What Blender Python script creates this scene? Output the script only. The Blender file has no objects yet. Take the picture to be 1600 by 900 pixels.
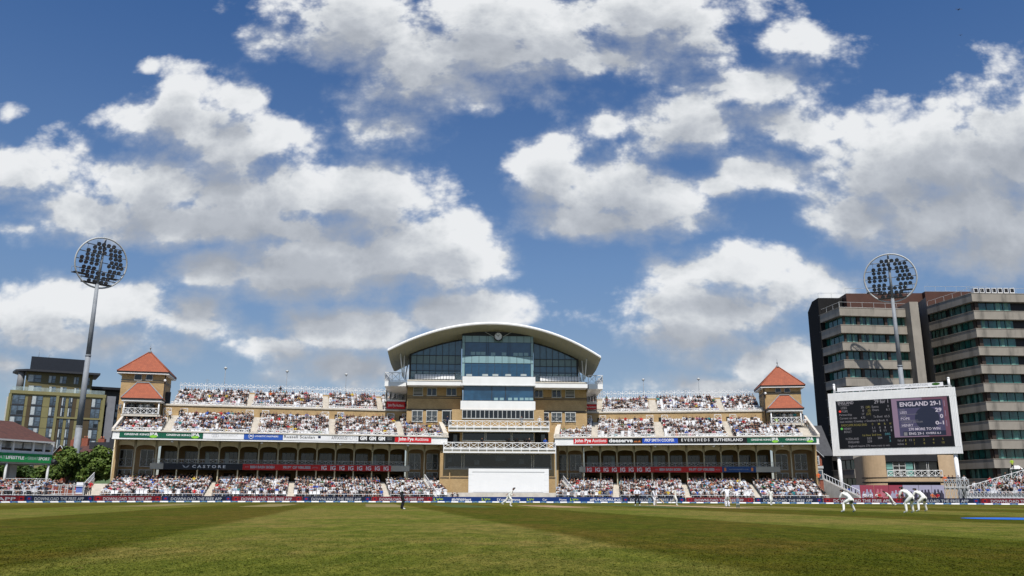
import bpy, bmesh, math, random
import numpy as np
from mathutils import Vector, Matrix
R = math.radians
random.seed(7); rnd = random.Random(11)
SC = bpy.context.scene; COL = SC.collection
# ------------------------------------------------------------------ camera
FPX = 1306.0; HC = 0.78; PITCH = math.atan(326/FPX); ROLL = 0.003
cam_d = bpy.data.cameras.new('camera'); cam = bpy.data.objects.new('camera', cam_d); COL.objects.link(cam)
cam_d.sensor_width = 36.0; cam_d.lens = 36.0*FPX/1600.0
cam_d.clip_start = 0.1; cam_d.clip_end = 6000
cam.location = (0, 0, HC)
cam.rotation_euler = (Matrix.Rotation(R(90)+PITCH, 3, 'X') @ Matrix.Rotation(ROLL, 3, 'Z')).to_euler()
SC.camera = cam
CT, ST = math.cos(PITCH), math.sin(PITCH)
def ray(px, py):
    "direction through a pixel of the 1600x900 photograph, scaled so that y = 1 (y is the heading)"
    dx, dy = (px-800)/FPX, (450-py)/FPX
    x = dx*math.cos(ROLL)-dy*math.sin(ROLL); y = dx*math.sin(ROLL)+dy*math.cos(ROLL)
    d = CT-y*ST
    return x/d, (ST+y*CT)/d
def P(px, py, Y):
    u, t = ray(px, py); return Vector((u*Y, Y, HC+t*Y))
def Yz(px, py, z):
    "distance at which the ray through the pixel is at height z"
    u, t = ray(px, py); return (z-HC)/t
def G(px, Y):
    "ground point in the column of pixel px at distance Y"
    u, t = ray(px, 780); return Vector((u*Y, Y, 0))
# ------------------------------------------------------------------ sun and sky
SUN_EL, SUN_AZ = 57.0, 4.0      # degrees; azimuth = how far to the right of straight behind the camera
sd = Vector((math.sin(R(SUN_AZ))*math.cos(R(SUN_EL)), -math.cos(R(SUN_AZ))*math.cos(R(SUN_EL)), math.sin(R(SUN_EL))))
sun_d = bpy.data.lights.new('sun', 'SUN'); sun_d.energy = 4.8; sun_d.angle = R(0.55); sun_d.color = (1.0, 0.955, 0.89)
sun = bpy.data.objects.new('sun', sun_d); COL.objects.link(sun)
sun.rotation_euler = sd.to_track_quat('Z', 'Y').to_euler(); sun.location = (0, -40, 120)
SC.view_settings.view_transform = 'Standard'; SC.view_settings.look = 'None'
SC.view_settings.gamma = 1.0; SC.view_settings.exposure = 0.0; SC.view_settings.use_curve_mapping = False
SC.render.engine = 'CYCLES'
SC.cycles.max_bounces = 6; SC.cycles.diffuse_bounces = 2; SC.cycles.glossy_bounces = 3; SC.cycles.transmission_bounces = 4
SC.cycles.caustics_reflective = False; SC.cycles.caustics_refractive = False
world = bpy.data.worlds.new('World'); SC.world = world; world.use_nodes = True
W = world.node_tree; W.nodes.clear()
class NT:
    "terse node building"
    def __init__(s, tree): s.t = tree; s.n = tree.nodes; s.l = tree.links
    def put(s, sock, v):
        if hasattr(v, 'is_linked') or isinstance(v, bpy.types.NodeSocket): s.l.new(v, sock)
        else: sock.default_value = v
    def math(s, op, a, b=None, c=None, clamp=False):
        n = s.n.new('ShaderNodeMath'); n.operation = op; n.use_clamp = clamp
        s.put(n.inputs[0], a)
        if b is not None: s.put(n.inputs[1], b)
        if c is not None: s.put(n.inputs[2], c)
        return n.outputs[0]
    def vec(s, op, a, b=None, c=None):
        n = s.n.new('ShaderNodeVectorMath'); n.operation = op
        s.put(n.inputs[0], a)
        if b is not None: s.put(n.inputs[1], b)
        if c is not None: s.put(n.inputs[2], c)
        return n.outputs['Value'] if op in ('LENGTH', 'DOT_PRODUCT', 'DISTANCE') else n.outputs[0]
    def comb(s, x, y, z=0.0):
        n = s.n.new('ShaderNodeCombineXYZ'); s.put(n.inputs[0], x); s.put(n.inputs[1], y); s.put(n.inputs[2], z); return n.outputs[0]
    def sep(s, v):
        n = s.n.new('ShaderNodeSeparateXYZ'); s.put(n.inputs[0], v); return n.outputs
    def noise(s, v, scale, detail=4.0, rough=0.55, lac=2.0, dist=0.0, col=False, dim='3D'):
        n = s.n.new('ShaderNodeTexNoise'); n.noise_dimensions = dim
        if v is not None: s.put(n.inputs['Vector'], v)
        n.inputs['Scale'].default_value = scale; n.inputs['Detail'].default_value = detail
        n.inputs['Roughness'].default_value = rough; n.inputs['Lacunarity'].default_value = lac; n.inputs['Distortion'].default_value = dist
        return n.outputs['Color' if col else 'Fac']
    def ramp(s, f, stops, interp='LINEAR'):
        n = s.n.new('ShaderNodeValToRGB'); s.put(n.inputs[0], f); e = n.color_ramp.elements; n.color_ramp.interpolation = interp
        while len(e) < len(stops): e.new(0.5)
        for el, (p, c) in zip(e, stops): el.position = p; el.color = (*c, 1) if len(c) == 3 else c
        return n.outputs[0]
    def smooth(s, f, a, b, lo=0.0, hi=1.0):
        n = s.n.new('ShaderNodeMapRange'); n.interpolation_type = 'SMOOTHSTEP'
        s.put(n.inputs[0], f); n.inputs[1].default_value = a; n.inputs[2].default_value = b; n.inputs[3].default_value = lo; n.inputs[4].default_value = hi
        return n.outputs[0]
    def mix(s, f, a, b, mode='MIX'):
        n = s.n.new('ShaderNodeMix'); n.data_type = 'RGBA'; n.blend_type = mode
        s.put(n.inputs[0], f)
        for k, v in ((6, a), (7, b)):
            if isinstance(v, tuple): v = (*v, 1) if len(v) == 3 else v
            s.put(n.inputs[k], v)
        return n.outputs[2]
# clouds: each cloud mass is an ellipse on the sky (given where it stands in the photograph), broken up by fractal noise
CLOUDS = [  # cx, cy, rx, ry (photograph pixels), strength
 (560,35,160,80,1),(655,110,125,85,1),(770,60,190,95,1),(850,75,150,80,1),(1010,25,170,75,1),(950,95,180,50,.9),(1090,60,110,80,.8),
 (610,205,85,42,.8),(300,150,85,50,.9),(275,190,100,50,1),(370,150,80,42,.8),(440,205,85,42,.85),(370,230,160,50,.95),(230,108,32,20,.55),
 (50,270,95,52,1),(250,290,140,58,1),(400,300,170,62,1.15),(560,305,120,48,1.25),(330,345,220,42,1.2),(130,335,110,42,1),(470,355,180,38,1.15),
 (350,415,75,44,1.2),(480,412,125,56,1.4),(620,402,125,56,1.4),(685,415,68,44,1.15),
 (50,490,120,56,1),(200,480,120,54,1),(300,490,90,48,1),(120,535,200,40,.9),(505,512,95,42,1.2),(590,522,80,44,1.2),(440,545,100,30,.95),(560,575,130,36,1.05),
 (725,488,105,36,1.25),(15,575,70,40,.8),
 (865,275,66,48,1.15),(965,290,100,64,1.25),(1050,315,75,48,1.1),(955,345,130,34,1.2),(1110,290,80,36,.8),(1175,265,90,50,.85),
 (950,200,62,50,.60),(1080,190,95,62,1.05),(1190,140,120,55,.85),(1240,72,95,50,.75),(1230,190,90,52,.8),(1300,210,60,18,.55),
 (1590,235,95,95,1.25),(1470,250,135,66,1.3),(1370,265,90,60,1.15),(1345,335,80,46,1.2),(1500,335,175,70,1.35),(1570,385,110,55,1.05),(1440,370,120,45,1.05),
 (1150,425,140,46,1),(1110,480,150,46,1.1),(1240,450,110,52,1.05),(1070,525,110,40,1.0),(1180,560,160,44,1.1),(1100,600,120,30,.95),
 (15,180,32,24,.55),(40,360,70,22,.5)]
def cloud_group():
    g = bpy.data.node_groups.new('cloud_density', 'ShaderNodeTree')
    g.interface.new_socket('P', in_out='INPUT', socket_type='NodeSocketVector')
    g.interface.new_socket('Density', in_out='OUTPUT', socket_type='NodeSocketFloat'); g.interface.new_socket('Body', in_out='OUTPUT', socket_type='NodeSocketFloat')
    n = NT(g); gi = g.nodes.new('NodeGroupInput').outputs[0]; gout = g.nodes.new('NodeGroupOutput'); go = gout.inputs[0]
    w1 = n.vec('SUBTRACT', n.noise(gi, 5.0, 3.0, .5, col=True), (.5, .5, .5))
    p = n.vec('MULTIPLY_ADD', w1, (.03, .022, 0.), gi)
    acc = None
    for cx, cy, rx, ry, st in CLOUDS:
        u, t = ray(cx, cy); u2, _ = ray(cx+rx, cy); _, t2 = ray(cx, cy-ry)
        ax, ay = .93/abs(u2-u), .93/abs(t2-t)
        q = n.vec('MULTIPLY_ADD', p, (ax, ay, 0.), (-u*ax, -t*ay, 0.))
        d = n.vec('LENGTH', q)
        d = n.math('ADD', d, 1.0-st) if st != 1 else d
        if acc is None: acc = d
        else:
            m = n.g_smin = n.n.new('ShaderNodeMath'); m.operation = 'SMOOTH_MIN'
            n.put(m.inputs[0], acc); n.put(m.inputs[1], d); m.inputs[2].default_value = .16; acc = m.outputs[0]
    env = n.math('SUBTRACT', 1.0, acc)
    env = n.math('MAXIMUM', env, -1.6)
    gm = n.vec('MULTIPLY', gi, (1.0, 1.35, 1.0))
    f1 = n.noise(gm, 12.0, 6.0, .50, 2.15, 0.0, dim='2D')
    vo = n.n.new('ShaderNodeTexVoronoi'); vo.voronoi_dimensions = '2D'; vo.feature = 'SMOOTH_F1'; n.put(vo.inputs['Vector'], n.vec('MULTIPLY_ADD', w1, (.06, .06, 0.), gm))
    vo.inputs['Scale'].default_value = 17.0; vo.inputs['Detail'].default_value = 3.0; vo.inputs['Roughness'].default_value = .55; vo.inputs['Lacunarity'].default_value = 2.3; vo.inputs['Smoothness'].default_value = .35
    puff = n.math('SUBTRACT', .5, vo.outputs['Distance'])
    f2 = n.noise(gm, 3.2, 2.0, .5, dim='2D')
    b = n.math('MULTIPLY_ADD', n.math('SUBTRACT', f1, .435), 1.6, env)
    b = n.math('MULTIPLY_ADD', puff, .38, b)
    b = n.math('MULTIPLY_ADD', n.math('SUBTRACT', f2, .5), .25, b)
    n.l.new(b, go); n.l.new(n.math('MULTIPLY_ADD', puff, .45, n.math('MULTIPLY_ADD', n.math('SUBTRACT', f1, .435), .75, env)), gout.inputs[1])
    return g
def build_world():
    n = NT(W)
    sky = W.nodes.new('ShaderNodeTexSky'); sky.sky_type = 'NISHITA'; sky.sun_disc = False
    sky.sun_elevation = R(SUN_EL); sky.sun_rotation = R(180-SUN_AZ); sky.air_density = 1.0; sky.dust_density = 0.55; sky.ozone_density = 2.2; sky.altitude = 60
    d = W.nodes.new('ShaderNodeTexCoord').outputs['Generated']
    x, y, z = n.sep(d)
    ya = n.math('MAXIMUM', n.math('ABSOLUTE', y), .12)
    u = n.math('DIVIDE', x, ya); v = n.math('DIVIDE', z, ya)
    p = n.comb(u, v, n.math('MULTIPLY', n.math('SIGN', y), .5))
    g = cloud_group()
    def dens(vec, o=0):
        k = W.nodes.new('ShaderNodeGroup'); k.node_tree = g; n.l.new(vec, k.inputs[0]); return k.outputs[o]
    k = W.nodes.new('ShaderNodeGroup'); k.node_tree = g; n.l.new(p, k.inputs[0]); D, B1 = k.outputs
    B2 = dens(n.vec('ADD', p, (.012, .046, .0)), 1)       # towards the sun: how much cloud stands between here and the light
    rel0 = n.math('SUBTRACT', B1, B2)
    crisp = n.smooth(rel0, -.2, .6, .65, 1.5)
    a = n.math('POWER', n.smooth(n.math('MULTIPLY', n.math('ADD', D, .20), crisp), -.05, .80), 1.15)
    shade = n.smooth(B2, -.45, .75)
    body = n.smooth(B1, .1, 1.0)
    relief = n.smooth(rel0, -.5, .5)
    sh = n.math('ADD', n.math('MULTIPLY', shade, .66), n.math('MULTIPLY', body, .26))
    sh = n.math('SUBTRACT', sh, n.math('MULTIPLY', n.math('SUBTRACT', relief, .5), .34), clamp=True)
    ccol = n.ramp(sh, [(0.0, (8.5, 8.65, 8.8)), (.3, (7.0, 7.25, 7.5)), (.62, (5.2, 5.5, 5.95)), (1.0, (3.7, 4.0, 4.5))])
    tint = n.ramp(z, [(0.0, (.70, .70, .80)), (.157, (.79, .79, .84)), (.264, (.78, .88, 1.0)), (.40, (.66, .84, 1.05)), (.52, (.50, .76, 1.06)), (1.0, (.4, .7, 1.05))])
    sk = n.mix(1.0, sky.outputs[0], tint, 'MULTIPLY')
    a = n.math('MULTIPLY', a, .97)
    a = n.math('MULTIPLY', a, n.smooth(z, -.02, .03))
    out = n.mix(a, sk, ccol)
    bg = W.nodes.new('ShaderNodeBackground'); n.l.new(out, bg.inputs[0]); bg.inputs[1].default_value = 0.1
    o = W.nodes.new('ShaderNodeOutputWorld'); n.l.new(bg.outputs[0], o.inputs[0])
build_world()
world.cycles.sampling_method = 'MANUAL'; world.cycles.sample_map_resolution = 512
# ------------------------------------------------------------------ materials
MATS = {}
def mat(name, col, rough=.7, var=.12, vscale=1.5, spec=.3, metal=0.0, bump=0.0, bscale=8.0, dirt=None, fine=0.0):
    "painted / mineral surface: base colour broken by two scales of noise, optional streaky dirt and bump"
    if name in MATS: return MATS[name]
    m = bpy.data.materials.new(name); m.use_nodes = True; t = m.node_tree; n = NT(t)
    b = t.nodes['Principled BSDF']; b.inputs['Roughness'].default_value = rough; b.inputs['Metallic'].default_value = metal
    b.inputs['Specular IOR Level'].default_value = spec
    tc = t.nodes.new('ShaderNodeTexCoord').outputs['Object']
    if var > 0:
        f = n.noise(tc, vscale, 4.0, .6)
        lo = tuple(c*(1-var) for c in col); hi = tuple(min(1, c*(1+var)) for c in col)
        c = n.mix(n.smooth(f, .32, .68), lo, hi)
        if dirt:
            s = n.noise(n.vec('MULTIPLY', tc, (1.0, 1.0, .16)), dirt[1], 5.0, .65)
            c = n.mix(n.math('MULTIPLY', n.smooth(s, .46, .74), dirt[2]), c, dirt[0])
        if fine:
            f2 = n.noise(tc, 22.0, 2.0, .6)
            c = n.mix(fine, c, n.mix(f2, tuple(x*.55 for x in col), tuple(min(1, x*1.4) for x in col)))
        n.l.new(c, b.inputs['Base Color'])
    else: b.inputs['Base Color'].default_value = (*col, 1)
    if bump:
        bp = t.nodes.new('ShaderNodeBump'); bp.inputs['Strength'].default_value = bump; bp.inputs['Distance'].default_value = .02
        n.l.new(n.noise(tc, bscale, 4.0, .6), bp.inputs['Height']); n.l.new(bp.outputs[0], b.inputs['Normal'])
    MATS[name] = m; return m
def brickmat(name, c1, c2, mortar, bw=.225, bh=.075, rough=.85):
    if name in MATS: return MATS[name]
    m = bpy.data.materials.new(name); m.use_nodes = True; t = m.node_tree; n = NT(t); b = t.nodes['Principled BSDF']
    b.inputs['Roughness'].default_value = rough; b.inputs['Specular IOR Level'].default_value = .2
    tc = t.nodes.new('ShaderNodeTexCoord').outputs['Object']; x, y, z = n.sep(tc)
    v = n.comb(n.math('ADD', x, y), z)
    br = t.nodes.new('ShaderNodeTexBrick'); n.l.new(v, br.inputs['Vector'])
    br.inputs['Color1'].default_value = (*c1, 1); br.inputs['Color2'].default_value = (*c2, 1); br.inputs['Mortar'].default_value = (*mortar, 1)
    br.inputs['Scale'].default_value = 1.0; br.inputs['Brick Width'].default_value = bw; br.inputs['Row Height'].default_value = bh
    br.inputs['Mortar Size'].default_value = .006
    c = n.mix(n.smooth(n.noise(tc, .7, 4.0, .6), .35, .7), n.mix(1.0, br.outputs[0], (.84, .83, .81), 'MULTIPLY'), br.outputs[0])
    n.l.new(c, b.inputs['Base Color']); MATS[name] = m; return m
def glassmat(name, col, rough=.06, spec=.7, alpha=None, var=.25):
    if name in MATS: return MATS[name]
    m = bpy.data.materials.new(name); m.use_nodes = True; t = m.node_tree; n = NT(t); b = t.nodes['Principled BSDF']
    tc = t.nodes.new('ShaderNodeTexCoord').outputs['Object']
    b.inputs['Roughness'].default_value = rough; b.inputs['Specular IOR Level'].default_value = spec
    c = n.mix(n.smooth(n.noise(tc, .45, 3.0, .6), .35, .65), tuple(x*(1-var) for x in col), tuple(x*(1+var) for x in col))
    n.l.new(c, b.inputs['Base Color'])
    bp = t.nodes.new('ShaderNodeBump'); bp.inputs['Strength'].default_value = .12; bp.inputs['Distance'].default_value = .05
    n.l.new(n.noise(tc, .6, 1.0, .5), bp.inputs['Height']); n.l.new(bp.outputs[0], b.inputs['Normal'])
    if alpha is not None: b.inputs['Alpha'].default_value = alpha
    MATS[name] = m; return m
WHITE = mat('white_paint', (.83, .83, .82), .45, .03, .6, dirt=((.6, .6, .57), .9, .16))
SCREENW = mat('sightscreen_white', (.86, .86, .85), .5, .015, .8)
WHITEP = mat('white_plastic', (.80, .80, .80), .35, .04, 3)
WSIGN = mat('white_vinyl', (.80, .80, .81), .45, .03, .8)
CREAM = mat('cream_concrete', (.62, .57, .49), .8, .08, 1.2, dirt=((.40, .37, .32), 1.4, .4))
PALE = mat('pale_panel', (.44, .41, .34), .6, .07, .5)
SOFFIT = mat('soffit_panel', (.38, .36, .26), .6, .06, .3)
BEAM = mat('beige_painted_beam', (.66, .58, .40), .7, .06, .8, dirt=((.35, .30, .22), 1.0, .3))
GREYC = mat('grey_concrete', (.40, .39, .36), .85, .10, .8, dirt=((.22, .21, .19), .8, .5))
DGREY = mat('dark_grey_metal', (.035, .037, .042), .5, .1, 2)
MGREY = mat('galvanised_steel', (.25, .27, .29), .6, .10, 1.2, metal=.0, dirt=((.13, .14, .15), .8, .4))
LGREY = mat('light_grey_paint', (.50, .51, .50), .5, .06, 1)
BLACK = mat('black_paint', (.012, .012, .014), .55, .1, 1)
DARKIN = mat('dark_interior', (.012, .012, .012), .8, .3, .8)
BRICK = brickmat('buff_brick', (.54, .375, .185), (.44, .29, .135), (.45, .36, .23))
BRICKSH = brickmat('buff_brick_shaded', (.24, .155, .075), (.20, .125, .06), (.19, .14, .085))  # darker copy of the buff brick: the arcade's shade is in the colour
BRICKMD = brickmat('buff_brick_half_shaded', (.36, .235, .115), (.31, .195, .095), (.30, .22, .14))  # half-dark copy for the end bays, overhang shade mixed into the colour
REDBR = brickmat('red_brick', (.36, .09, .045), (.28, .07, .04), (.30, .22, .18))
DARKBR = brickmat('charcoal_brick', (.012, .012, .013), (.017, .016, .016), (.02, .02, .02))
def tilemat(name, c1, c2, dark, tw=.28, th=.26):
    if name in MATS: return MATS[name]
    m = bpy.data.materials.new(name); m.use_nodes = True; t = m.node_tree; n = NT(t); b = t.nodes['Principled BSDF']
    b.inputs['Roughness'].default_value = .8; tc = t.nodes.new('ShaderNodeTexCoord').outputs['Object']; x, y, z = n.sep(tc)
    v = n.comb(n.math('ADD', x, n.math('MULTIPLY', y, .37)), z)
    br = t.nodes.new('ShaderNodeTexBrick'); n.l.new(v, br.inputs['Vector'])
    br.inputs['Color1'].default_value = (*c1, 1); br.inputs['Color2'].default_value = (*c2, 1); br.inputs['Mortar'].default_value = (*dark, 1)
    br.inputs['Scale'].default_value = 1.0; br.inputs['Brick Width'].default_value = tw; br.inputs['Row Height'].default_value = th; br.inputs['Mortar Size'].default_value = .012
    c = n.mix(n.math('MULTIPLY', n.smooth(n.noise(tc, 1.3, 5.0, .65), .45, .75), .55), br.outputs[0], dark)
    n.l.new(c, b.inputs['Base Color']); MATS[name] = m; return m
TILE = tilemat('orange_roof_tile', (.36, .098, .044), (.29, .078, .036), (.20, .055, .03))
TILEM = tilemat('brown_roof_tile', (.115, .045, .032), (.085, .035, .026), (.05, .022, .018))
SLATE = tilemat('grey_slate', (.07, .072, .08), (.055, .057, .064), (.035, .036, .04))
GLASSB = glassmat('blue_curtain_glass', (.055, .135, .21), .04, .95)
GLASSBAY = glassmat('blue_bay_glass', (.018, .065, .125), .04, .95)
GLASSD = glassmat('dark_window_glass', (.012, .014, .016), .08, .6)
GLASSG = glassmat('green_window_glass', (.018, .085, .072), .06, .75, var=.6)
CURTG = mat('curtain_behind_green_glass', (.13, .27, .23), .6, .25, 1.5)
GLASSH = glassmat('hotel_window_glass', (.07, .10, .13), .05, .9, var=.6)
GLASSGR = glassmat('grey_window_glass', (.06, .07, .075), .12, .6)
SPAND = mat('spandrel_panel', (.24, .38, .41), .25, .05, 1, spec=.6)
TURQ = mat('turquoise_panel', (.20, .42, .38), .4, .06, 1)
TEALP = mat('teal_spandrel', (.13, .22, .25), .25, .10, 1, spec=.6)
CURT = mat('pale_curtain', (.42, .46, .46), .8, .15, 2)
# ------------------------------------------------------------------ frames and mesh building
class Fr:
    "upright local frame: s runs along, w runs away from the camera, z up; solve() gives (s, z) where the ray of a pixel meets the plane w"
    def __init__(f, o, ang): f.o = Vector((o[0], o[1], 0)); f.a = ang; f.e = Vector((math.cos(ang), math.sin(ang), 0)); f.n = Vector((-math.sin(ang), math.cos(ang), 0))
    @staticmethod
    def through(A, B): return Fr((A.x, A.y), math.atan2(B.y-A.y, B.x-A.x))
    def at(f, s, w, z): return f.o+f.e*s+f.n*w+Vector((0, 0, z))
    def solve(f, px, py, w=0.0):
        u, t = ray(px, py); d = Vector((u, 1, 0)); o = f.o+f.n*w
        Y = (o.dot(f.n))/(d.dot(f.n)); p = d*Y
        return (p-o).dot(f.e), HC+t*Y
    def s(f, px, py, w=0.0): return f.solve(px, py, w)[0]
    def z(f, px, py, w=0.0): return f.solve(px, py, w)[1]
    @property
    def M(f): return Matrix.Translation(f.o) @ Matrix.Rotation(f.a, 4, 'Z')
WF = Fr((0, 0), 0)
class MB:
    "collects shapes with material slots, to be linked as ONE mesh object"
    def __init__(s, *mats): s.v = []; s.f = []; s.m = []; s.mats = list(mats); s.sm = []
    def face(s, vs, m=0, smooth=False):
        b = len(s.v); s.v += [tuple(v) for v in vs]; s.f.append(tuple(range(b, b+len(vs)))); s.m.append(m); s.sm.append(smooth)
    def poly(s, vs, faces, m=0, smooth=False):
        b = len(s.v); s.v += [tuple(v) for v in vs]
        for f in faces: s.f.append(tuple(b+i for i in f)); s.m.append(m); s.sm.append(smooth)
    def box(s, x0, x1, y0, y1, z0, z1, m=0):
        if x0 > x1: x0, x1 = x1, x0
        if y0 > y1: y0, y1 = y1, y0
        if z0 > z1: z0, z1 = z1, z0
        s.poly([(x0,y0,z0),(x1,y0,z0),(x1,y1,z0),(x0,y1,z0),(x0,y0,z1),(x1,y0,z1),(x1,y1,z1),(x0,y1,z1)],
               [(0,3,2,1),(4,5,6,7),(0,1,5,4),(1,2,6,5),(2,3,7,6),(3,0,4,7)], m)
    def hexa(s, lo, hi, m=0):
        "eight corners: lo four (counter-clockwise seen from above) and hi four"
        s.poly(list(lo)+list(hi), [(0,3,2,1),(4,5,6,7),(0,1,5,4),(1,2,6,5),(2,3,7,6),(3,0,4,7)], m)
    def prism(s, pts, d0, d1, axis='y', m=0):
        "extrude a 2D outline; axis y: pts are (x,z), axis x: (y,z), axis z: (x,y)"
        n = len(pts)
        k = {'y': lambda p, d: (p[0], d, p[1]), 'x': lambda p, d: (d, p[0], p[1]), 'z': lambda p, d: (p[0], p[1], d)}[axis]
        s.poly([k(p, d0) for p in pts]+[k(p, d1) for p in pts],
               [tuple(range(n)), tuple(range(2*n-1, n-1, -1))]+[(i, i+n, (i+1) % n+n, (i+1) % n) for i in range(n)], m)
    def tube(s, p0, p1, r0, r1=None, n=6, m=0, smooth=True):
        r1 = r0 if r1 is None else r1; p0 = Vector(p0); p1 = Vector(p1); d = p1-p0
        if d.length < 1e-6: return
        q = d.to_track_quat('Z', 'Y'); vs = []
        for p, r in ((p0, r0), (p1, r1)):
            for i in range(n): a = 2*math.pi*i/n; vs.append(p+q @ Vector((r*math.cos(a), r*math.sin(a), 0)))
        b = len(s.v); s.v += [tuple(v) for v in vs]
        for i in range(n): s.f.append((b+i, b+(i+1) % n, b+n+(i+1) % n, b+n+i)); s.m.append(m); s.sm.append(smooth)
        s.f.append(tuple(b+i for i in range(n-1, -1, -1))); s.m.append(m); s.sm.append(False)
        s.f.append(tuple(b+n+i for i in range(n))); s.m.append(m); s.sm.append(False)
    def bar(s, p0, p1, t=.05, m=0): s.tube(p0, p1, t*.7, t*.7, 4, m, False)
    def ball(s, c, r, sz=1.0, n=8, k=5, m=0):
        vs = [(c[0], c[1], c[2]-r*sz)]; fs = []
        for j in range(1, k):
            a = math.pi*j/k
            for i in range(n): b = 2*math.pi*i/n; vs.append((c[0]+r*math.sin(a)*math.cos(b), c[1]+r*math.sin(a)*math.sin(b), c[2]-r*sz*math.cos(a)))
        vs.append((c[0], c[1], c[2]+r*sz))
        for i in range(n): fs.append((0, 1+(i+1) % n, 1+i)); fs.append((len(vs)-1, 1+(k-2)*n+i, 1+(k-2)*n+(i+1) % n))
        for j in range(k-2):
            for i in range(n): fs.append((1+j*n+i, 1+j*n+(i+1) % n, 1+(j+1)*n+(i+1) % n, 1+(j+1)*n+i))
        s.poly(vs, fs, m, True)
    def rail(s, a, b, h=1.0, posts=1.6, cross=True, t=.045, m=0, z2=None):
        "white X-pattern railing from a to b (points at floor height)"
        a = Vector(a); b = Vector(b); L = (b-a).length; k = max(1, round(L/posts)); up = Vector((0, 0, h))
        s.bar(a+up, b+up, t*1.2, m); s.bar(a+up*.12, b+up*.12, t, m)
        for i in range(k+1):
            p = a.lerp(b, i/k); s.bar(p, p+up, t*1.2, m)
            if cross and i < k:
                q = a.lerp(b, (i+1)/k); s.bar(p+up*.12, q+up, t*.8, m); s.bar(p+up, q+up*.12, t*.8, m)
def mesh_of(name, mb):
    me = bpy.data.meshes.new(name); me.from_pydata(mb.v, [], mb.f); me.update()
    for mt in mb.mats: me.materials.append(mt)
    if len(mb.mats) > 1: me.polygons.foreach_set('material_index', mb.m)
    if any(mb.sm): me.polygons.foreach_set('use_smooth', mb.sm)
    return me
def tag(o, label=None, cat=None, group=None, kind=None):
    for k, v in (('label', label), ('category', cat), ('group', group), ('kind', kind)):
        if v: o[k] = v
    return o
def thing(name, label, cat, loc=(0, 0, 0), rz=0.0, group=None):
    o = bpy.data.objects.new(name, None); COL.objects.link(o); o.location = loc; o.rotation_euler = (0, 0, rz); o.empty_display_size = .5
    return tag(o, label, cat, group)
def fthing(fr, s, w, z, name, label, cat, group=None):
    "a thing based at frame point (s, w, z); its parts are given in frame coordinates by fpart"
    o = thing(name, label, cat, fr.at(s, w, z), fr.a, group); o['_b'] = (s, w, z); return o
def part(name, mb, parent, off=(0, 0, 0), label=None):
    "link as a child; geometry given in the parent's own coordinates shifted by off"
    if off != (0, 0, 0): mb.v = [(x-off[0], y-off[1], z-off[2]) for x, y, z in mb.v]
    # put the part's origin at its own base centre
    a = np.array(mb.v); c = (a.min(0)+a.max(0))/2; c[2] = a.min(0)[2]
    mb.v = (a-c).tolist()
    o = bpy.data.objects.new(name, mesh_of(name, mb)); COL.objects.link(o)
    if parent is not None: o.parent = parent
    o.location = Vector(c)-(Vector(parent['_c']) if parent is not None and '_c' in parent else Vector())
    o['_c'] = tuple(Vector(c)) if (parent is None or '_c' not in parent) else tuple(Vector(c))
    if label: o['label'] = label
    return o
def fpart(name, mb, parent, label=None):
    "part of a frame thing (geometry in frame coordinates)"
    b = tuple(parent['_b']) if '_b' in parent else (0, 0, 0)
    return part(name, mb, parent, b, label)
def fsub(name, mb, prt, label=None):
    "sub-part: geometry in frame coordinates, child of a part made by fpart"
    root = prt.parent; b = tuple(root['_b']) if '_b' in root else (0, 0, 0)
    return part(name, mb, prt, b, label)
def single(fr, name, mb, label, cat, group=None, kind=None):
    "a thing that is one mesh, geometry in frame coordinates, origin at its base"
    a = np.array(mb.v); c = (a.min(0)+a.max(0))/2; c[2] = a.min(0)[2]; mb.v = (a-c).tolist()
    o = bpy.data.objects.new(name, mesh_of(name, mb)); COL.objects.link(o)
    o.location = fr.at(*c); o.rotation_euler = (0, 0, fr.a); o['_c'] = tuple(c)
    return tag(o, label, cat, group, kind)
def copy_tree(o, parent=None):
    c = o.copy(); COL.objects.link(c); c.parent = parent
    for ch in o.children: copy_tree(ch, c)
    return c
# ------------------------------------------------------------------ lettering
def textmb(txt, height, mats, width=None, bold=0.0, depth=.006, slant=0.0, space=1.0):
    "lettering as mesh in the x-z plane facing -y, starting at 0; scaled so capitals are `height` tall and the line is `width` wide"
    cu = bpy.data.curves.new('t', 'FONT'); cu.body = txt; cu.size = 1.0; cu.extrude = 0.0; cu.offset = bold; cu.shear = slant; cu.space_character = space
    cu.resolution_u = 2
    ob = bpy.data.objects.new('t', cu); COL.objects.link(ob)
    dg = bpy.context.evaluated_depsgraph_get(); me = bpy.data.meshes.new_from_object(ob.evaluated_get(dg))
    vs = np.array([v.co[:] for v in me.vertices]); fs = [tuple(p.vertices) for p in me.polygons]
    bpy.data.objects.remove(ob); bpy.data.curves.remove(cu); bpy.data.meshes.remove(me)
    mb = MB(mats)
    if not len(vs): return mb, 0
    x0, x1 = vs[:, 0].min(), vs[:, 0].max(); sz = height/.70; sx = sz if width is None else width/(x1-x0)
    V = [((v[0]-x0)*sx, 0.0, v[1]*sz) for v in vs]
    mb.poly(V, fs)
    return mb, (x1-x0)*sx
def shift(mb, x, y, z): mb.v = [(a+x, b+y, c+z) for a, b, c in mb.v]; return mb
def vinyl(name, col, rough=.45):
    return mat('vinyl_'+name, col, rough, .04, 1.5)
RED = vinyl('red', (.58, .015, .02)); NAVY = vinyl('navy', (.008, .014, .05)); GREEN = vinyl('green', (.008, .10, .055)); BLUE = vinyl('blue', (.03, .10, .42))
BLK = vinyl('black', (.012, .012, .014)); BGREEN = vinyl('bright_green', (.02, .26, .075)); DRED = vinyl('dark_red', (.16, .012, .018)); ORANGE = vinyl('orange', (.8, .25, .06))
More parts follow.
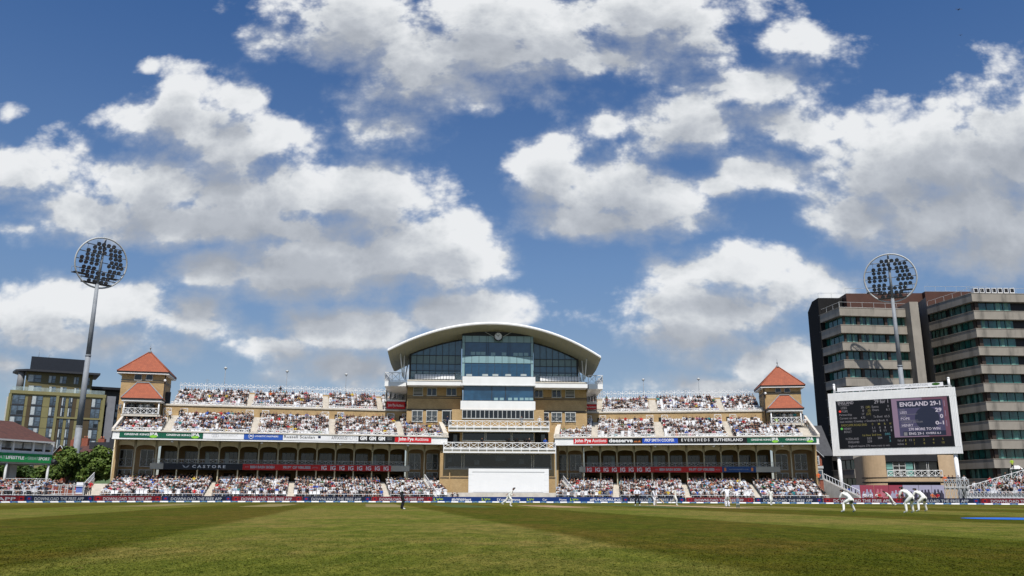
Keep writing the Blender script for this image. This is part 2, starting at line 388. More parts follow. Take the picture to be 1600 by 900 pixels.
LETW = vinyl('letter_white', (.80, .80, .80)); LETG = vinyl('letter_grey', (.42, .43, .45)); LETD = vinyl('letter_dark', (.03, .03, .035)); LIME = vinyl('lime', (.25, .6, .05)); YELG = vinyl('yellow_green', (.38, .50, .02))
LBLUE = vinyl('mid_blue', (.04, .16, .40)); PKF = vinyl('pkf_blue', (.015, .07, .45)); DETT = vinyl('balcony_red', (.55, .02, .02))
def sign(fr, s0, s1, z0, z1, w, board, label, texts, name='sign_board', cat='sign', group=None, th=.06):
    """advertising board: panel plus lettering children. texts: (string, x0, x1, zlo, zhi, material, bold, slant) in fractions of the board"""
    root = fthing(fr, (s0+s1)/2, w, z0, name, label, cat, group)
    p = MB(board, LGREY); p.box(s0, s1, w-th, w, z0, z1); fpart('panel', p, root)
    L, H = s1-s0, z1-z0
    for tx in texts:
        if callable(tx[0]):
            mbs = tx[0](s0, s1, z0, z1, w-th-.006); 
            for nm, mb in mbs: fpart(nm, mb, root)
            continue
        st, a, b, lo, hi, mt = tx[:6]; bold = tx[6] if len(tx) > 6 else .02; sl = tx[7] if len(tx) > 7 else 0
        mb, _ = textmb(st, H*(hi-lo), mt, L*(b-a), bold, slant=sl)
        fpart('lettering', shift(mb, s0+L*a, w-th-.006, z0+H*lo), root)
    return root
# ------------------------------------------------------------------ ground: one sheet to the horizon, the mown outfield on it
def ground():
    m = bpy.data.materials.new('town_ground'); m.use_nodes = True; n = NT(m.node_tree); b = m.node_tree.nodes['Principled BSDF']
    tc = m.node_tree.nodes.new('ShaderNodeTexCoord').outputs['Object']
    n.l.new(n.mix(n.noise(tc, .05, 5.0, .6), (.10, .10, .09), (.16, .155, .14)), b.inputs['Base Color']); b.inputs['Roughness'].default_value = .9
    mb = MB(m); mb.face([(-3000, -3000, -.012), (3000, -3000, -.012), (3000, 3000, -.012), (-3000, 3000, -.012)])
    o = single(WF, 'ground', mb, None, None, kind='structure')
    # outfield turf: mowing stripes run parallel to the pitch, worn and dry patches, fine blade mottling
    m = bpy.data.materials.new('outfield_turf'); m.use_nodes = True; t = m.node_tree; n = NT(t); b = t.nodes['Principled BSDF']
    tc = t.nodes.new('ShaderNodeNewGeometry').outputs['Position']; x, y, z = n.sep(tc)
    wob = n.math('MULTIPLY', n.math('SUBTRACT', n.noise(tc, .12, 2.0, .5), .5), .9)
    s = n.math('ADD', n.math('MULTIPLY_ADD', y, .178, x), wob)
    ph = n.math('DIVIDE', n.math('ADD', s, 3.75), 8.1)                       # light for even cells
    fr = n.math('PINGPONG', ph, 1.0)
    tri = n.math('ABSOLUTE', n.math('SUBTRACT', n.math('MODULO', n.math('ADD', ph, 41.5), 2.0), 1.0))   # 0..1..0
    light = n.smooth(tri, .46, .54)
    far = n.smooth(y, 60.0, 75.0)
    ph2 = n.math('DIVIDE', n.math('MULTIPLY_ADD', x, -.178, y), 9.0)
    tri2 = n.math('ABSOLUTE', n.math('SUBTRACT', n.math('MODULO', n.math('ADD', ph2, 40.0), 2.0), 1.0))
    light2 = n.smooth(tri2, .45, .55)
    lt = n.math('ADD', n.math('MULTIPLY', light, n.math('SUBTRACT', 1.0, n.math('MULTIPLY', far, .6))), n.math('MULTIPLY', light2, n.math('MULTIPLY', far, .5)), clamp=True)
    green = n.mix(lt, (.068, .076, .007), (.116, .128, .020))
    # dry tips come through in drifts, more on the light stripes and in mid field
    big = n.noise(n.vec('MULTIPLY', tc, (1.0, .6, 1.0)), .13, 9.0, .70)
    big2 = n.noise(n.vec('ADD', tc, (40.0, 7.0, 0.0)), .34, 8.0, .74)
    dry = n.math('MULTIPLY', n.smooth(n.math('MULTIPLY_ADD', n.math('SUBTRACT', big2, .5), .6, big), .40, .62), n.smooth(y, 7.0, 15.0, .22, 1.0))
    c = n.mix(n.math('MULTIPLY', dry, .78), green, n.mix(lt, (.112, .080, .015), (.205, .158, .050)))
    fine = n.noise(tc, 15.0, 6.0, .8); fine2 = n.noise(n.vec('MULTIPLY', tc, (1.0, .4, 1.0)), 2.2, 8.0, .78)
    c = n.mix(n.smooth(fine, .40, .62), n.mix(1.0, c, (.55, .60, .5), 'MULTIPLY'), n.mix(1.0, c, (1.42, 1.36, 1.35), 'MULTIPLY'))
    c = n.mix(n.smooth(fine2, .40, .62), n.mix(1.0, c, (.70, .77, .62), 'MULTIPLY'), n.mix(1.0, c, (1.25, 1.20, 1.20), 'MULTIPLY'))
    spots = n.smooth(n.noise(n.vec('MULTIPLY', tc, (1.0, .5, 1.0)), 1.4, 6.0, .8), .62, .70)
    c = n.mix(n.math('MULTIPLY', spots, .55), c, (.21, .145, .06))
    n.l.new(c, b.inputs['Base Color']); b.inputs['Roughness'].default_value = .95; b.inputs['Specular IOR Level'].default_value = .03
    bp = t.nodes.new('ShaderNodeBump'); bp.inputs['Strength'].default_value = .7; bp.inputs['Distance'].default_value = .02
    n.l.new(n.noise(tc, 18.0, 4.0, .75), bp.inputs['Height']); n.l.new(bp.outputs[0], b.inputs['Normal'])
    mb = MB(m)
    # edge of the grass follows the boards
    edge = [(px, YB(px)+.9) for px in range(-200, 1801, 40)]
    pts = [(ray(px, 780)[0]*Y, Y, 0) for px, Y in edge]
    pts = [(-95, 60, 0), (-90, -30, 0), (90, -30, 0), (100, 60, 0)][0:2]+[(90, -30, 0)]+[(105, 60, 0)]+pts[::-1]
    mb.face(pts); single(WF, 'outfield', mb, None, None, kind='structure')
    # concourse behind the boards
    conc = mat('concourse_asphalt', (.11, .11, .108), .9, .15, .4)
    mb = MB(conc); mb.face([(-150, 85, -.004), (150, 85, -.004), (150, 240, -.004), (-150, 240, -.004)]); single(WF, 'concourse_paving', mb, None, None, kind='structure')
BP = [(-240, 80), (0, 92), (186, 104), (400, 112), (660, 117.5), (800, 118.5), (1000, 119.0), (1280, 114.5), (1600, 107), (1840, 98)]
def YB(px):
    for (a, ya), (b, yb) in zip(BP, BP[1:]):
        if px <= b: return ya+(yb-ya)*(px-a)/(b-a)
    return BP[-1][1]
def BPT(px, off=0.0):
    Y = YB(px)+off; return Vector((ray(px, 783)[0]*Y, Y, 0))
ground()
def gpx(px, py):
    u, t = ray(px, py); Y = -HC/t; return (u*Y, Y)
PITCHM = mat('dry_pitch_clay', (.40, .29, .155), .95, .14, 1.2, fine=.4)
OLDP = mat('worn_strip_soil', (.36, .23, .12), .95, .2, .6, fine=.4)
OLDG = mat('faded_strip_grass', (.21, .17, .055), .95, .2, .4, fine=.4)
CUTG = mat('dark_strip_grass', (.055, .085, .012), .95, .2, .4, fine=.4)
def strip(c0, c1, w, m, name, z):
    "a pitch strip from ground point c0 to c1, ragged edges"
    a, b = Vector((*c0, 0)), Vector((*c1, 0)); d = (b-a).normalized(); n = Vector((-d.y, d.x, 0)); N = 24; L = (b-a).length
    r = random.Random(int(w*100)+int(c0[0]*7)); mb = MB(m); le, ri = [], []
    for i in range(N+1):
        p = a+d*L*i/N; k = w/2*(1 if 0 < i < N else .8)
        le.append(p+n*(k+r.uniform(-.12, .12))); ri.append(p-n*(k+r.uniform(-.12, .12)))
    mb.poly([(p.x, p.y, z) for p in le+ri], [(i, i+1, N+2+i, N+1+i) for i in range(N)])
    return single(WF, name, mb, None, None, kind='structure')
ST1 = P(1153, 790, 65); ST2 = P(1015.6, 788, 85)
S1 = Vector((ST1.x, 65, 0)); S2 = Vector((ST2.x, 85, 0)); PD = (S2-S1).normalized(); PN = Vector((-PD.y, PD.x, 0))
ca = S1-PD*2.0; cb = S2+PD*2.0
strip((ca.x, ca.y), (cb.x, cb.y), 3.0, PITCHM, 'pitch_strip', .010)
for k, (off, mm, w) in enumerate([(-12.5, OLDP, 3.2), (-20.0, CUTG, 3.4), (-26.5, OLDG, 3.0), (-36, OLDG, 2.8), (-45, OLDG, 3.0), (5.5, OLDG, 2.6), (-4.2, CUTG, 3.0)]):
    a = ca-PN*0+Vector((1, 0, 0))*off; b = cb+Vector((1, 0, 0))*off
    if mm is OLDP: a += PD*1.5; b -= PD*7
    strip((a.x, a.y), (b.x, b.y), w, mm, 'worn_strip', .006+.0006*k)
LINEM = mat('crease_whitewash', (.75, .75, .72), .8, .1, 2)
mb = MB(LINEM)
for S, sg in ((S1, 1), (S2, -1)):
    for off, hw in ((0, 1.32), (1.22*sg, 1.83)):
        c = S+PD*off; a, b = c-PN*hw, c+PN*hw; d = PD*.03
        mb.poly([(*(a-d).xy, .014), (*(b-d).xy, .014), (*(b+d).xy, .014), (*(a+d).xy, .014)], [(0, 1, 2, 3)])
single(WF, 'crease_markings', mb, None, None, kind='structure')
# blue painted logo cloth at the right edge, pale painted advert in front of the centre boards
mb = MB(vinyl('turf_paint_blue', (.02, .13, .50), .8)); c = G(1590, 33.5); N = 28
mb.poly([(c.x+2.1*math.cos(2*math.pi*i/N)*1.0, c.y+1.9*math.sin(2*math.pi*i/N), .012) for i in range(N)], [tuple(range(N))]); single(WF, 'painted_turf_logo', mb, None, None, kind='structure')
mb = MB(vinyl('turf_paint_pale', (.30, .42, .50), .8), vinyl('turf_paint_dark', (.03, .12, .25), .8)); c = G(895, 112)
mb.poly([(c.x-3.6, c.y-1.8, .012), (c.x+3.6, c.y-1.8, .012), (c.x+3.9, c.y+1.8, .012), (c.x-3.2, c.y+1.8, .012)], [(0, 1, 2, 3)])
tm, wd = textmb('LV=', 2.2, vinyl('turf_paint_dark', (.03, .12, .25), .8), 5.2, .03)
mb2 = MB(vinyl('turf_paint_dark', (.03, .12, .25), .8)); mb2.poly([(c.x-2.6+v[0], c.y-1.1+v[2], .016) for v in tm.v], tm.f)
single(WF, 'painted_turf_advert', mb, None, None, kind='structure'); single(WF, 'painted_turf_advert_letters', mb2, None, None, kind='structure')

# real blades over the foreground turf: short tufts, thinning with distance
def turf_tufts():
    r = np.random.default_rng(5); N = 190000
    v = r.random(N); Y = 7.2/(1-v*(1-7.2/30.0)); X = (r.random(N)*2-1)*.66*Y
    clump = r.normal(size=(2600, 2)); 
    h = r.uniform(.004, .011, N)*np.clip((27-Y)/15, 0.02, 1); wd = r.uniform(.004, .009, N)*(Y/9.0)
    a = r.random(N)*np.pi; lean = r.normal(size=(N, 2))*.012; dx, dy = np.cos(a)*wd, np.sin(a)*wd
    V = np.zeros((N, 3, 3)); V[:, 0] = np.stack([X-dx, Y-dy, np.zeros(N)+.001], 1); V[:, 1] = np.stack([X+dx, Y+dy, np.zeros(N)+.001], 1); V[:, 2] = np.stack([X+lean[:, 0], Y+lean[:, 1], h], 1)
    me = bpy.data.meshes.new('grass'); me.vertices.add(N*3); me.vertices.foreach_set('co', V.reshape(-1)); me.loops.add(N*3); me.loops.foreach_set('vertex_index', np.arange(N*3)); me.polygons.add(N); me.polygons.foreach_set('loop_start', np.arange(N)*3); me.polygons.foreach_set('loop_total', np.full(N, 3)); me.update(); me.validate()
    me.materials.append(bpy.data.materials['outfield_turf']); o = bpy.data.objects.new('grass', me); COL.objects.link(o); tag(o, 'short mown grass blades of the near outfield', 'grass', None, 'stuff')
turf_tufts()
# ------------------------------------------------------------------ grandstand wings either side of the pavilion
ZB, ZC = 8.23, 9.42; BZ0, BZ1 = 4.38, 5.16
WL = Fr.through(Vector((-54.27, 115.15, 0)), Vector((-9.51, 125.76, 0)))
WR = Fr.through(Vector((6.49, 127.08, 0)), Vector((44.25, 122.04, 0)))
LEN = {WL: 46.0, WR: 38.1}
CFR = Fr.through(Vector((ray(690, 740)[0]*126.3, 126.3, 0)), Vector((ray(868, 740)[0]*127.1, 127.1, 0)))
TIERS = {'lower': (-5.0, .82, .60, .185, 12), 'middle': (.85, .82, 9.0, .365, 9), 'upper': (8.7, .82, 13.15, .385, 9)}
def tierrow(t, i): w, dw, z, dz, n = TIERS[t]; return w+dw*i, z+dz*i
def terrace(fr, t, s0, s1, m, root, rows=None, name='terrace'):
    w, dw, z, dz, n = TIERS[t]; n = rows or n; mb = MB(m)
    for i in range(n): mb.box(s0, s1, w+dw*i, w+dw*(i+1)-.002, (z-.45 if t != 'lower' else -.0)+(dz*i if t != 'lower' else 0), z+dz*i)
    return fpart(name, mb, root)
SEATS, PEOPLE = [], []     # (stand, frame, s, w, z)
def fill(stand, fr, t, s0, s1, gaps, occ, r, rows=None, row0=0, pitch=.5, ppl_dz=0):
    w, dw, z, dz, n = TIERS[t]; n = rows or n
    for i in range(row0, n):
        s = s0+.3
        while s < s1-.2:
            if not any(a+.02 < s < b-.02 for a, b in gaps):
                ww, zz = w+dw*i+.5, z+dz*i
                SEATS.append((stand, fr, s, ww, zz))
                # groups: local occupancy varies along the row and between blocks
                o = occ*(.80+.35*math.sin(s*.55+i*1.1)*math.sin(s*.21+2.0*i+len(t)))
                if r.random() < o: PEOPLE.append((stand, fr, s+r.uniform(-.05, .05), ww+r.uniform(-.03, .03), zz, t, i))
            s += pitch
def wing(fr, left, colpx, midaisle, upaisle, lowaisle, key, label):
    L = LEN[fr]; r = random.Random(5 if left else 9)
    root = fthing(fr, L/2, 0, 0, 'grandstand', label, 'grandstand'); root['_b'] = (L/2, 0, 0)
    sgn = 1 if left else -1
    # ---- shell
    mb = MB(CREAM); mb.box(0, L, .15, 9.0, ZB+.16, ZB+.5); fpart('tier_slab', mb, root)
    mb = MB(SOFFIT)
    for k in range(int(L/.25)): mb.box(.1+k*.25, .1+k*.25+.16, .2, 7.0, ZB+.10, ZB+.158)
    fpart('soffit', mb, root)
    # corrugated white fascia
    mb = MB(WHITE); mb.box(0, L, 0, .14, ZB, ZC-.14)
    k = 0
    while k*.16 < L-.1: mb.box(k*.16+.02, k*.16+.10, -.03, 0.0, ZB+.16, ZC-.16); k += 1
    mb.box(-.02, L+.02, -.05, .0, ZB, ZB+.14)
    fpart('fascia', mb, root)
    mb = MB(CREAM); mb.box(-.15, L+.15, -.18, .3, ZC-.14, ZC); fpart('coping', mb, root)
    terrace(fr, 'lower', 0.2, L-.2, GREYC, root); 
    terrace(fr, 'middle', 0.1, L-.1, CREAM, root)
    ut0, ut1 = (fr.s(265.5, 630, 8.9), L-.1) if left else (.1, fr.s(1193, 634, 8.9))
    print('UT', ut0, ut1)
    terrace(fr, 'upper', ut0, ut1, CREAM, root)
    # brick band between middle and upper tier, with coping
    mb = MB(BRICK); mb.box(ut0-.6 if left else -.1, ut1+.6 if not left else L+.1, 8.25, 8.55, 11.4, 13.75); fpart('tier_wall', mb, root)
    mb = MB(CREAM); mb.box(ut0-.7 if left else -.1, ut1+.7 if not left else L+.1, 8.1, 8.6, 13.75, 13.98); fpart('tier_coping', mb, root)
    mb = MB(BRICK); mb.box(ut0, ut1, 16.15, 16.4, 12.0, 16.9); fpart('rear_wall', mb, root)
    for sx in (0.0, L-.3):     # end walls under the tiers
        mb = MB(BRICK, CREAM)
        mb.prism([(2.2, 0), (2.2, ZB+.1), (9, ZB+.1), (9, 11.4), (16.2, 13.0), (16.2, 0)], sx, sx+.3, 'x')
        fpart('end_wall', mb, root)
    # ---- ground-floor arcade
    cs = [fr.s(px, 715, 3.1) for px in colpx]
    for s in cs:
        mb = MB(LGREY if 0 else BEAM); mb.tube((s, 3.1, 0), (s, 3.1, ZB+.1), .10, .10, 8); mb.box(s-.13, s+.13, 2.97, 3.23, 7.20, 7.30); fpart('column', mb, root)
    mb = MB(BEAM); e0, e1 = (0.12, L-.1)
    xs = [e0]+[s for s in cs if e0+.5 < s < e1-.5]+[e1]
    if left: xs = [cs[0]]+cs[1:]+[e1]
    else: xs = [e0]+cs+[L-.25]
    for a, b in zip(xs, xs[1:]):
        N = 12; top = ZB+.09; pts = [(a+.09, top), (a+.09, 7.28)]
        for i in range(N+1):
            u = i/N; pts.append((a+.14+(b-a-.28)*u, 7.30+.36*math.sqrt(max(0, 1-(2*u-1)**2)) if 0 < i < N else 7.30))
        pts += [(b-.09, 7.28), (b-.09, top)]
        # two halves keep every face simple
        half = [(p, q) for p, q in zip(pts[2:], pts[3:])][:N]
        for (x0, z0), (x1, z1) in half:
            mb.hexa([(x0, 3.0, z0), (x1, 3.0, z1), (x1, 3.2, z1), (x0, 3.2, z0)], [(x0, 3.0, top), (x1, 3.0, top), (x1, 3.2, top), (x0, 3.2, top)])
    fpart('arcade_beam', mb, root)
    # back wall; end bays step forward and carry two storeys of glazed doors
    nb = len(xs)-1; endb = ([0, 1], [nb-1, nb-2, nb-3][:2]) if left else ([0, 1, 2][:2], [nb-1, nb-2])
    ends = set(endb[0]+endb[1])
    if left: sA, sB = xs[2], xs[nb-2]
    else: sA, sB = xs[2], xs[nb-2]
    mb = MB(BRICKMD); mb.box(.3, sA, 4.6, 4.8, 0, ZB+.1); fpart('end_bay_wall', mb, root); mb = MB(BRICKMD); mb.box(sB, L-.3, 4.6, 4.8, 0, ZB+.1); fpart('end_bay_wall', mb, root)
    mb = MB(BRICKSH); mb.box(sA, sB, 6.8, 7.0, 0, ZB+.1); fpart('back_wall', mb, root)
    for i in range(nb):
        a, b = xs[i], xs[i+1]; c = (a+b)/2
        if i in ends:
            for z0, z1 in ((2.5, 4.25), (4.8, 7.0)):
                g = MB(GLASSGR if ((left and i > 5) or (not left and i < 5)) else GLASSD); g.box(c-.82, c+.82, 4.54, 4.595, z0, z1); gw = fpart('glazed_door', g, root)
                f = MB(LGREY); 
                for x in (c-.85, c, c+.85): f.box(x-.04, x+.04, 4.47, 4.535, z0, z1)
                f.box(c-.89, c+.89, 4.46, 4.53, z1, z1+.08); f.box(c-.89, c+.89, 4.46, 4.53, z0-.08, z0); fsub('door_frame', f, gw)
                f = MB(LGREY); zz = z0+1.0
                f.bar((c-.82, 4.42, zz), (c+.82, 4.42, zz), .03)
                for h in (-1, 1):
                    x0, x1 = sorted((c, c+.82*h)); f.bar((x0, 4.42, z0+.08), (x1, 4.42, zz), .025); f.bar((x0, 4.42, zz), (x1, 4.42, z0+.08), .025)
                fsub('guard_rail', f, gw)
        else:
            g = MB(GLASSD); g.box(c-.85, c+.85, 6.73, 6.79, 4.85, 6.95); gw = fpart('window', g, root)
            f = MB(MGREY)
            for x in (c-.87, c-.28, c+.3, c+.87): f.box(x-.03, x+.03, 6.67, 6.725, 4.85, 6.95)
            f.box(c-.9, c+.9, 6.66, 6.72, 6.95, 7.03); fsub('window_frame', f, gw)
            if r.random() < .6:
                f = MB(CURT if r.random() < .5 else GLASSGR); x = c+r.choice((-.57, .01, .59)); f.box(x-.24, x+.24, 6.705, 6.728, 4.9, 6.9); fsub('blind', f, gw)
            if r.random() < .75:
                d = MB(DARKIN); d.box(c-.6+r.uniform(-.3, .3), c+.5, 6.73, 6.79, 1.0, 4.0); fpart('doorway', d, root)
    # ---- first floor balcony
    b0, b1 = (fr.s(235, 722, 2.6), fr.s(640, 730, 2.6)) if left else (fr.s(905, 730, 2.6), fr.s(1219, 730, 2.6))
    mb = MB(GREYC); mb.box(b0, b1, 2.70, 6.78, 4.40, 4.66); fpart('balcony_floor', mb, root)
    mb = MB(PALE); mb.box(b0, b1, 2.60, 2.695, BZ0, BZ1); fpart('balcony_panel', mb, root)
    mb = MB(LGREY); mb.rail((b0+.3, 2.64, BZ1), (b1-.1, 2.64, BZ1), .58, .95, True, .03); fpart('balcony_rail', mb, root)
    # ---- front rails and aisles
    for t, ai in (('middle', midaisle), ('upper', upaisle), ('lower', lowaisle)):
        w, dw, z, dz, n = TIERS[t]; gaps = []
        for px, wd in ai:
            y = {'middle': 668, 'upper': 632, 'lower': 768}[t]
            s = fr.s(px, y, w+.4); gaps.append((s-wd/2, s+wd/2))
            mb = MB(CREAM)
            N = n*2
            for k in range(N): mb.box(s-wd/2+.03, s+wd/2-.03, w+dw*k/2, w+dw*n, (z-.4)+dz*k/2, z+.06+dz*(k+.6)/2)
            fpart('aisle_stairs', mb, root)
            if t == 'middle':     # white gates round the head of the stair
                mb = MB(WHITE); zt = z+dz*(n-.5)
                if wd < 1.6:
                    mb.rail((s-1.7, w+dw*(n-1.2), zt), (s-.65, w+dw*(n-1.2), zt), 1.15, .8); fpart('stair_gate', mb, root); mb = MB(WHITE); mb.rail((s+.65, w+dw*(n-1.2), zt), (s+1.6, w+dw*(n-1.2), zt), 1.15, .8)
                    fpart('stair_gate', mb, root)
                    mb = MB(DARKIN); mb.box(s+.25, s+.8, 8.19, 8.245, 12.0, 13.0); fpart('wall_hatch', mb, root)
        lo, hi = {'middle': (.3, L-.3), 'upper': (ut0+.2, ut1-.2), 'lower': (.4, L-.4)}[t]
        segs = []; cur = lo
        for a, b in sorted(gaps): segs.append((cur, a)); cur = b
        segs.append((cur, hi))
        for a, b in segs:
            if b-a < .8: continue
            mb = MB(WHITE); zz = {'middle': ZC, 'upper': 13.98, 'lower': z}[t]; ww = {'middle': .1, 'upper': 8.35, 'lower': w-.1}[t]; hh = {'middle': .42, 'upper': .36, 'lower': .42}[t]
            mb.rail((a+.05, ww, zz), (b-.05, ww, zz), hh, .9 if t != 'lower' else 1.3, t != 'lower', .045 if t != 'lower' else .035)
            if t != 'lower': mb.box(a+.05, b-.05, ww+.06, ww+.09, zz, zz+.12)
            fpart('front_rail', mb, root)
        occ = {'middle': 1.0, 'upper': .93, 'lower': 1.0}[t]
        if t == 'upper' and not left: occ = .82
        if t == 'middle' and not left: occ = .90
        rows = None
        if t == 'middle':
            ts = (0, 7.2) if left else (L-6.6, L)      # in front of the corner turret the tier is shorter
            if left: fill(key, fr, t, lo, ts[1], gaps, .92, r, rows=6); fill(key, fr, t, ts[1], hi, gaps, occ, r)
            else: fill(key, fr, t, ts[0], hi, gaps, .8, r, rows=6); fill(key, fr, t, lo, ts[0], gaps, occ, r)
        else: fill(key, fr, t, lo, hi, gaps, occ, r)
    # ---- ornamental fence along the back of the upper tier
    mb = MB(WHITE); s = ut0+.2; zf = 16.9
    mb.bar((ut0, 16.3, zf+.15), (ut1, 16.3, zf+.15), .05); mb.bar((ut0, 16.3, zf+.85), (ut1, 16.3, zf+.85), .05)
    while s < ut1-1.2:
        mb.bar((s, 16.3, zf), (s, 16.3, zf+1.35), .07)
        mb.bar((s, 16.3, zf+.85), (s+.62, 16.3, zf+1.28), .05); mb.bar((s+1.24, 16.3, zf+.85), (s+.62, 16.3, zf+1.28), .05)
        for q in (.31, .62, .93): mb.bar((s+q, 16.3, zf+.15), (s+q, 16.3, zf+(1.25 if q == .62 else 1.0)), .035)
        mb.bar((s, 16.3, zf+.15), (s+.62, 16.3, zf+.85), .035); mb.bar((s+1.24, 16.3, zf+.15), (s+.62, 16.3, zf+.85), .035)
        s += 1.24
    fpart('crest_fence', mb, root)
    # ---- sloping parapets at the tier ends
    for s in ((0, L)):
        mb = MB(CREAM); a = .12 if s == 0 else -.12
        w0, z0 = -.1, ZC; w1, z1 = 8.2, 12.6
        mb.hexa([(s-.16, w0, z0-.1), (s+.16, w0, z0-.1), (s+.16, w1, z1-.4), (s-.16, w1, z1-.4)], [(s-.16, w0, z0+.25), (s+.16, w0, z0+.25), (s+.16, w1, z1+.5), (s-.16, w1, z1+.5)])
        fpart('end_parapet', mb, root)
    # rows of pendant lamps under the soffit
    return root, xs
COLL = [177, 210, 243, 277.6, 310, 342, 373, 404, 434, 465, 495, 524, 553, 581.7, 608, 636.7, 663]
COLR = [886, 911, 938, 964, 991, 1018, 1045, 1073, 1100, 1126.7, 1154, 1182, 1210.7, 1236]
gl, xl = wing(WL, True, COLL, [(262, 1.4), (397, 1.2), (521, 1.2), (628, 1.2)], [(388, 1.05), (508, 1.05), (594, 1.15)], [(325, 1.0), (455, 1.05), (603, 1.05)], 'left',
   'long two-tiered stand of buff brick arches on the left of the glazed pavilion')
gr, xr = wing(WR, False, COLR, [(929, 1.2), (1030, 1.2), (1142, 1.2), (1260, 1.6)], [(937, 1.1), (1021, 1.15), (1129, 1.3)], [(963, 1.05), (1073, 1.1), (1184, .8)], 'right',
   'two-tiered stand of buff brick arches on the right between pavilion and scoreboard')
# ---- stair blocks at the ends of the lower tiers
def endstair(fr, s0, s1, wa, wb, zt, root, mtl=CREAM):
    N = 12; mb = MB(mtl)
    for i in range(N): mb.box(s0, s1, wa+(wb-wa)*i/N, wb, 0 if i == 0 else zt*(i-.02)/N-.0, zt*(i+1)/N)
    fpart('entrance_stairs', mb, root)
# ---- turrets
def turret(fr, left, label):
    if left: s0, s1 = fr.s(189.5, 596, 7.0), fr.s(256.7, 601, 7.0)
    else: s0, s1 = fr.s(1194.5, 616, 7.0), fr.s(1251.5, 616, 7.0)
    c = (s0+s1)/2; hw = (s1-s0)/2; W0 = 7.0; W1 = W0+2*hw
    ez = fr.z(224, 582.5, W0-.6) if left else fr.z(1212, 604, W0-.6)
    root = fthing(fr, c, W0+hw, 0, 'turret', label, 'tower')
    mb = MB(BRICK); mb.box(s0, s1, W0, W1, 9.0, ez); fpart('wall', mb, root)
    ap = (fr.z(231, 547, W0+hw) if left else fr.z(1210.3, 570, W0+hw))
    ov = .62; a = [(s0-ov, W0-ov, ez), (s1+ov, W0-ov, ez), (s1+ov, W1+ov, ez), (s0-ov, W1+ov, ez)]
    rf = MB(TILE, BLACK, WHITE)
    t = (c, W0+hw, ap-.25)
    for i in range(4): rf.face([(p[0], p[1], p[2]+.22) for p in (a[i], a[(i+1) % 4])]+[t])
    for i in range(4):
        p, q = a[i], a[(i+1) % 4]; rf.face([p, q, (q[0], q[1], q[2]+.22), (p[0], p[1], p[2]+.22)], 1)
    rp = fpart('roof', rf, root)
    sf = MB(WHITE); sf.box(s0-ov+.03, s1+ov-.03, W0-ov+.03, W1+ov-.03, ez-.14, ez-.003); fpart('eaves', sf, root)
    for q in range(4):
        h = MB(TILE); p0 = Vector(a[q])+Vector((0, 0, .24)); h.tube(p0, Vector(t)+Vector((0, 0, .03)), .09, .09, 6); fsub('hip_tiles', h, rp)
    fn = MB(MGREY); fn.tube((c, W0+hw, ap-.45), (c, W0+hw, ap), .35, .06, 8); fn.tube((c, W0+hw, ap), (c, W0+hw, ap+.95), .05, .02, 6); fn.ball((c, W0+hw, ap+.3), .13); fsub('finial', fn, rp)
    # string courses and windows
    for py in ((594.5, 597) if left else (613, 615.3)):
        z = fr.z((s0+s1)/2*0+(224 if left else 1222), py, W0); mb = MB(DGREY); mb.box(s0-.05, s1+.05, W0-.05, W0-.002, z-.05, z+.05); 
        mb.box(s0-.05, s0-.002, W0, W1, z-.05, z+.05); mb.box(s1+.002, s1+.05, W0, W1, z-.05, z+.05); fpart('string_course', mb, root)
    for a0, a1 in (((210.5, 220.8), (228.5, 238)) if left else ((1212, 1219.7), (1226, 1234))):
        y0, y1 = (584, 593.5) if left else (604.8, 612.5)
        x0, x1 = fr.s(a0, y1, W0), fr.s(a1, y1, W0); z0, z1 = fr.z(a0, y1, W0), min(fr.z(a0, y0, W0), ez-.2)
        g = MB(GLASSD); g.box(x0, x1, W0-.04, W0-.003, z0, z1); gw = fpart('window', g, root)
        f = MB(LGREY); f.box(x0-.07, x0, W0-.08, W0-.004, z0-.07, z1+.07); f.box(x1, x1+.07, W0-.08, W0-.004, z0-.07, z1+.07); f.box(x0, x1, W0-.08, W0-.004, z0-.07, z0); f.box(x0, x1, W0-.08, W0-.004, z1, z1+.07); fsub('window_frame', f, gw)
    # lean-to porch roof with a hipped top, posts, rail and glazed room
    pw = W0-2.2
    e0, e1, ye = (188.4, 254.5, 622) if left else (1199.6, 1256.6, 637.5)
    x0, x1 = fr.s(e0, ye, pw-.3), fr.s(e1, ye, pw-.3); zE = fr.z((e0+e1)/2, ye, pw-.3)
    r0, r1, yr = (214, 233.5, 598.5) if left else (1217.5, 1233, 618)
    q0, q1 = fr.s(r0, yr, W0), fr.s(r1, yr, W0); zR = fr.z((r0+r1)/2, yr, W0)
    rf = MB(TILE, BLACK, MGREY)
    A, B, Cc, D = (x0, pw-.3, zE), (x1, pw-.3, zE), (x1, W0-.01, zE), (x0, W0-.01, zE); E, F = (q0, W0-.01, zR), (q1, W0-.01, zR)
    rf.face([A, B, F, E]); rf.face([B, Cc, F]); rf.face([D, A, E])
    for p, q in ((A, B), (B, Cc), (D, A)): rf.face([(p[0], p[1], p[2]-.2), (q[0], q[1], q[2]-.2), q, p], 1)
    rf.bar((A[0], A[1], A[2]+.04), (E[0], E[1], E[2]+.04), .12, 2); rf.bar((B[0], B[1], B[2]+.04), (F[0], F[1], F[2]+.04), .12, 2); rf.bar((E[0], E[1]-.05, E[2]+.06), (F[0], F[1]-.05, F[2]+.06), .14, 2)
    fpart('porch_roof', rf, root)
    mb = MB(WHITE); mb.box(x0+.15, x1-.15, pw-.2, W0-.01, zE-.45, zE-.205); fpart('porch_beam', mb, root)
    zf = fr.z((e0+e1)/2, (647 if left else 661), pw)
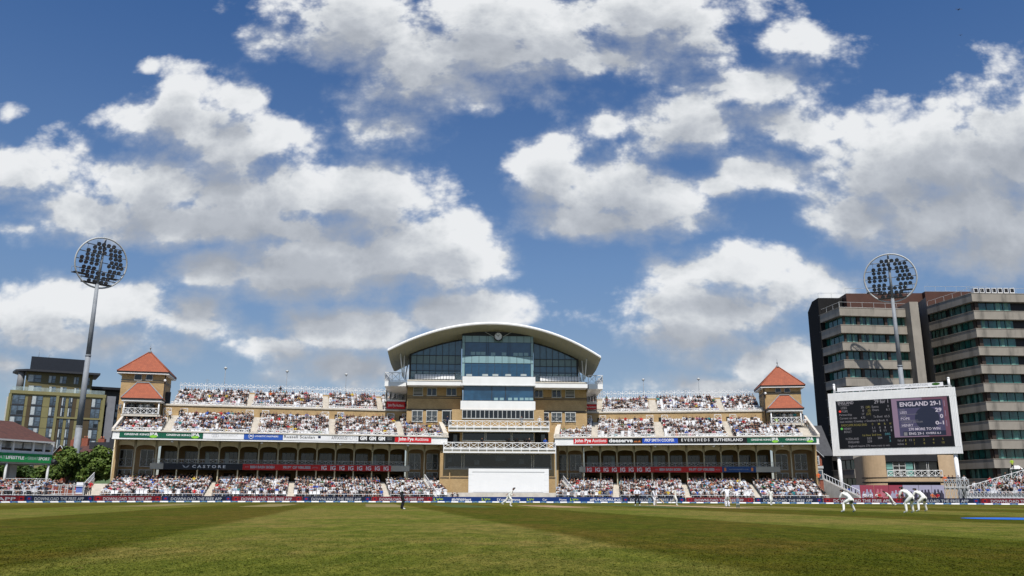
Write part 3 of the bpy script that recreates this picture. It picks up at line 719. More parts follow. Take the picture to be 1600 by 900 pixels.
    for s in (x0+.5, x1-.5):
        mb = MB(WHITE); mb.tube((s, pw+.1, zf-.4), (s, pw+.1, zE-.44), .10, .10, 8); fpart('porch_post', mb, root)
    mb = MB(WHITE); mb.rail((x0+.4, pw, zf), (x1-.4, pw, zf), .85, .75, True, .05); fpart('porch_rail', mb, root)
    mb = MB(CREAM); mb.box(x0+.2, x1-.2, pw+.02, W0-.02, zf-.3, zf-.02); fpart('porch_floor', mb, root)
    g = MB(GLASSGR); g.box(c-hw*.62, c+hw*.62, W0-.05, W0-.003, zf, zE-.5); gw = fpart('glazed_room_front', g, root)
    f = MB(LGREY); k = 6
    for i in range(k+1): x = c-hw*.62+1.24*hw*i/k; f.box(x-.035, x+.035, W0-.10, W0-.052, zf, zE-.5)
    f.box(c-hw*.62, c+hw*.62, W0-.105, W0-.054, zf+1.3, zf+1.37); fsub('glazing_bars', f, gw)
    d = MB(DARKIN); d.box(c-hw*.25, c+hw*.32, W0-.06, W0-.0525, zf, zf+1.28); fsub('open_door', d, gw)
    dp = MB(BLACK); sx = s1 if left else s0; dp.tube((sx+(.07 if left else -.07), W0-.1, 9.5), (sx+(.07 if left else -.07), W0-.1, ez-.2), .07, .07, 6); fpart('drainpipe', dp, root)
    lamp = MB(WHITE); lamp.ball((sx+(.1 if left else .1), W0-.3, ez-1.0), .2); fpart('wall_lamp', lamp, root)
    return root, (s0, s1, zf, pw)
tl, TLI = turret(WL, True, 'square brick turret with orange pyramid roof at the left end of the stands')
tr, TRI = turret(WR, False, 'square brick turret with orange pyramid roof beside the dark office block')
for st, fr, (a, b, zf, pw) in (('left', WL, TLI), ('right', WR, TRI)):
    for k in range(6): PEOPLE.append((st, fr, a+.6+k*.9+rnd.uniform(-.2, .2), pw+.7, zf, 'porch', 0))
# dark screen and end of the upper tier beside the left turret
mb = MB(DGREY); a, b = WL.s(256.5, 625, 8.9), WL.s(266, 625, 8.9); mb.box(a, b, 8.9, 9.0, 13.98, 15.8); single(WL, 'windbreak_screen', mb, 'dark grey screen closing the upper tier beside the left turret', 'screen')
# ---- lower tier end stairs and ramps (white parapets)
def ramp_rail(fr, a, b, name, label, wd=.3):
    "sloping parapet from a to b with a railing on top"
    root = fthing(fr, (a[0]+b[0])/2, (a[1]+b[1])/2, 0, name, label, 'parapet'); A, B = Vector(a), Vector(b); d = (B-A); d.z = 0; n = Vector((-d.y, d.x, 0)).normalized()*wd/2
    mb = MB(CREAM); mb.hexa([tuple((A-n).xy)+(0,), tuple((A+n).xy)+(0,), tuple((B+n).xy)+(0,), tuple((B-n).xy)+(0,)], [tuple(A-n), tuple(A+n), tuple(B+n), tuple(B-n)]); fpart('wall', mb, root)
    mb = MB(WHITE); mb.rail(A, B, .8, .6, False, .05); fpart('railing', mb, root); return root
L = LEN[WL]
er = fthing(WL, -1.0, -4, 0, 'entrance_steps', 'pale concrete steps climbing at the far left end of the lower tier', 'steps')
endstair(WL, -1.6, .1, -6.0, 0.5, 2.3, er)
ramp_rail(WL, (-1.8, -6.3, .9), (-1.8, .5, 3.0), 'ramp_parapet', 'sloping cream parapet left of the far left entrance steps')
ramp_rail(WL, (L-2.2, -5.4, .7), (L-3.2, .3, 3.1), 'ramp_parapet', 'sloping parapet ending the lower seats left of the sightscreen')
ramp_rail(WR, (3.3, -5.4, .8), (1.2, .2, 3.0), 'ramp_parapet', 'sloping parapet with railing right of the sightscreen')
ramp_rail(WR, (LEN[WR]+3.5, -5.6, .9), (LEN[WR]+.4, .6, 3.3), 'ramp_parapet', 'long sloping railing at the right end of the lower tier')
# pendant soffit lamps, one in every few bays
SL = mat('lamp_globe', (.75, .73, .66), .3, 0)
k = 0
for fr, lst, nm in ((WL, (268.5, 408.8, 532, 637.5), 'left'), (WR, (924, 1023.5, 1115, 1222), 'right')):
    for i, px in enumerate(lst):
        s = fr.s(px, 693, .3); mb = MB(SL, MGREY); mb.ball((s, .3, ZB-.22), .2, .6, 10, 6); mb.tube((s, .3, ZB-.12), (s, .3, ZB), .05, .05, 6, 1)
        single(fr, 'soffit_lamp', mb, ['white oval lamp hanging under the %s stand front, %s from the %s' % (nm, o, 'pavilion') for o in ('fourth', 'third', 'second', 'nearest')][i if fr is WL else 3-i], 'lamp', 'oval lamps under the stand fronts')
# masts along the back of the stands
for fr, px, yt, nm in ((WL, 350, 576, 'first of three from the left turret'), (WL, 447, 581, 'middle one of three on the left stand'), (WL, 540, 586, 'third from the left turret, nearest the pavilion'), (WR, 1005.5, 594, 'nearer the pavilion'), (WR, 1092, 593, 'nearer the right turret')):
    s = fr.s(px, 606, 16.6); zt = fr.z(px, yt, 16.6)
    o = fthing(fr, s, 16.6, 16.0, 'lamp_mast', 'thin lamp mast behind the upper tier, '+nm, 'lamp mast', 'lamp masts behind the upper tiers')
    mb = MB(MGREY); mb.tube((s, 16.6, 12.0), (s, 16.6, zt), .07, .05, 6); fpart('pole', mb, o)
    mb = MB(LGREY); mb.ball((s, 16.6, zt+.1), .26, .8); fpart('lamp_head', mb, o)
for fr, px, yt, nm in ((WL, 323, 592, 'left'), (WR, 984, 609, 'centre right'), (WR, 1070, 608, 'far right')):
    s = fr.s(px, 606, 16.7); zt = fr.z(px, yt, 16.7); mb = MB(MGREY); mb.tube((s, 16.7, 14), (s, 16.7, zt), .03, .03, 5); mb.bar((s-.35, 16.7, zt-.2), (s+.35, 16.7, zt-.2), .03); mb.bar((s-.25, 16.7, zt-.5), (s+.25, 16.7, zt-.5), .03)
    single(fr, 'aerial', mb, 'small television aerial above the upper tier fence, '+nm+' one', 'aerial', 'aerials above the fence')
# ------------------------------------------------------------------ central pavilion with the arched roof
C = CFR
def cz(px, py, w=0): return C.z(px, py, w)
def cs_(px, py, w=0): return C.s(px, py, w)
pc = cs_(778, 700)
pav = fthing(C, pc, 3, 0, 'pavilion', 'central pavilion with arched white roof, glazed media box and clock', 'pavilion')
X = lambda px, py=700, w=0: cs_(px, py, w)
def band(mtl, name, px0, px1, py0, py1, w0, w1, parent=pav, sub=False, dz=0):
    mb = MB(mtl); mb.box(X(px0, (py0+py1)/2, w0), X(px1, (py0+py1)/2, w0), w0, w1, cz((px0+px1)/2, py1, w0), cz((px0+px1)/2, py0, w0)+dz)
    return (fsub if sub else fpart)(name, mb, parent)
def panes(px0, px1, py0, py1, w, mull, gm, fm=LGREY, name='window', t=.06, rows=(), parent=pav):
    x0, x1, z0, z1 = X(px0, py1, w), X(px1, py1, w), cz((px0+px1)/2, py1, w), cz((px0+px1)/2, py0, w)
    g = MB(gm); g.box(x0, x1, w-.05, w-.004, z0, z1); gw = fpart(name, g, parent)
    f = MB(fm)
    f.box(x0-t, x1+t, w-.12, w-.054, z1, z1+t*1.5); f.box(x0-t, x1+t, w-.12, w-.054, z0-t*1.5, z0)
    for m in mull: x = X(m, (py0+py1)/2, w); f.box(x-t/2, x+t/2, w-.115, w-.053, z0, z1)
    for r_ in rows: z = cz((px0+px1)/2, r_, w); f.box(x0, x1, w-.11, w-.0525, z-t/2, z+t/2)
    fsub('window_frame', f, gw); return gw
# ground floor brick block
zG = cz(780, 708)
mb = MB(BRICK); x0, x1 = X(687, 740), X(868, 740); mb.box(x0, x1, 0, 8, 0, zG+.3); 
fpart('ground_floor_wall', mb, pav)
mb = MB(BRICK); mb.box(X(702, 740), X(703.5, 740), -.32, -.004, 0, cz(702, 736)); mb.box(X(687, 740), X(688, 740), -.2, -.004, 0, zG); fpart('pier', mb, pav)
band(DGREY, 'string_course', 687, 732, 746, 747.2, -.05, -.003); band(DGREY, 'string_course', 857, 868, 746, 747.2, -.05, -.003)
gg = panes(695, 861, 710, 732, 0, (695, 721.5, 725, 830.5, 834, 861), GLASSD, PALE, 'press_window', .12)
for px, py, w_ in ((703, 718, 3), (782, 716, 8), (745, 722, 4), (815, 721, 4)):
    mb = MB(GLASSGR); mb.box(X(px-w_, py), X(px+w_, py), -.058, -.0515, cz(px, py+4), cz(px, py-3)); fsub('reflection_pane' if 0 else 'blind', mb, gg)  # grey panes that paint reflections onto the press window
mb = MB(mat('desk_grey', (.2, .2, .19), .6, .1)); mb.box(X(700, 731), X(858, 731), -.10, -.056, cz(780, 731.5), cz(780, 729.5)); fsub('desk', mb, gg)
# decks
def deck(pxa, pxb, ytop, yrail0, yslab0, yslab1, w0, label_):
    x0, x1 = X(pxa, yslab1, w0), X(pxb, yslab1, w0); z0, z1 = cz(780, yslab1, w0), cz(780, yslab0, w0)
    mb = MB(PALE); mb.box(x0, x1, w0, 2.2, z0+.12, z1); fpart('deck_floor', mb, pav)
    mb = MB(WHITE); mb.box(x0, x1, w0-.12, w0-.004, z0, z0+.18); mb.box(x0, x1, w0-.12, w0-.004, z1-.1, z1+.04)
    k = max(1, round((x1-x0)/1.25))
    for i in range(k+1): x = x0+(x1-x0)*i/k; mb.box(x-.05, x+.05, w0-.14, w0-.002, z0, z1)
    fpart('deck_edge_beam', mb, pav)
    mb = MB(WHITE); zr = cz(780, yrail0, w0); mb.rail((x0, w0-.05, z1), (x1, w0-.05, z1), max(.9, zr-z1), 1.25, True, .065); 
    for s in (x0, x1): mb.rail((s, w0-.05, z1), (s, 1.6, z1), max(.9, zr-z1), 1.25, True, .06)
    fpart('deck_rail', mb, pav)
    return x0, x1, z0, z1
d1 = deck(693, 868, 693, 694.5, 701.5, 708, -2.0, 'lower')
d2 = deck(701, 858, 658, 659, 667.5, 674.5, -1.0, 'upper')
# first floor: dark recess with three windows over a brick spandrel
w1 = 1.0
mb = MB(BRICK); mb.box(X(687, 690, w1), X(868, 690, w1), w1, w1+4, d1[3]+.005, cz(780, 675.5, w1)); fpart('first_floor_wall', mb, pav)
panes(723, 834, 676, 688, w1, (723, 757.5, 759.5, 798.5, 800.5, 834), GLASSD, LGREY, 'commentary_window', .1)
for a, b in ((700, 718.5), (836, 857)):
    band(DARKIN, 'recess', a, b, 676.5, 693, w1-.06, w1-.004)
    mb = MB(GLASSGR); mb.box(X((a+b)/2-1, 690, w1), X((a+b)/2+5, 690, w1), w1-.09, w1-.063, d1[3], cz(a, 679, w1)); fpart('door', mb, pav)
# second floor: long strip of small lights
mb = MB(BRICK); mb.box(X(706, 650, w1), X(850, 650, w1), w1, w1+5, d2[3]+.005, cz(780, 640, w1)); fpart('second_floor_wall', mb, pav)
gw = panes(722.5, 833.5, 641.5, 653.5, w1, tuple(722.5+111*i/16 for i in range(17)), GLASSD, LGREY, 'strip_window', .09)
# third floor glass band between two white boxes, then the glazed bay
wb = 1.5
band(WHITE, 'white_band', 719.5, 836.5, 626.5, 640.5, wb-.35, wb+5); band(WHITE, 'white_band', 722.5, 836.5, 588.5, 602.3, wb-.35, wb+5)
for y in (640.3, 601.6): band(LGREY, 'drip_rail', 718.5, 837, y, y+1.3, wb-.5, wb-.354)
panes(724.5, 833.5, 602.8, 626, wb, (724.5, 768.5, 790, 833.5), GLASSBAY, DGREY, 'glass_band', .09)
for px in (775, 784, 797, 806, 815, 823, 830):
    mb = MB(SPAND); mb.box(X(px-3, 624, wb), X(px+3, 624, wb), wb-.058, wb-.052, cz(px, 625.5, wb), cz(px, 621.5, wb)); fpart('chair_back', mb, pav)
x0, x1 = X(721.5, 560, wb), X(833.5, 560, wb); zt = cz(778, 524.5, wb); z0 = cz(778, 588.5, wb)
core = MB(DGREY); core.box(x0+.05, x1-.05, wb+.02, wb+9, z0-1, zt+.2); fpart('bay_core', core, pav)
def bayrow(y0, y1, mats_, cols, nm):
    for i, (a, b) in enumerate(zip(cols, cols[1:])):
        m = mats_[i % len(mats_)] if isinstance(mats_, (list, tuple)) else mats_
        mb = MB(m); mb.box(X(a, 560, wb)+.03, X(b, 560, wb)-.03, wb-.06, wb+.0, cz(778, y1, wb)+.03, cz(778, y0, wb)-.03); fpart(nm, mb, pav)
c11 = [721.7, 726.3, 737.2, 748.4, 759.5, 762.5, 773, 784.5, 794, 796.7, 807.5, 818.5, 829.3, 833.5]
bayrow(525, 535.3, SPAND, c11, 'spandrel_pane'); bayrow(556.5, 567.8, SPAND, c11, 'spandrel_pane')
bayrow(535.3, 556.5, (GLASSBAY,), [726.3, 760.3, 762.7, 793.4, 796.7, 829.3], 'bay_pane'); bayrow(568.2, 588.4, GLASSBAY, c11[1:-1], 'bay_pane')
for a, b in ((721.7, 726.3), (829.3, 833.5)): bayrow(535.3, 556.5, SPAND, [a, b], 'spandrel_pane'); bayrow(568.2, 588.4, SPAND, [a, b], 'spandrel_pane')
for px, py in ((739, 552.5), (747.5, 552.5), (755, 552.5), (770.5, 553.5), (787.5, 553.5), (805.5, 554), (813.5, 554), (822, 554)):
    mb = MB(SPAND); mb.box(X(px-3.4, py, wb), X(px+3.4, py, wb), wb-.07, wb-.062, cz(px, py+2.2, wb), cz(px, py-2.6, wb)); fpart('inner_screen', mb, pav)
for px in (733, 758, 774, 794, 818):
    mb = MB(CURT); mb.box(X(px-4.5, 586, wb), X(px+4.5, 586, wb), wb-.07, wb-.062, cz(px, 588, wb)+.05, cz(px, 584.6, wb)); fpart('sofa_back', mb, pav)
mb = MB(DGREY); mb.box(x0, x1, wb-.10, wb+4, zt, zt+.9); fpart('bay_header', mb, pav)
# brick flanks
wf = 4.0
for side, a, b, y0, y1 in (('l', 635.5, 721, 602, 660), ('r', 835, 917, 604, 662)):
    x0_, x1_ = X(a, 640, wf), X(b, 640, wf); zt_ = cz((a+b)/2, y0, wf)
    mb = MB(BRICK); mb.box(x0_, x1_, wf, wf+12, 9.0, zt_+.1); fpart('flank_wall', mb, pav)
    for yy in ((619, 622, 639.5, 641) if side == 'l' else (622, 624.5, 642.5, 644)):
        band(DGREY, 'string_course', a, b, yy-.5, yy+.5, wf-.06, wf-.003)
    wins = (((646, 660.5), 1), ((667.5, 682), 0), ((698, 713), 0)) if side == 'l' else (((835.5, 848), 0), ((862.5, 876.5), 0), ((883.5, 897.5), 1))
    ya, yb = (607, 617.5) if side == 'l' else (610, 620.5)
    for (p, q), louv in wins:
        mm = tuple(p+(q-p)*i for i in (0, .5, 1))
        gw = panes(p, q, ya, yb, wf, mm if not louv else (p, q), DGREY if louv else GLASSD, LGREY, 'louvre' if louv else 'window', .09, rows=tuple(ya+(yb-ya)*i/5 for i in range(1, 5)) if louv else ())
    wins = ((644, 660), (666.5, 683), (691, 716)) if side == 'l' else ((838, 857), (862, 877.5), (883.5, 899))
    for p, q in wins:
        yb = 658 if q-p < 20 else 664
        gw = panes(p, q, 642.5 if side == 'l' else 645.5, yb, wf, (p, (p+q)/2, q), GLASSGR if q-p < 18.5 else GLASSD, LGREY, 'door_window', .09)
        mb = MB(LGREY); xa, xb = X(p, 650, wf), X(q, 650, wf); zz = cz(p, yb, wf)-.25; mb.rail((xa, wf-.25, zz), (xb, wf-.25, zz), 1.0, 1.1, True, .028); fsub('guard_rail', mb, gw)
# flank balcony slab with seats; ends cantilever beyond the brick
wo = 1.6
for side, a, b, y0, y1, pa, pb in (('l', 636, 722.5, 595.5, 602, 603, 636), ('r', 834.5, 918, 598.8, 605.8, 917, 939)):
    x0_, x1_ = X(a, 600, wo), X(b, 600, wo); z0_, z1_ = cz((a+b)/2, y1, wo), cz((a+b)/2, y0, wo)
    mb = MB(WHITE); mb.box(x0_, x1_, wo, wf+.1, z0_, z1_); fpart('balcony_slab', mb, pav)
    mb = MB(CREAM); mb.box(x0_, x1_, wo-.06, wo+.4, z1_+.003, z1_+.2); fpart('balcony_coping', mb, pav)
    xe = X(pa if side == 'l' else pb, 598, wf); xi = X(pb if side == 'l' else pa, 598, wf)
    # cantilever: thick at the wall, thin at the tip
    zl = cz(pa if side == 'l' else pb, 602, wf)
    s_in, s_out = (xi, xe)
    mb = MB(WHITE, PALE)
    lo = [(s_out, wo+.6, z1_-.75), (s_in, wo+.6, z0_-.1), (s_in, wf+8, z0_-1.6), (s_out, wf+7, z1_-1.3)]
    hi = [(s_out, wo+.6, z1_), (s_in, wo+.6, z1_), (s_in, wf+8, z1_), (s_out, wf+7, z1_)]
    if side == 'r': lo = [lo[1], lo[0], lo[3], lo[2]]; hi = [hi[1], hi[0], hi[3], hi[2]]
    mb.hexa(lo, hi); fpart('cantilever', mb, pav)
    mb = MB(WHITE); mb.rail((s_out, wo+.7, z1_), (s_in, wo+.7, z1_), 1.35, 1.1, True, .06); mb.rail((s_out, wo+.7, z1_), (s_out, wf+6, z1_), 1.35, 1.2, True, .06); fpart('balcony_rail', mb, pav)
    # row of white seats
    for row in range(2):
        for k in range(14):
            sx = X((650 if side == 'l' else 846)+k*4.5, 590, wo+1+row*.6); mb = MB(WHITEP); zz = z1_+.15+row*.35; w_ = wo+.9+row*.7
            mb.box(sx-.19, sx+.19, w_+.28, w_+.33, zz+.35, zz+.8); mb.box(sx-.19, sx+.19, w_-.02, w_+.279, zz+.33, zz+.38); mb.box(sx-.03, sx+.03, w_+.2, w_+.26, zz, zz+.329)
            fpart('seat', mb, pav)
    gb = MB(glassmat('clear_balustrade', (.5, .6, .58), .05, .5, alpha=.25)); gb.box(x0_+.1, x1_-.1, wo+2.3, wo+2.33, z1_+.1, z1_+1.7); fpart('glass_balustrade', gb, pav)
# ---- arched roof: front edge points measured along the arc
arcF = [(605.8, 546), (618, 538.5), (640, 527.8), (665, 519.5), (690, 513), (731.7, 506), (770, 503.2), (803, 504.8), (836.7, 510), (862, 518), (886.7, 528.5), (905, 537.5), (920, 545.5), (939, 555)]
wr0 = -1.4; FT = []
for px, py in arcF: FT.append((X(px, py, wr0), cz(px, py, wr0)))
def arc_at(x, lst):
    for (xa, za), (xb, zb_) in zip(lst, lst[1:]):
        if x <= xb: return za+(zb_-za)*(x-xa)/(xb-xa)
    return lst[-1][1]
N = 56; xA, xB = FT[0][0], FT[-1][0]
# smooth the measured arc with a quadratic/quartic fit
xs_ = np.array([p[0] for p in FT]); zs_ = np.array([p[1] for p in FT]); co = np.polyfit((xs_-xs_.mean())/10, zs_, 4)
fz = lambda x: float(np.polyval(co, (x-xs_.mean())/10))
rows = []
for i in range(N+1):
    x = xA+(xB-xA)*i/N; z = fz(x); u = abs(2*i/N-1)
    rows.append((x, z))
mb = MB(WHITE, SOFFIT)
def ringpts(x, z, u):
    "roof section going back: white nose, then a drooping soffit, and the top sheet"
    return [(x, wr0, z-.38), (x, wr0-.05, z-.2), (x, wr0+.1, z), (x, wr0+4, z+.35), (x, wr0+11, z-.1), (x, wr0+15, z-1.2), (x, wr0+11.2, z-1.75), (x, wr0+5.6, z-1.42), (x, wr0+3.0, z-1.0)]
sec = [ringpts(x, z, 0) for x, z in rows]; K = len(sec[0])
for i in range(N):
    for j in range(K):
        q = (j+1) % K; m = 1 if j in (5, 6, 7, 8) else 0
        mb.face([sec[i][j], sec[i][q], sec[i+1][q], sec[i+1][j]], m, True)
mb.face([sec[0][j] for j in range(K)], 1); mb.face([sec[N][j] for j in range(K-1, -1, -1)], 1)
rp = fpart('roof', mb, pav)
mb = MB(MGREY)
for i in range(1, N): 
    a, b = sec[i][0], sec[i][8]; c_ = sec[i][7]
    mb.bar((a[0], a[1]+.05, a[2]-.012), (b[0], b[1], b[2]-.012), .022); mb.bar((b[0], b[1], b[2]-.012), (c_[0], c_[1], c_[2]-.012), .022)
fsub('soffit_joints', mb, rp)
mb = MB(PALE)
for i in range(N): mb.face([(sec[i][0][0], sec[i][0][1]-.0, sec[i][0][2]), (sec[i+1][0][0], sec[i+1][0][1], sec[i+1][0][2]), (sec[i+1][0][0], wr0+.25, sec[i+1][0][2]-.12), (sec[i][0][0], wr0+.25, sec[i][0][2]-.12)])
fsub('edge_trim', mb, rp)
# ---- curtain walls of the flanks under the roof
def sofz(x, w): 
    z = fz(x); d = w-wr0
    return z-(1.0+(d-3)*.16 if d > 3 else .42+d*.19)
for side, a, b in (('l', 641, 721), ('r', 834, 902)):
    x0_, x1_ = X(a, 570, wf), X(b, 570, wf); zb_ = cz((a+b)/2, 588 if side == 'l' else 591, wf)-.6; n_ = 8 if side == 'l' else 7
    ro = [555.5, 569, 579.5] if side == 'l' else [562, 573, 583]
    hz = [zb_]+[cz((a+b)/2, y, wf) for y in reversed(ro)]
    for i in range(n_):
        xa, xb = x0_+(x1_-x0_)*i/n_, x0_+(x1_-x0_)*(i+1)/n_
        g = MB(GLASSB, SPAND); za, zb2 = sofz(xa, wf)-.02, sofz(xb, wf)-.02
        g.hexa([(xa+.03, wf-.05, zb_), (xb-.03, wf-.05, zb_), (xb-.03, wf, zb_), (xa+.03, wf, zb_)], [(xa+.03, wf-.05, za), (xb-.03, wf-.05, zb2), (xb-.03, wf, zb2), (xa+.03, wf, za)])
        pn = fpart('curtain_pane', g, pav)
        q_ = MB(TEALP); q_.box(xa+.06, xb-.06, wf-.058, wf-.0505, hz[2]+.05, hz[3]-.05); fsub('spandrel', q_, pn)
        f = MB(DGREY); f.box(xa-.035, xa+.035, wf-.12, wf-.055, zb_, za)
        for z in hz[1:]: f.box(xa+.036, xb-.036, wf-.11, wf-.0585, z-.04, z+.04)
        ztop = min(za, zb2)-1.9; f.box(xa+.051, xb-.051, wf-.11, wf-.056, ztop-.04, ztop+.04) if ztop > hz[-1]+1 else None
        if side == 'l' and 0 <= i < 3 or side == 'r' and i in (2, 3, 4, 5):
            s_ = MB(SPAND); s_.box(xa+.12, xb-.12, wf-.06, wf-.0525, hz[0]+.5, hz[1]-.15); fsub('blind', s_, pn)
        fsub('mullion', f, pn)
    f = MB(DGREY); 
    for i in range(24):
        xa, xb = x0_+(x1_-x0_)*i/24, x0_+(x1_-x0_)*(i+1)/24
        f.hexa([(xa, wf-.13, sofz(xa, wf)-.2), (xb, wf-.13, sofz(xb, wf)-.2), (xb, wf+.1, sofz(xb, wf)-.2), (xa, wf+.1, sofz(xa, wf)-.2)], [(xa, wf-.13, sofz(xa, wf)+.03), (xb, wf-.13, sofz(xb, wf)+.03), (xb, wf+.1, sofz(xb, wf)+.03), (xa, wf+.1, sofz(xa, wf)+.03)])
    fpart('curtain_head', f, pav)
    xo = x0_ if side == 'l' else x1_
    f = MB(DGREY, GLASSB); f.box(xo-.15, xo+.15, wf-.1, wf+.2, zb_, sofz(xo, wf)); f.box(xo-.08, xo+.08, wf+.201, wf+10, zb_, sofz(xo, wf)-.6, 1); fpart('end_wall', f, pav)
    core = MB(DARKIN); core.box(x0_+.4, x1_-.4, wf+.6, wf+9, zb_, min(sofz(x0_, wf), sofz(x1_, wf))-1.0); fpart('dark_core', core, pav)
    # raking struts that prop the roof tips
    xt = X(612 if side == 'l' else 929, 560, 3); xi = xo+(-.2 if side == 'l' else .2); zt_ = sofz(xt, 4)
    for k, (w_, dx) in enumerate(((1.8, 0), (3.6, .5), (6.0, 1.0))):
        dx = dx if side == 'l' else -dx
        mb = MB(WHITE); p0 = (xo+(-1.0 if side == 'l' else 1.0), w_+1.0, zb_+.3); p1 = (xt+dx+(1.4 if side == 'l' else -1.4), w_, sofz(xt+dx+(1.4 if side == 'l' else -1.4), w_)+.1)
        mb.tube(p0, p1, .10, .10, 8); fpart('roof_strut', mb, pav)
# ---- clock with a white dial and stays
ck = X(778.6, 526, wb-.6); zc = cz(778.6, 526, wb-.6); rad = abs(X(785.3, 526, wb-.6)-ck)
clock = fthing(C, ck, wb-.6, zc-rad, 'wall_clock', 'round black-rimmed clock with white dial above the glazed bay', 'clock')
mb = MB(BLACK); mb.tube((ck, wb-.8, zc), (ck, wb-.55, zc), rad*1.08, rad*1.08, 28, smooth=False); fpart('case', mb, clock)
mb = MB(WSIGN); mb.tube((ck, wb-.83, zc), (ck, wb-.802, zc), rad*.86, rad*.86, 28, smooth=False); fpart('dial', mb, clock)
mb = MB(BLACK)
for h in range(12):
    a = math.pi*h/6; d = Vector((math.sin(a), 0, math.cos(a))); p = Vector((ck, wb-.836, zc)); mb.bar(p+d*rad*.66, p+d*rad*.82, .035)
fpart('hour_marks', mb, clock)
mb = MB(BLACK)
for a, l, t in ((R(25), .5, .05), (R(-50), .74, .035)): p = Vector((ck, wb-.85, zc)); mb.bar(p, p+Vector((math.sin(a), 0, math.cos(a)))*rad*l, t)
fpart('hands', mb, clock)
mb = MB(LGREY)
for sg in (-1, 1): mb.tube((ck+sg*rad, wb-.6, zc-.05), (ck+sg*(rad+1.4), wb-.5, zc+.75), .04, .04, 6)
fpart('stays', mb, clock)
# ---- sightscreen and the white wall at its foot
x0, x1 = X(732, 750, -1.2), X(857.5, 750, -1.2); z0, z1 = cz(795, 770, -1.2), cz(795, 732.4, -1.2)
ss = fthing(C, (x0+x1)/2, -1.2, 0, 'sightscreen', 'large white boarded sightscreen in front of the pavilion', 'sightscreen')
mb = MB(SCREENW); mb.box(x0, x1, -1.2, -.9, z0-.2, z1); fpart('backing', mb, ss)
m = MB(SCREENW); xi0, xi1 = X(739.5, 750, -1.2), X(849, 750, -1.2); k = 28
for i in range(k): a = xi0+(xi1-xi0)*i/k; m.box(a+.012, a+(xi1-xi0)/k-.012, -1.235, -1.203, z0+.1, z1-.55)
fpart('boards', m, ss)
m = MB(SCREENW); m.box(x0, x1, -1.27, -1.203, z1-.45, z1-.0); m.box(x0, xi0-.15, -1.27, -1.203, z0-.2, z1-.451); m.box(xi1+.15, x1, -1.27, -1.203, z0-.2, z1-.451)
for zz in np.linspace(z0+.3, z1-.8, 4): m.box(x0-.01, xi0-.14, -1.285, -1.271, zz-.025, zz+.025); m.box(xi1+.14, x1+.01, -1.285, -1.271, zz-.025, zz+.025)
fpart('frame', m, ss)
mb = MB(CREAM); mb.box(X(674, 772, -2.2), X(902, 772, -2.2), -2.2, -1.9, 0, cz(780, 769.8, -2.2)); single(C, 'low_wall', mb, 'low cream wall running below the sightscreen', 'wall')
for px, nm in ((684, 'left of the sightscreen'), (890, 'right of the sightscreen')):
    mb = MB(WSIGN); s = X(px, 768, -2.6); mb.hexa([(s-1, -3.0, .6), (s+1, -3.0, .6), (s+1, -2.3, .6), (s-1, -2.3, .6)], [(s-.7, -2.9, 1.75), (s+.85, -2.9, 1.65), (s+.85, -2.4, 1.7), (s-.7, -2.4, 1.85)]); single(C, 'covered_roller', mb, 'white sheeted bundle on the ground '+nm, 'cover')
# side stairs between wings and pavilion (upper)
for side, px, fr_ in (('left', 694, WL), ('right', 877, WR)):
    s = LEN[WL]-.35 if side == 'left' else .35
    mb = MB(CREAM); mb.hexa([(s-.3, -.1, ZC), (s+.3, -.1, ZC), (s+.3, 7.5, 12.2), (s-.3, 7.5, 12.2)], [(s-.3, -.1, ZC+.5), (s+.3, -.1, ZC+.5), (s+.3, 7.5, 13.1), (s-.3, 7.5, 13.1)])
    o = single(fr_, 'stair_parapet', mb, 'cream sloping parapet between the %s tier and the pavilion decks' % side, 'parapet')
# terraces at roof level between wing and pavilion with rail and equipment
for side, fr_, a, b, y in (('left', WL, 602, 634, 612), ('right', WR, 908, 932, 616)):
    s0, s1 = fr_.s(a, y+6, 8.3), fr_.s(b, y+6, 8.3); z = fr_.z(a, 624 if side == 'left' else 628.5, 8.3)
    o = fthing(fr_, (s0+s1)/2, 9, z-.5, 'roof_platform', 'railed platform with equipment above the %s red auction sign' % side, 'platform')
    mb = MB(WHITE); mb.box(s0, s1, 8.2, 11, z-.3, z); fpart('floor', mb, o)
    mb = MB(LGREY); mb.rail((s0, 8.25, z), (s1, 8.25, z), 1.15, 1.2, True, .06); fpart('railing', mb, o)
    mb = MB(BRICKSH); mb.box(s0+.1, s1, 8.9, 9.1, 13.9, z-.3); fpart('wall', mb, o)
    mb = MB(DGREY)
    for k, h in enumerate((1.9, 1.5, 2.2, 1.7, 1.3)): x = s0+.3+k*(s1-s0-.6)/4; mb.box(x-.12, x+.12, 9.3, 9.5, z, z+h)
    fpart('equipment', mb, o)
o_ = WR.s(934, 612, 10)
fr_ = WR; z = fr_.z(930, 625, 10); s0, s1 = fr_.s(925, 612, 10), fr_.s(941, 612, 10)
mb = MB(LGREY)
for i in range(6): x = s0+(s1-s0)*i/5; mb.bar((x, 10, z), (x, 10, fr_.z(930, 608, 10)), .05); 
for j in range(6): zz = z+(fr_.z(930, 608, 10)-z)*j/5; mb.bar((s0, 10, zz), (s1, 10, zz), .05)
single(fr_, 'scaffold_rack', mb, 'pale lattice rack standing right of the pavilion roof level', 'rack')
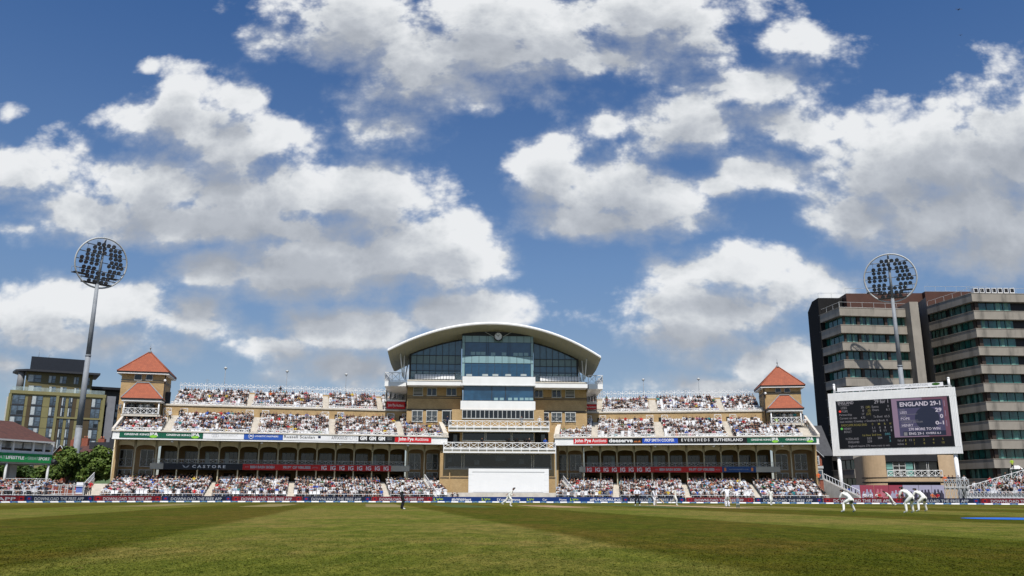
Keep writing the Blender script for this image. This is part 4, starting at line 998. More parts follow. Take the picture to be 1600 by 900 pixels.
# ------------------------------------------------------------------ advertising boards on the stand fronts
def greene(lbl, fr, px0, px1, py0, py1, pfx):
    pass
def fsign(fr, px0, px1, y0, y1, board, label, texts, w=-.03, **k):
    s0, s1 = fr.s(px0, (y0+y1)/2, w), fr.s(px1, (y0+y1)/2, w); z0, z1 = fr.z((px0+px1)/2, y1, w), fr.z((px0+px1)/2, y0, w)
    return sign(fr, s0+.01, s1-.01, z0, z1, w, board, label, texts, **k)
def ipa(fx0, fx1):
    "green-leaf flash behind the three letters"
    def f(s0, s1, z0, z1, w):
        L, H = s1-s0, z1-z0; a, b = s0+L*fx0, s0+L*fx1; mb = MB(LIME); N = 14
        mb.poly([((a+b)/2+(b-a)*.42*math.cos(2*math.pi*i/N), w, z0+H*.22+H*.20*math.sin(2*math.pi*i/N)) for i in range(N)], [tuple(range(N))]); return [('leaf_emblem', mb)]
    return (f,)
def shapes(fn): return (fn,)
S1z, S2z = 9.28, 8.46
def wsign(fr, px0, px1, board, label, texts):
    s0, s1 = fr.s(px0, 685, -.03), fr.s(px1, 685, -.03); return sign(fr, s0+.01, s1-.01, S2z, S1z+.1, -.035, board, label, texts, group='advertising boards along the stand fronts')
gk = lambda a, b: [('GREENE KING', a+.11*(b-a)*2*.5, a+.70*(b-a), .36, .62, LETW, .02), ipa(a+.70*(b-a), a+.92*(b-a)), ('IPA', a+.72*(b-a), a+.92*(b-a), .30, .84, LETW, .03)]
wsign(WL, 186, 252, GREEN, 'dark green beer board at the far left end of the left stand front', gk(0, 1))
wsign(WL, 252, 317, GREEN, 'dark green beer board second from the left turret', gk(0, 1))
def rings(s0, s1, z0, z1, w):
    L, H = s1-s0, z1-z0; mb = MB(LETG)
    for k in range(3):
        c = (s0+L*(.24+.05*k), z0+H*.5)
        for i in range(12):
            a, b = 2*math.pi*i/12, 2*math.pi*(i+1)/12; mb.bar((c[0]+.2*math.cos(a), w, c[1]+.2*math.sin(a)), (c[0]+.2*math.cos(b), w, c[1]+.2*math.sin(b)), .025)
    return [('ring_emblem', mb)]
FAINT = vinyl('letter_faint', (.56, .57, .57))
wsign(WL, 317, 381, WSIGN, 'white board with faint grey SPENBECK lettering', [(rings,), ('SPENBECK', .43, .85, .42, .72, FAINT, 0)])
def disc_l(s0, s1, z0, z1, w):
    L, H = s1-s0, z1-z0; mb = MB(LETW); c = (s0+L*.18, z0+H*.5)
    for i in range(16):
        a, b = 2*math.pi*i/16, 2*math.pi*(i+1)/16; mb.bar((c[0]+.33*math.cos(a), w, c[1]+.33*math.sin(a)), (c[0]+.33*math.cos(b), w, c[1]+.33*math.sin(b)), .05)
    mb.bar((c[0]-.2, w, c[1]), (c[0]+.2, w, c[1]), .12); return [('round_emblem', mb)]
wsign(WL, 381, 442, LBLUE if 0 else BLUE, 'blue board reading LOGISTIC PARTNERS', [(disc_l,), ('LOGISTIC PARTNERS', .28, .88, .42, .64, LETW, .02)])
def sq(a, b, lo, hi, m):
    def f(s0, s1, z0, z1, w):
        L, H = s1-s0, z1-z0; mb = MB(m); mb.face([(s0+L*a, w, z0+H*lo), (s0+L*b, w, z0+H*lo), (s0+L*b, w, z0+H*hi), (s0+L*a, w, z0+H*hi)]); return [('square_emblem', mb)]
    return (f,)
wsign(WL, 442, 514, WSIGN, 'white board with dark Russell Scanlan lettering', [('Russell Scanlan', .02, .69, .32, .74, LETD, .012), sq(.76, .82, .38, .72, NAVY)])
wsign(WL, 514, 560, WSIGN, 'white board reading AFFIXXIUSFILMS', [('AFFIXXIUS', .08, .60, .25, .76, LETD, .0), ('FILMS', .61, .96, .25, .76, LETG, -.008)])
wsign(WL, 560, 617, BLK, 'black board with three white GM logos', [('GM', .04, .23, .25, .78, LETW, .06), ('GM', .29, .48, .25, .78, LETW, .06), ('GM', .54, .73, .25, .78, LETW, .06), ('ENGLISH', .79, .92, .56, .70, LETG, 0), ('WILLOW', .79, .92, .30, .44, LETG, 0)])
wsign(WL, 617, 674, RED, 'red John Pye Auctions board at the pavilion end of the left stand front', [('John Pye', .09, .51, .28, .78, LETW, .03), ('Auctions', .54, .92, .28, .78, LETW, .01)])
wsign(WR, 896, 949, RED, 'red John Pye Auctions board at the pavilion end of the right stand front', [('John Pye', .03, .52, .25, .78, LETW, .03), ('Auctions', .55, .97, .25, .78, LETW, .01)])
wsign(WR, 949, 1003.5, BLK, 'black board reading deeserve.co.uk with orange ending', [('deeserve', .04, .73, .22, .80, LETW, .035), ('.co.uk', .75, .96, .2, .5, ORANGE, .02)])
wsign(WR, 1003.5, 1059, PKF, 'royal blue board reading PKF SMITH COOPER', [('PKF', .06, .24, .28, .72, LETW, .03, .2), ('SMITH COOPER', .26, .90, .28, .72, LETW, .02)])
wsign(WR, 1059, 1167, BLK, 'long black board reading EVERSHEDS SUTHERLAND', [('E V E R S H E D S', .05, .46, .30, .72, LETW, .015), ('SUTHERLAND', .52, .94, .30, .72, LETW, .015)])
wsign(WR, 1167, 1221, GREEN, 'dark green beer board second from the right turret end', gk(0, 1))
wsign(WR, 1221, 1275.5, GREEN, 'dark green beer board at the far right end of the right stand front', gk(0, 1))
def bsign(fr, px0, px1, board, label, texts):
    s0, s1 = fr.s(px0, 730, 2.58), fr.s(px1, 731, 2.58); return sign(fr, s0+.01, s1-.01, BZ0-.02, BZ1+.02, 2.59, board, label, texts, group='banners along the first-floor balconies')
def wings_(s0, s1, z0, z1, w):
    mb = MB(LETG); L, H = s1-s0, z1-z0; c = s0+L*.28
    for sg in (-1, 1): mb.face([(c, w, z0+H*.25), (c+sg*.28, w, z0+H*.35), (c+sg*.5, w, z0+H*.8), (c+sg*.12, w, z0+H*.5)])
    return [('wing_emblem', mb)]
bsign(WL, 255, 379, mat('banner_charcoal', (.022, .024, .030), .5, .05), 'charcoal CASTORE banner on the left balcony', [(wings_,), ('C A S T O R E', .36, .78, .28, .74, LETW, .02)])
bb = lambda nm: [('DETTOL', .06, .15, .4, .6, LETG, 0, .3), ('BISH BASH BOSH', .19, .80, .3, .72, LETG, .05)]
bsign(WL, 379, 441, DETT, 'red BISH BASH BOSH banner on the left balcony', bb(0))
bsign(WL, 441, 500, DETT, 'red 99.9% OF VIRUSES banner on the left balcony', [('99.9% OF VIRUSES', .02, .75, .3, .72, LETG, .05), ('DETTOL', .80, .95, .4, .6, LETG, 0, .3)])
ig = [('IG', .02+.125*k, .02+.125*k+.072, .14, .84, LETW, .025) for k in range(8)]
bsign(WL, 500, 611, DETT, 'red banner with eight white IG logos on the left balcony', ig)
bsign(WR, 915, 1020, DETT, 'red banner with eight white IG logos on the right balcony', ig)
bsign(WR, 1020, 1075, DETT, 'red BISH BASH BOSH banner on the right balcony', bb(0))
bsign(WR, 1075, 1128, DETT, 'red 99.9% OF VIRUSES banner on the right balcony', [('99.9% OF VIRUSES', .02, .78, .3, .72, LETG, .05), ('DETTOL', .82, .95, .4, .6, LETG, 0, .3)])
bsign(WR, 1128, 1181, vinyl('allstars_blue', (.02, .065, .2)), 'blue ALLSTARSCRICKET.CO.UK banner on the right balcony', [('ALLSTARSCRICKET.CO.UK', .2, .78, .42, .60, LETG, 0), sq(.06, .12, .2, .8, ORANGE), sq(.86, .92, .2, .8, ORANGE)])
for fr_, a, b, y0, y1, nm in ((WL, 604, 633, 627, 638.5, 'left'), (WR, 908.5, 932, 632, 640, 'right')):
    s0, s1 = fr_.s(a, 633, 8.1), fr_.s(b, 633, 8.1); sign(fr_, s0, s1, fr_.z(a, y1, 8.1), fr_.z(a, y0, 8.1), 8.1, RED, 'small red John Pye Auctions board %s of the pavilion high up' % nm, [('John Pye Auctions', .07, .93, .32, .70, LETW, .01)])
# ------------------------------------------------------------------ boundary boards and padded wedges
LEDB = mat('board_back', (.05, .05, .055), .5, .1)
SEG = [(-60, 37, 'r'), (37.5, 145, 'n'), (146, 251, 'r'), (251.5, 362, 'n'), (362, 472, 'r'), (472, 580, 'n'), (580, 676, 'r'), (676, 752, 'l1'), (752, 834, 'l2'), (834, 905, 'l3'), (905, 971, 'l4'), (972, 1071, 'n'), (1072, 1178, 'r'),
       (1179, 1286, 'n'), (1286.5, 1411, 'r'), (1411, 1532, 'n'), (1532, 1660, 'r')]
NB = vinyl('board_navy', (.012, .016, .04)); RB = vinyl('board_maroon', (.15, .012, .02)); LVB = vinyl('lv_blue', (.008, .035, .16)); LET2 = vinyl('board_letter', (.46, .47, .50)); BRT = vinyl('board_red', (.33, .015, .018)); BBL = vinyl('board_blue', (.01, .035, .17))
def oval(fx, m1, m2):
    def f(s0, s1, z0, z1, w):
        L, H = s1-s0, z1-z0; c = s0+L*fx; out = []
        mb = MB(m1); mb.face([(c-.27, w, z0+H*.12), (c+.27, w, z0+H*.12), (c+.27, w, z1-H*.12), (c-.27, w, z1-H*.12)]); out.append(('app_badge', mb))
        mb = MB(m2); N = 12; mb.poly([(c+.16*math.cos(2*math.pi*i/N), w-.004, z0+H*.52+.11*math.sin(2*math.pi*i/N)) for i in range(N)], [tuple(range(N))]); out.append(('badge_centre', mb)); return out
    return (f,)
ords = ['first', 'second', 'third', 'fourth', 'fifth', 'sixth', 'seventh', 'eighth', 'ninth', 'tenth', 'eleventh', 'twelfth']
cnt = {}
BOARDS = []
for i, (a, b, k) in enumerate(SEG):
    A, B = BPT(a), BPT(b); fr = Fr.through(A, B); L = (B-A).length
    kk = k[0]; cnt[kk] = cnt.get(kk, 0)+1
    lab = {'n': 'navy DOWNLOAD THE FREE APP boundary board, %s navy one from the left', 'r': 'dark red DOWNLOAD THE FREE APP boundary board, %s red one from the left', 'l': ''}[kk]
    if kk == 'l': lab = {'l1': 'blue boundary board reading #InWithHeart between two LV= logos', 'l2': 'blue boundary board reading LV.com/Insurance below the sightscreen', 'l3': 'blue boundary board with Car and Home icons', 'l4': 'blue boundary board reading #FUNDS4RUNS'}[k]
    else: lab = lab % ords[cnt[kk]-1]
    if k == 'n': tx = [('DOWNLOAD THE FREE APP', .13, .85, .22, .74, LET2, .012), oval(.055, BBL, BRT), oval(.945, BBL, BRT)]
    elif k == 'r': tx = [('DOWNLOAD THE FREE APP' if i else 'FREE APP', .13, .85, .22, .74, LET2, .012), oval(.055, BRT, NAVY), oval(.945, BRT, NAVY)]
    elif k == 'l1': tx = [('LV=', .02, .21, .25, .75, YELG, .03), ('#InWithHeart', .39, .79, .2, .75, LETW, .015)]
    elif k == 'l2': tx = [('LV=', .01, .17, .25, .75, YELG, .03), ('LV.com/Insurance', .30, .74, .25, .75, LETW, .015), ('LV=', .87, 1.0, .25, .75, YELG, .03)]
    elif k == 'l3': tx = [('Car', .19, .29, .3, .7, LETW, .01), ('Home', .56, .72, .3, .7, LETW, .01), ('LV=', .80, .98, .25, .75, YELG, .03)]
    else: tx = [('#FUNDS4RUNS', .25, .98, .25, .72, LETW, .01)]
    root = sign(fr, 0.01, L-.01, .08, .74, 0, {'n': NB, 'r': RB, 'l': LVB}[kk], lab, tx, name='boundary_board', cat='advertising board', group='advertising boards round the boundary', th=.10)
    mb = MB(LEDB)
    for q in (.15, .5, .85): mb.box(L*q-.04, L*q+.04, .02, .5, 0, .06); mb.box(L*q-.03, L*q+.03, .001, .05, 0.0, .65)
    fpart('stand', mb, root)
    BOARDS.append(root)
WEDW = vinyl('wedge_white', (.66, .66, .65), .5); WEDB = vinyl('wedge_blue', (.02, .10, .27), .5)
pts = [BPT(px, -.75) for px in range(-30, 1640, 6)]
cum = [0]
for p, q in zip(pts, pts[1:]): cum.append(cum[-1]+(q-p).length)
def along(d):
    for i in range(len(cum)-1):
        if d <= cum[i+1]: return pts[i].lerp(pts[i+1], (d-cum[i])/(cum[i+1]-cum[i]))
    return pts[-1]
d = 0; i = 0
names_ = ['the far left stand', 'the left turret', 'the left stand', 'the pavilion', 'the right stand', 'the right turret', 'the scoreboard', 'the far right stand']
wc = {}
proto = {}
while d < cum[-1]-1:
    wd = .96 if i % 2 == 0 else .87; A, B = along(d), along(d+wd); fr = Fr.through(A, B); L = (B-A).length
    key = i % 2
    if key not in proto:
        mb = MB(WEDW if key == 0 else WEDB); mb.prism([(0, 0), (-.32, 0), (-.17, .15)], -wd/2+.01, wd/2-.01, 'x'); 
        me = mesh_of('boundary_wedge', mb); proto[key] = me
        if key: tmb, _ = textmb('LV=', .09, vinyl('wedge_green', (.30, .42, .18)), .42, .02); tmb.v = [(x-.21, -.385+.0+(z+.03)*.857, z+.03) for x, y, z in tmb.v]; proto['t'] = mesh_of('lettering', tmb)
    px = 800+FPX*(A.x/A.y)*1.03; nm = names_[min(7, max(0, int((px/1600)*8)))]; wc[(nm, key)] = wc.get((nm, key), 0)+1
    o = bpy.data.objects.new('boundary_wedge', proto[key]); COL.objects.link(o); M_ = fr.at(L/2, 0, 0); o.location = M_; o.rotation_euler = (0, 0, fr.a)
    tag(o, '%s boundary wedge, number %d from the left before %s' % ('white' if key == 0 else 'blue', wc[(nm, key)], nm), 'boundary wedge', 'padded wedges marking the boundary rope')
    if key: q = bpy.data.objects.new('lettering', proto['t']); COL.objects.link(q); q.parent = o
    d += wd+.012; i += 1
# ------------------------------------------------------------------ floodlights
LAMPB = mat('floodlight_casing', (.02, .02, .022), .4, .1)
LAMPF = glassmat('floodlight_glass', (.10, .11, .12), .1, .8)
def floodlight(px, pyc, pxb, Y, ang, D, label, tiltd=12, extra=0):
    u, t = ray(px, pyc); cx, cz_ = u*Y, HC+t*Y
    fr = Fr((cx, Y), R(ang)); root = fthing(fr, 0, 0, 0, 'floodlight', label, 'floodlight'); root['_b'] = (0, 0, 0)
    Rr = D/2; ti = R(tiltd)
    def T(a, b, c=0.0): return (a, b*math.sin(ti)+c*math.cos(ti)-.2, cz_+b*math.cos(ti)-c*math.sin(ti))     # disc plane leans forward at the top... (b up the disc, c behind)
    def T(a, b, c=0.0): return (a, -b*math.sin(ti)+c*math.cos(ti), cz_+b*math.cos(ti)+c*math.sin(ti))
    mb = MB(MGREY); zt = cz_-Rr*.9; mb.tube((0, .55, 0), (0, .55, zt*.33), .52, .46, 16); mb.tube((0, .55, zt*.33), (0, .55, zt*.66), .455, .38, 16); mb.tube((0, .55, zt*.66), (0, .55, zt+.3), .375, .28, 16)
    for q in (.33, .66): mb.tube((0, .55, zt*q-.12), (0, .55, zt*q+.12), .50-.1*q, .50-.1*q, 16)
    fpart('pole', mb, root)
    mb = MB(MGREY); mb.tube((0, .55, zt), T(0, Rr-.1, .35), .26, .16, 10); fpart('mast_head', mb, root)
    mb = MB(LGREY); N, K_ = 56, 8; vs_ = []
    for i in range(N):
        a = 2*math.pi*i/N
        for j in range(K_): q = 2*math.pi*j/K_; r2 = Rr+.135*math.cos(q); vs_.append(T(r2*math.cos(a), r2*math.sin(a), .135*math.sin(q)))
    mb.poly(vs_, [(i*K_+j, ((i+1) % N)*K_+j, ((i+1) % N)*K_+(j+1) % K_, i*K_+(j+1) % K_) for i in range(N) for j in range(K_)], 0, True)
    fpart('ring', mb, root)
    rowsb = [(.66, [-.40, -.20, -.02, .24, .42, .0+.6], [-.27, -.08, .12, .33]), (.34, [-.62, -.42, -.22, .30, .50, .68], [-.62, -.38, -.18, .02, .28, .46, .64]),
             (.02, [-.84, -.62, -.40, -.20, .30, .48, .66, .84], [-.84, -.60, -.40, -.20, .38, .56, .74]), (-.33, [-.66, -.48, -.28, -.08, .14, .34, .52], [-.66, -.46, -.26, .38, .56, .74]), (-.66, [-.36, -.14, .14, .32], [-.46, -.28, -.08, .18, .36])]
    for b, lo, hi in rowsb:
        w = math.sqrt(1-b*b)*Rr; mb = MB(MGREY); mb.bar(T(-w, b*Rr, .1), T(w, b*Rr, .1), .11); fpart('cross_bar', mb, root)
        for dz, lst in ((-.38, lo), (.30, hi)):
            for a in lst:
                x = a*Rr*(.98 if abs(a) < .8 else .95)
                if (x/Rr)**2+((b*Rr+dz)/Rr)**2 > .93: continue
                c = Vector(T(x, b*Rr+dz, -.15)); aim = Vector((0, -math.cos(R(35)), -math.sin(R(35))))
                mb = MB(LAMPB, LAMPF); mb.tube(c-aim*.26, c+aim*.02, .17, .31, 10, 0); mb.tube(c+aim*.02, c+aim*.12, .31, .34, 10, 0); mb.tube(c+aim*.121, c+aim*.13, .29, .29, 10, 1); mb.bar(c, T(x, b*Rr, .1), .05)
                fpart('lamp', mb, root)
    for a in (-.62, -.3, .34, .62):
        h = math.sqrt(1-a*a)*Rr*.9; mb = MB(MGREY); mb.bar(T(a*Rr, -h, .15), T(a*Rr, h, .15), .035); fpart('cable_tray', mb, root)
    mb = MB(DGREY, MGREY)
    for dz, w0, w1 in ((-.80, -.55, .55), (-.50, -.95, -.35), (-.50, .35, .8)):
        z = cz_+dz*Rr; mb.box(w0*Rr, w1*Rr, .3, 1.5, z-.06, z); mb.rail((w0*Rr, 1.5, z), (w1*Rr, 1.5, z), 1.0, 1.2, False, .04, 1)
    fpart('service_platform', mb, root)
    return root
floodlight(158.5, 411, 113, 131, 50, 8.2, 'tall grey floodlight with round lamp head standing at the left')
floodlight(1391, 434.5, 1405, 143, -25, 8.5, 'tall grey floodlight with round lamp head in front of the office block')
# ------------------------------------------------------------------ scoreboard
A = P(1301.6, 712.5, 130); B = P(1504.8, 708.5, 0.1); zb = A.z
Yb = Yz(1504.8, 708.5, zb); B = P(1504.8, 708.5, Yb)
SB = Fr.through(A, B); LB = (B-A).xy.length; zt = SB.z(1400, 609.5)
sb = fthing(SB, LB/2, .4, 0, 'scoreboard', 'big white framed electronic scoreboard on posts', 'scoreboard')
sx0, sx1 = LB*.066, LB*.945; sz0, sz1 = zb+(zt-zb)*.115, zb+(zt-zb)*.862
mb = MB(WHITE); mb.box(0, LB, .02, .9, zb, zt)
k = 0
def ribs(x0, x1, z0, z1):
    x = x0
    while x < x1-.1: mb.box(x+.02, min(x+.12, x1), -.02, .018, z0, z1); x += .2
ribs(0, LB, sz1+.08, zt); ribs(0, LB, zb, sz0-.08); ribs(0, sx0-.08, sz0-.08, sz1+.08); ribs(sx1+.08, LB, sz0-.08, sz1+.08)
fpart('frame', mb, sb)
SCR = mat('led_screen_dark', (.006, .006, .008), .35, .05)
mb = MB(DGREY); mb.box(sx0-.08, sx1+.08, -.04, .016, sz0-.08, sz1+.08); fpart('bezel', mb, sb)
def emis(name, col, s):
    m = bpy.data.materials.new(name); m.use_nodes = True; b = m.node_tree.nodes['Principled BSDF']; b.inputs['Base Color'].default_value = (*[c*.15 for c in col], 1); b.inputs['Emission Color'].default_value = (*col, 1); b.inputs['Emission Strength'].default_value = s; b.inputs['Roughness'].default_value = .5; return m
E_W = emis('led_white', (.42, .40, .44), .6); E_Y = emis('led_yellow', (.34, .29, .07), .42); E_C = emis('led_cyan', (.10, .34, .40), .45); E_R = emis('led_red', (.9, .05, .03), .8); E_G = emis('led_green', (.12, .55, .08), .7)
E_LIL = emis('led_lilac', (.25, .17, .25), .75); E_MAR = emis('led_maroon', (.14, .055, .085), .8); E_NV = emis('led_navy', (.012, .017, .045), .7); E_PUR = emis('led_purple', (.055, .05, .11), .8); E_G2 = emis('led_grey', (.25, .24, .26), .6); E_PW = emis('led_pale', (.58, .53, .62), .7)
mb = MB(SCR); mb.box(sx0, sx1, -.05, -.041, sz0, sz1); scr = fpart('screen', mb, sb)
SW, SH = sx1-sx0, sz1-sz0
# fractions measured on the photograph: 0..1 across, 0..1 down
def spt(fx, fy, w=-.055): return (sx0+SW*fx, w, sz1-SH*fy)
def srect(name, m, x0, y0, x1, y1, w):
    mb = MB(m); a, b = spt(x0, y1, w), spt(x1, y0, w); mb.face([a, (b[0], w, a[2]), b, (a[0], w, b[2])]); return fsub(name, mb, scr)
def stext(t, x0, x1, yb_, h, m=E_W, bold=.004, w=-.065):
    mb, _ = textmb(t, SH*h, m, SW*(x1-x0), bold); p = spt(x0, yb_, w); return fsub('lettering', shift(mb, *p), scr)
srect('live_panel', E_LIL, .502, 0.0, .985, .80, -.054)
N = 20; mb = MB(E_MAR); pl = [spt(.77, 0, -.056), spt(.985, 0, -.056), spt(.985, .80, -.056), spt(.80, .80, -.056)]
mb.face([pl[3], pl[2], pl[1], pl[0]]); fsub('maroon_area', mb, scr)
srect('score_panel', E_PUR, .55, .05, .945, .78, -.058); srect('score_header', E_NV, .55, .045, .935, .205, -.060); srect('score_footer', E_NV, .58, .685, .945, .78, -.060)
mb = MB(E_NV); c = spt(.80, .43, -.0595); mb.poly([(c[0]+SW*.105*math.cos(2*math.pi*i/24), c[1], c[2]+SH*.245*math.sin(2*math.pi*i/24)) for i in range(24)], [tuple(range(24))]); fsub('round_shade', mb, scr)
for y in (.33, .455, .59): srect('divider', E_G2, .56, y, .72, y+.006, -.0605)
for k in range(3): srect('stripe', E_LIL, .955+.0*k, .08+.2*k, .962, .2+.2*k, -.0605)
stext('ENGLAND 29-1', .575, .925, .165, .085, E_PW, .03)
stext('ALEX', .57, .615, .25, .03, E_G2); stext('LEES', .57, .63, .315, .05, E_PW); stext('29', .875, .93, .30, .075, E_PW, .03)
stext('OLLIE', .572, .62, .385, .03, E_G2); stext('POPE', .572, .65, .445, .05, E_PW); stext('0', .91, .937, .43, .075, E_PW, .03)
stext('CURRENT BOWLER', .575, .76, .51, .03, E_G2); stext('HENRY', .575, .675, .585, .055, E_PW); stext('0-1', .865, .937, .56, .07, E_PW, .03)
stext('270 MORE TO WIN', .63, .90, .665, .05, E_PW, .02); stext('ENG 29-1', .63, .755, .755, .05, E_PW, .02); stext('OVERS 6.1', .775, .90, .75, .04, E_PW, .02)
srect('small_badge', E_G2, .585, .70, .615, .77, -.062)
for t, x0, x1, y, h, m in (('ENGLAND', .015, .16, .065, .062, E_W), ('SECOND INNINGS', .018, .12, .098, .022, E_G2), ('29 for 1', .35, .475, .075, .078, E_W), ('LEES', .04, .095, .165, .048, E_G2), ('25', .225, .25, .165, .048, E_G2), ('(28)', .27, .31, .165, .045, E_Y),
        ('Extras', .325, .385, .165, .048, E_G2), ('0', .465, .478, .165, .048, E_G2), ('POPE', .045, .10, .24, .048, E_G2), ('0', .235, .25, .24, .048, E_G2), ('(5)', .285, .31, .24, .045, E_Y), ('Overs', .325, .385, .235, .048, E_G2), ('6.1', .45, .48, .235, .048, E_G2),
        ('Partnership', .02, .135, .31, .045, E_G2), ('17', .23, .25, .31, .045, E_G2), ('(27)', .27, .31, .31, .045, E_Y), ('Current run rate', .02, .18, .385, .045, E_G2), ('4.70', .215, .255, .385, .045, E_G2), ('To Bowl', .33, .41, .375, .045, E_G2), ('65.5', .43, .475, .375, .045, E_G2),
        ('Last wicket: Crawley  c Southee b Boult  0', .02, .455, .455, .042, E_G2), ('RADCLIFFE ROAD END', .03, .265, .535, .045, E_Y), ('O', .31, .322, .53, .045, E_Y), ('M', .365, .382, .53, .045, E_Y), ('R', .42, .433, .53, .045, E_Y), ('W', .465, .484, .53, .045, E_Y),
        ('HENRY', .05, .12, .61, .045, E_G2), ('1.1', .31, .335, .605, .045, E_G2), ('0', .372, .385, .605, .045, E_G2), ('1', .422, .43, .605, .045, E_G2), ('0', .472, .485, .605, .045, E_G2), ('BOULT', .05, .12, .675, .045, E_G2), ('3.0', .31, .34, .675, .045, E_G2), ('1', .377, .385, .67, .045, E_G2), ('11', .412, .432, .67, .045, E_G2), ('1', .475, .483, .67, .045, E_G2),
        ('1st Inns', .215, .29, .755, .042, E_Y), ('2nd Inns', .30, .385, .75, .042, E_Y), ('DRS', .42, .465, .745, .045, E_C), ('N ZEALAND', .06, .18, .825, .045, E_G2), ('553', .255, .295, .825, .045, E_G2), ('284', .35, .39, .82, .045, E_G2), ('3', .452, .464, .815, .045, E_C),
        ('ENGLAND', .08, .18, .895, .045, E_G2), ('539', .255, .295, .89, .045, E_G2), ('3', .452, .464, .885, .045, E_C), ('England require 270 more runs to win', .08, .45, .975, .042, E_G2),
        ('Fall of', .525, .575, .885, .04, E_G2), ('wickets', .518, .575, .955, .04, E_G2), ('1', .59, .597, .885, .04, E_Y), ('12', .625, .648, .88, .04, E_G2), ('2', .66, .672, .88, .04, E_Y), ('3', .745, .757, .88, .04, E_Y), ('4', .825, .838, .88, .04, E_Y), ('5', .905, .917, .875, .04, E_Y),
        ('6', .588, .6, .955, .04, E_Y), ('7', .662, .672, .955, .04, E_Y), ('8', .745, .757, .95, .04, E_Y), ('9', .825, .837, .95, .04, E_Y), ('10', .9, .922, .945, .04, E_Y)):
    stext(t, x0, x1, y, h, m)
for fx, fy, m in ((.028, .215, E_R), (.03, .585, E_G)):
    c = spt(fx, fy, -.065); mb = MB(m); mb.poly([(c[0]+.17*math.cos(2*math.pi*i/14), c[1], c[2]+.17*math.sin(2*math.pi*i/14)) for i in range(14)], [tuple(range(14))]); fsub('marker_dot', mb, scr)
for px in (1308, 1497):
    y0 = 714; s = SB.s(1311 if px == 1308 else 1493.5, 716, .5); mb = MB(WHITE); mb.tube((s, .5, 0), (s, .5, zb), .28, .28, 12); fpart('post', mb, sb)
# name board on top and its posts
s0, s1 = SB.s(1307.5, 603, .3), SB.s(1474, 603, .3)
tb = fthing(SB, (s0+s1)/2, .3, zt, 'name_board', 'long white web address board mounted on top of the scoreboard', 'sign')
zl = zt+.12; zh = zt+.85
mb = MB(WSIGN, LGREY); mb.box(s0, s1, .25, .33, zl+.12, zh); fpart('panel', mb, tb)
t_, _ = textmb('WWW.NOTTINGHAMSHIRE.GOV.UK/WHATSON', .34, LETG, (s1-s0)*.60, .02); fpart('lettering', shift(t_, s0+(s1-s0)*.26, .244, zl+.33), tb)
t_, _ = textmb('Nottinghamshire', .16, FAINT, (s1-s0)*.09, .0); fpart('lettering', shift(t_, s0+(s1-s0)*.07, .244, zl+.42), tb)
mb = MB(vinyl('badge_green', (.04, .12, .02))); c = s0+(s1-s0)*.935; mb.poly([(c+.55*math.cos(2*math.pi*i/16), .244, zl+.5+.2*math.sin(2*math.pi*i/16)) for i in range(16)], [tuple(range(16))]); fpart('oval_badge', mb, tb)
mb = MB(LGREY); mb.rail((s0-.4, .3, zt), (s1+1.0, .3, zt), .30, .9, False, .06); fpart('support_frame', mb, tb)
for s in (s0-.45, s1+.75):
    mb = MB(WHITE); mb.tube((s, .5, zt), (s, .5, zt+1.25), .17, .17, 10); mb.ball((s, .5, zt+1.35), .2); fpart('post', mb, tb)
# ------------------------------------------------------------------ curved buff building under the scoreboard
GB = Fr.through(P(1350, 740, 137.0), P(1503, 740, 133.5))
g0, g1 = GB.s(1350.5, 740), GB.s(1503, 740)
gb = fthing(GB, (g0+g1)/2, 3, 0, 'gatehouse', 'low buff building with turquoise panels beneath the scoreboard', 'building')
bx = lambda px, w=0: GB.s(px, 740, w); bz = lambda py, w=0: GB.z(1425, py, w)
BUFF = mat('buff_cladding', (.52, .38, .24), .8, .06, 1.5)
mb = MB(BUFF); N = 10; rr = 3.2
xL, xR = g0, bx(1385.5)
pts_ = [(xL+rr*(1-math.cos(math.pi/2*i/N)), 2.2-2.2*math.sin(math.pi/2*i/N)) for i in range(N+1)]+[(xR, 0), (xR, 10), (xL, 10)]
mb.prism(pts_, 0, bz(711), 'z'); fpart('wall', mb, gb)
xL2 = bx(1473.5)
pts_ = [(xL2, 0)]+[(g1-rr*(1-math.sin(math.pi/2*i/N)), 2.2-2.2*math.cos(math.pi/2*i/N)) for i in range(N+1)]+[(g1, 10), (xL2, 10)]
mb = MB(BUFF); mb.prism(pts_, 0, bz(711), 'z'); fpart('wall', mb, gb)
mb = MB(BUFF); mb.box(xR, xL2, .05, 9.5, bz(752.5), bz(745.3)); fpart('spandrel_wall', mb, gb)
mb = MB(DGREY); mb.box(xR, xL2, .3, 9.5, bz(721), bz(710.5)); 
for i in range(60): x = xR+(xL2-xR)*i/60; mb.box(x, x+.1, .24, .30, bz(721), bz(711))
fpart('louvred_head', mb, gb)
mb = MB(BLACK); mb.box(xR-.02, xL2+.02, .9, 9, 0.1, bz(721)); fpart('dark_recess', mb, gb)
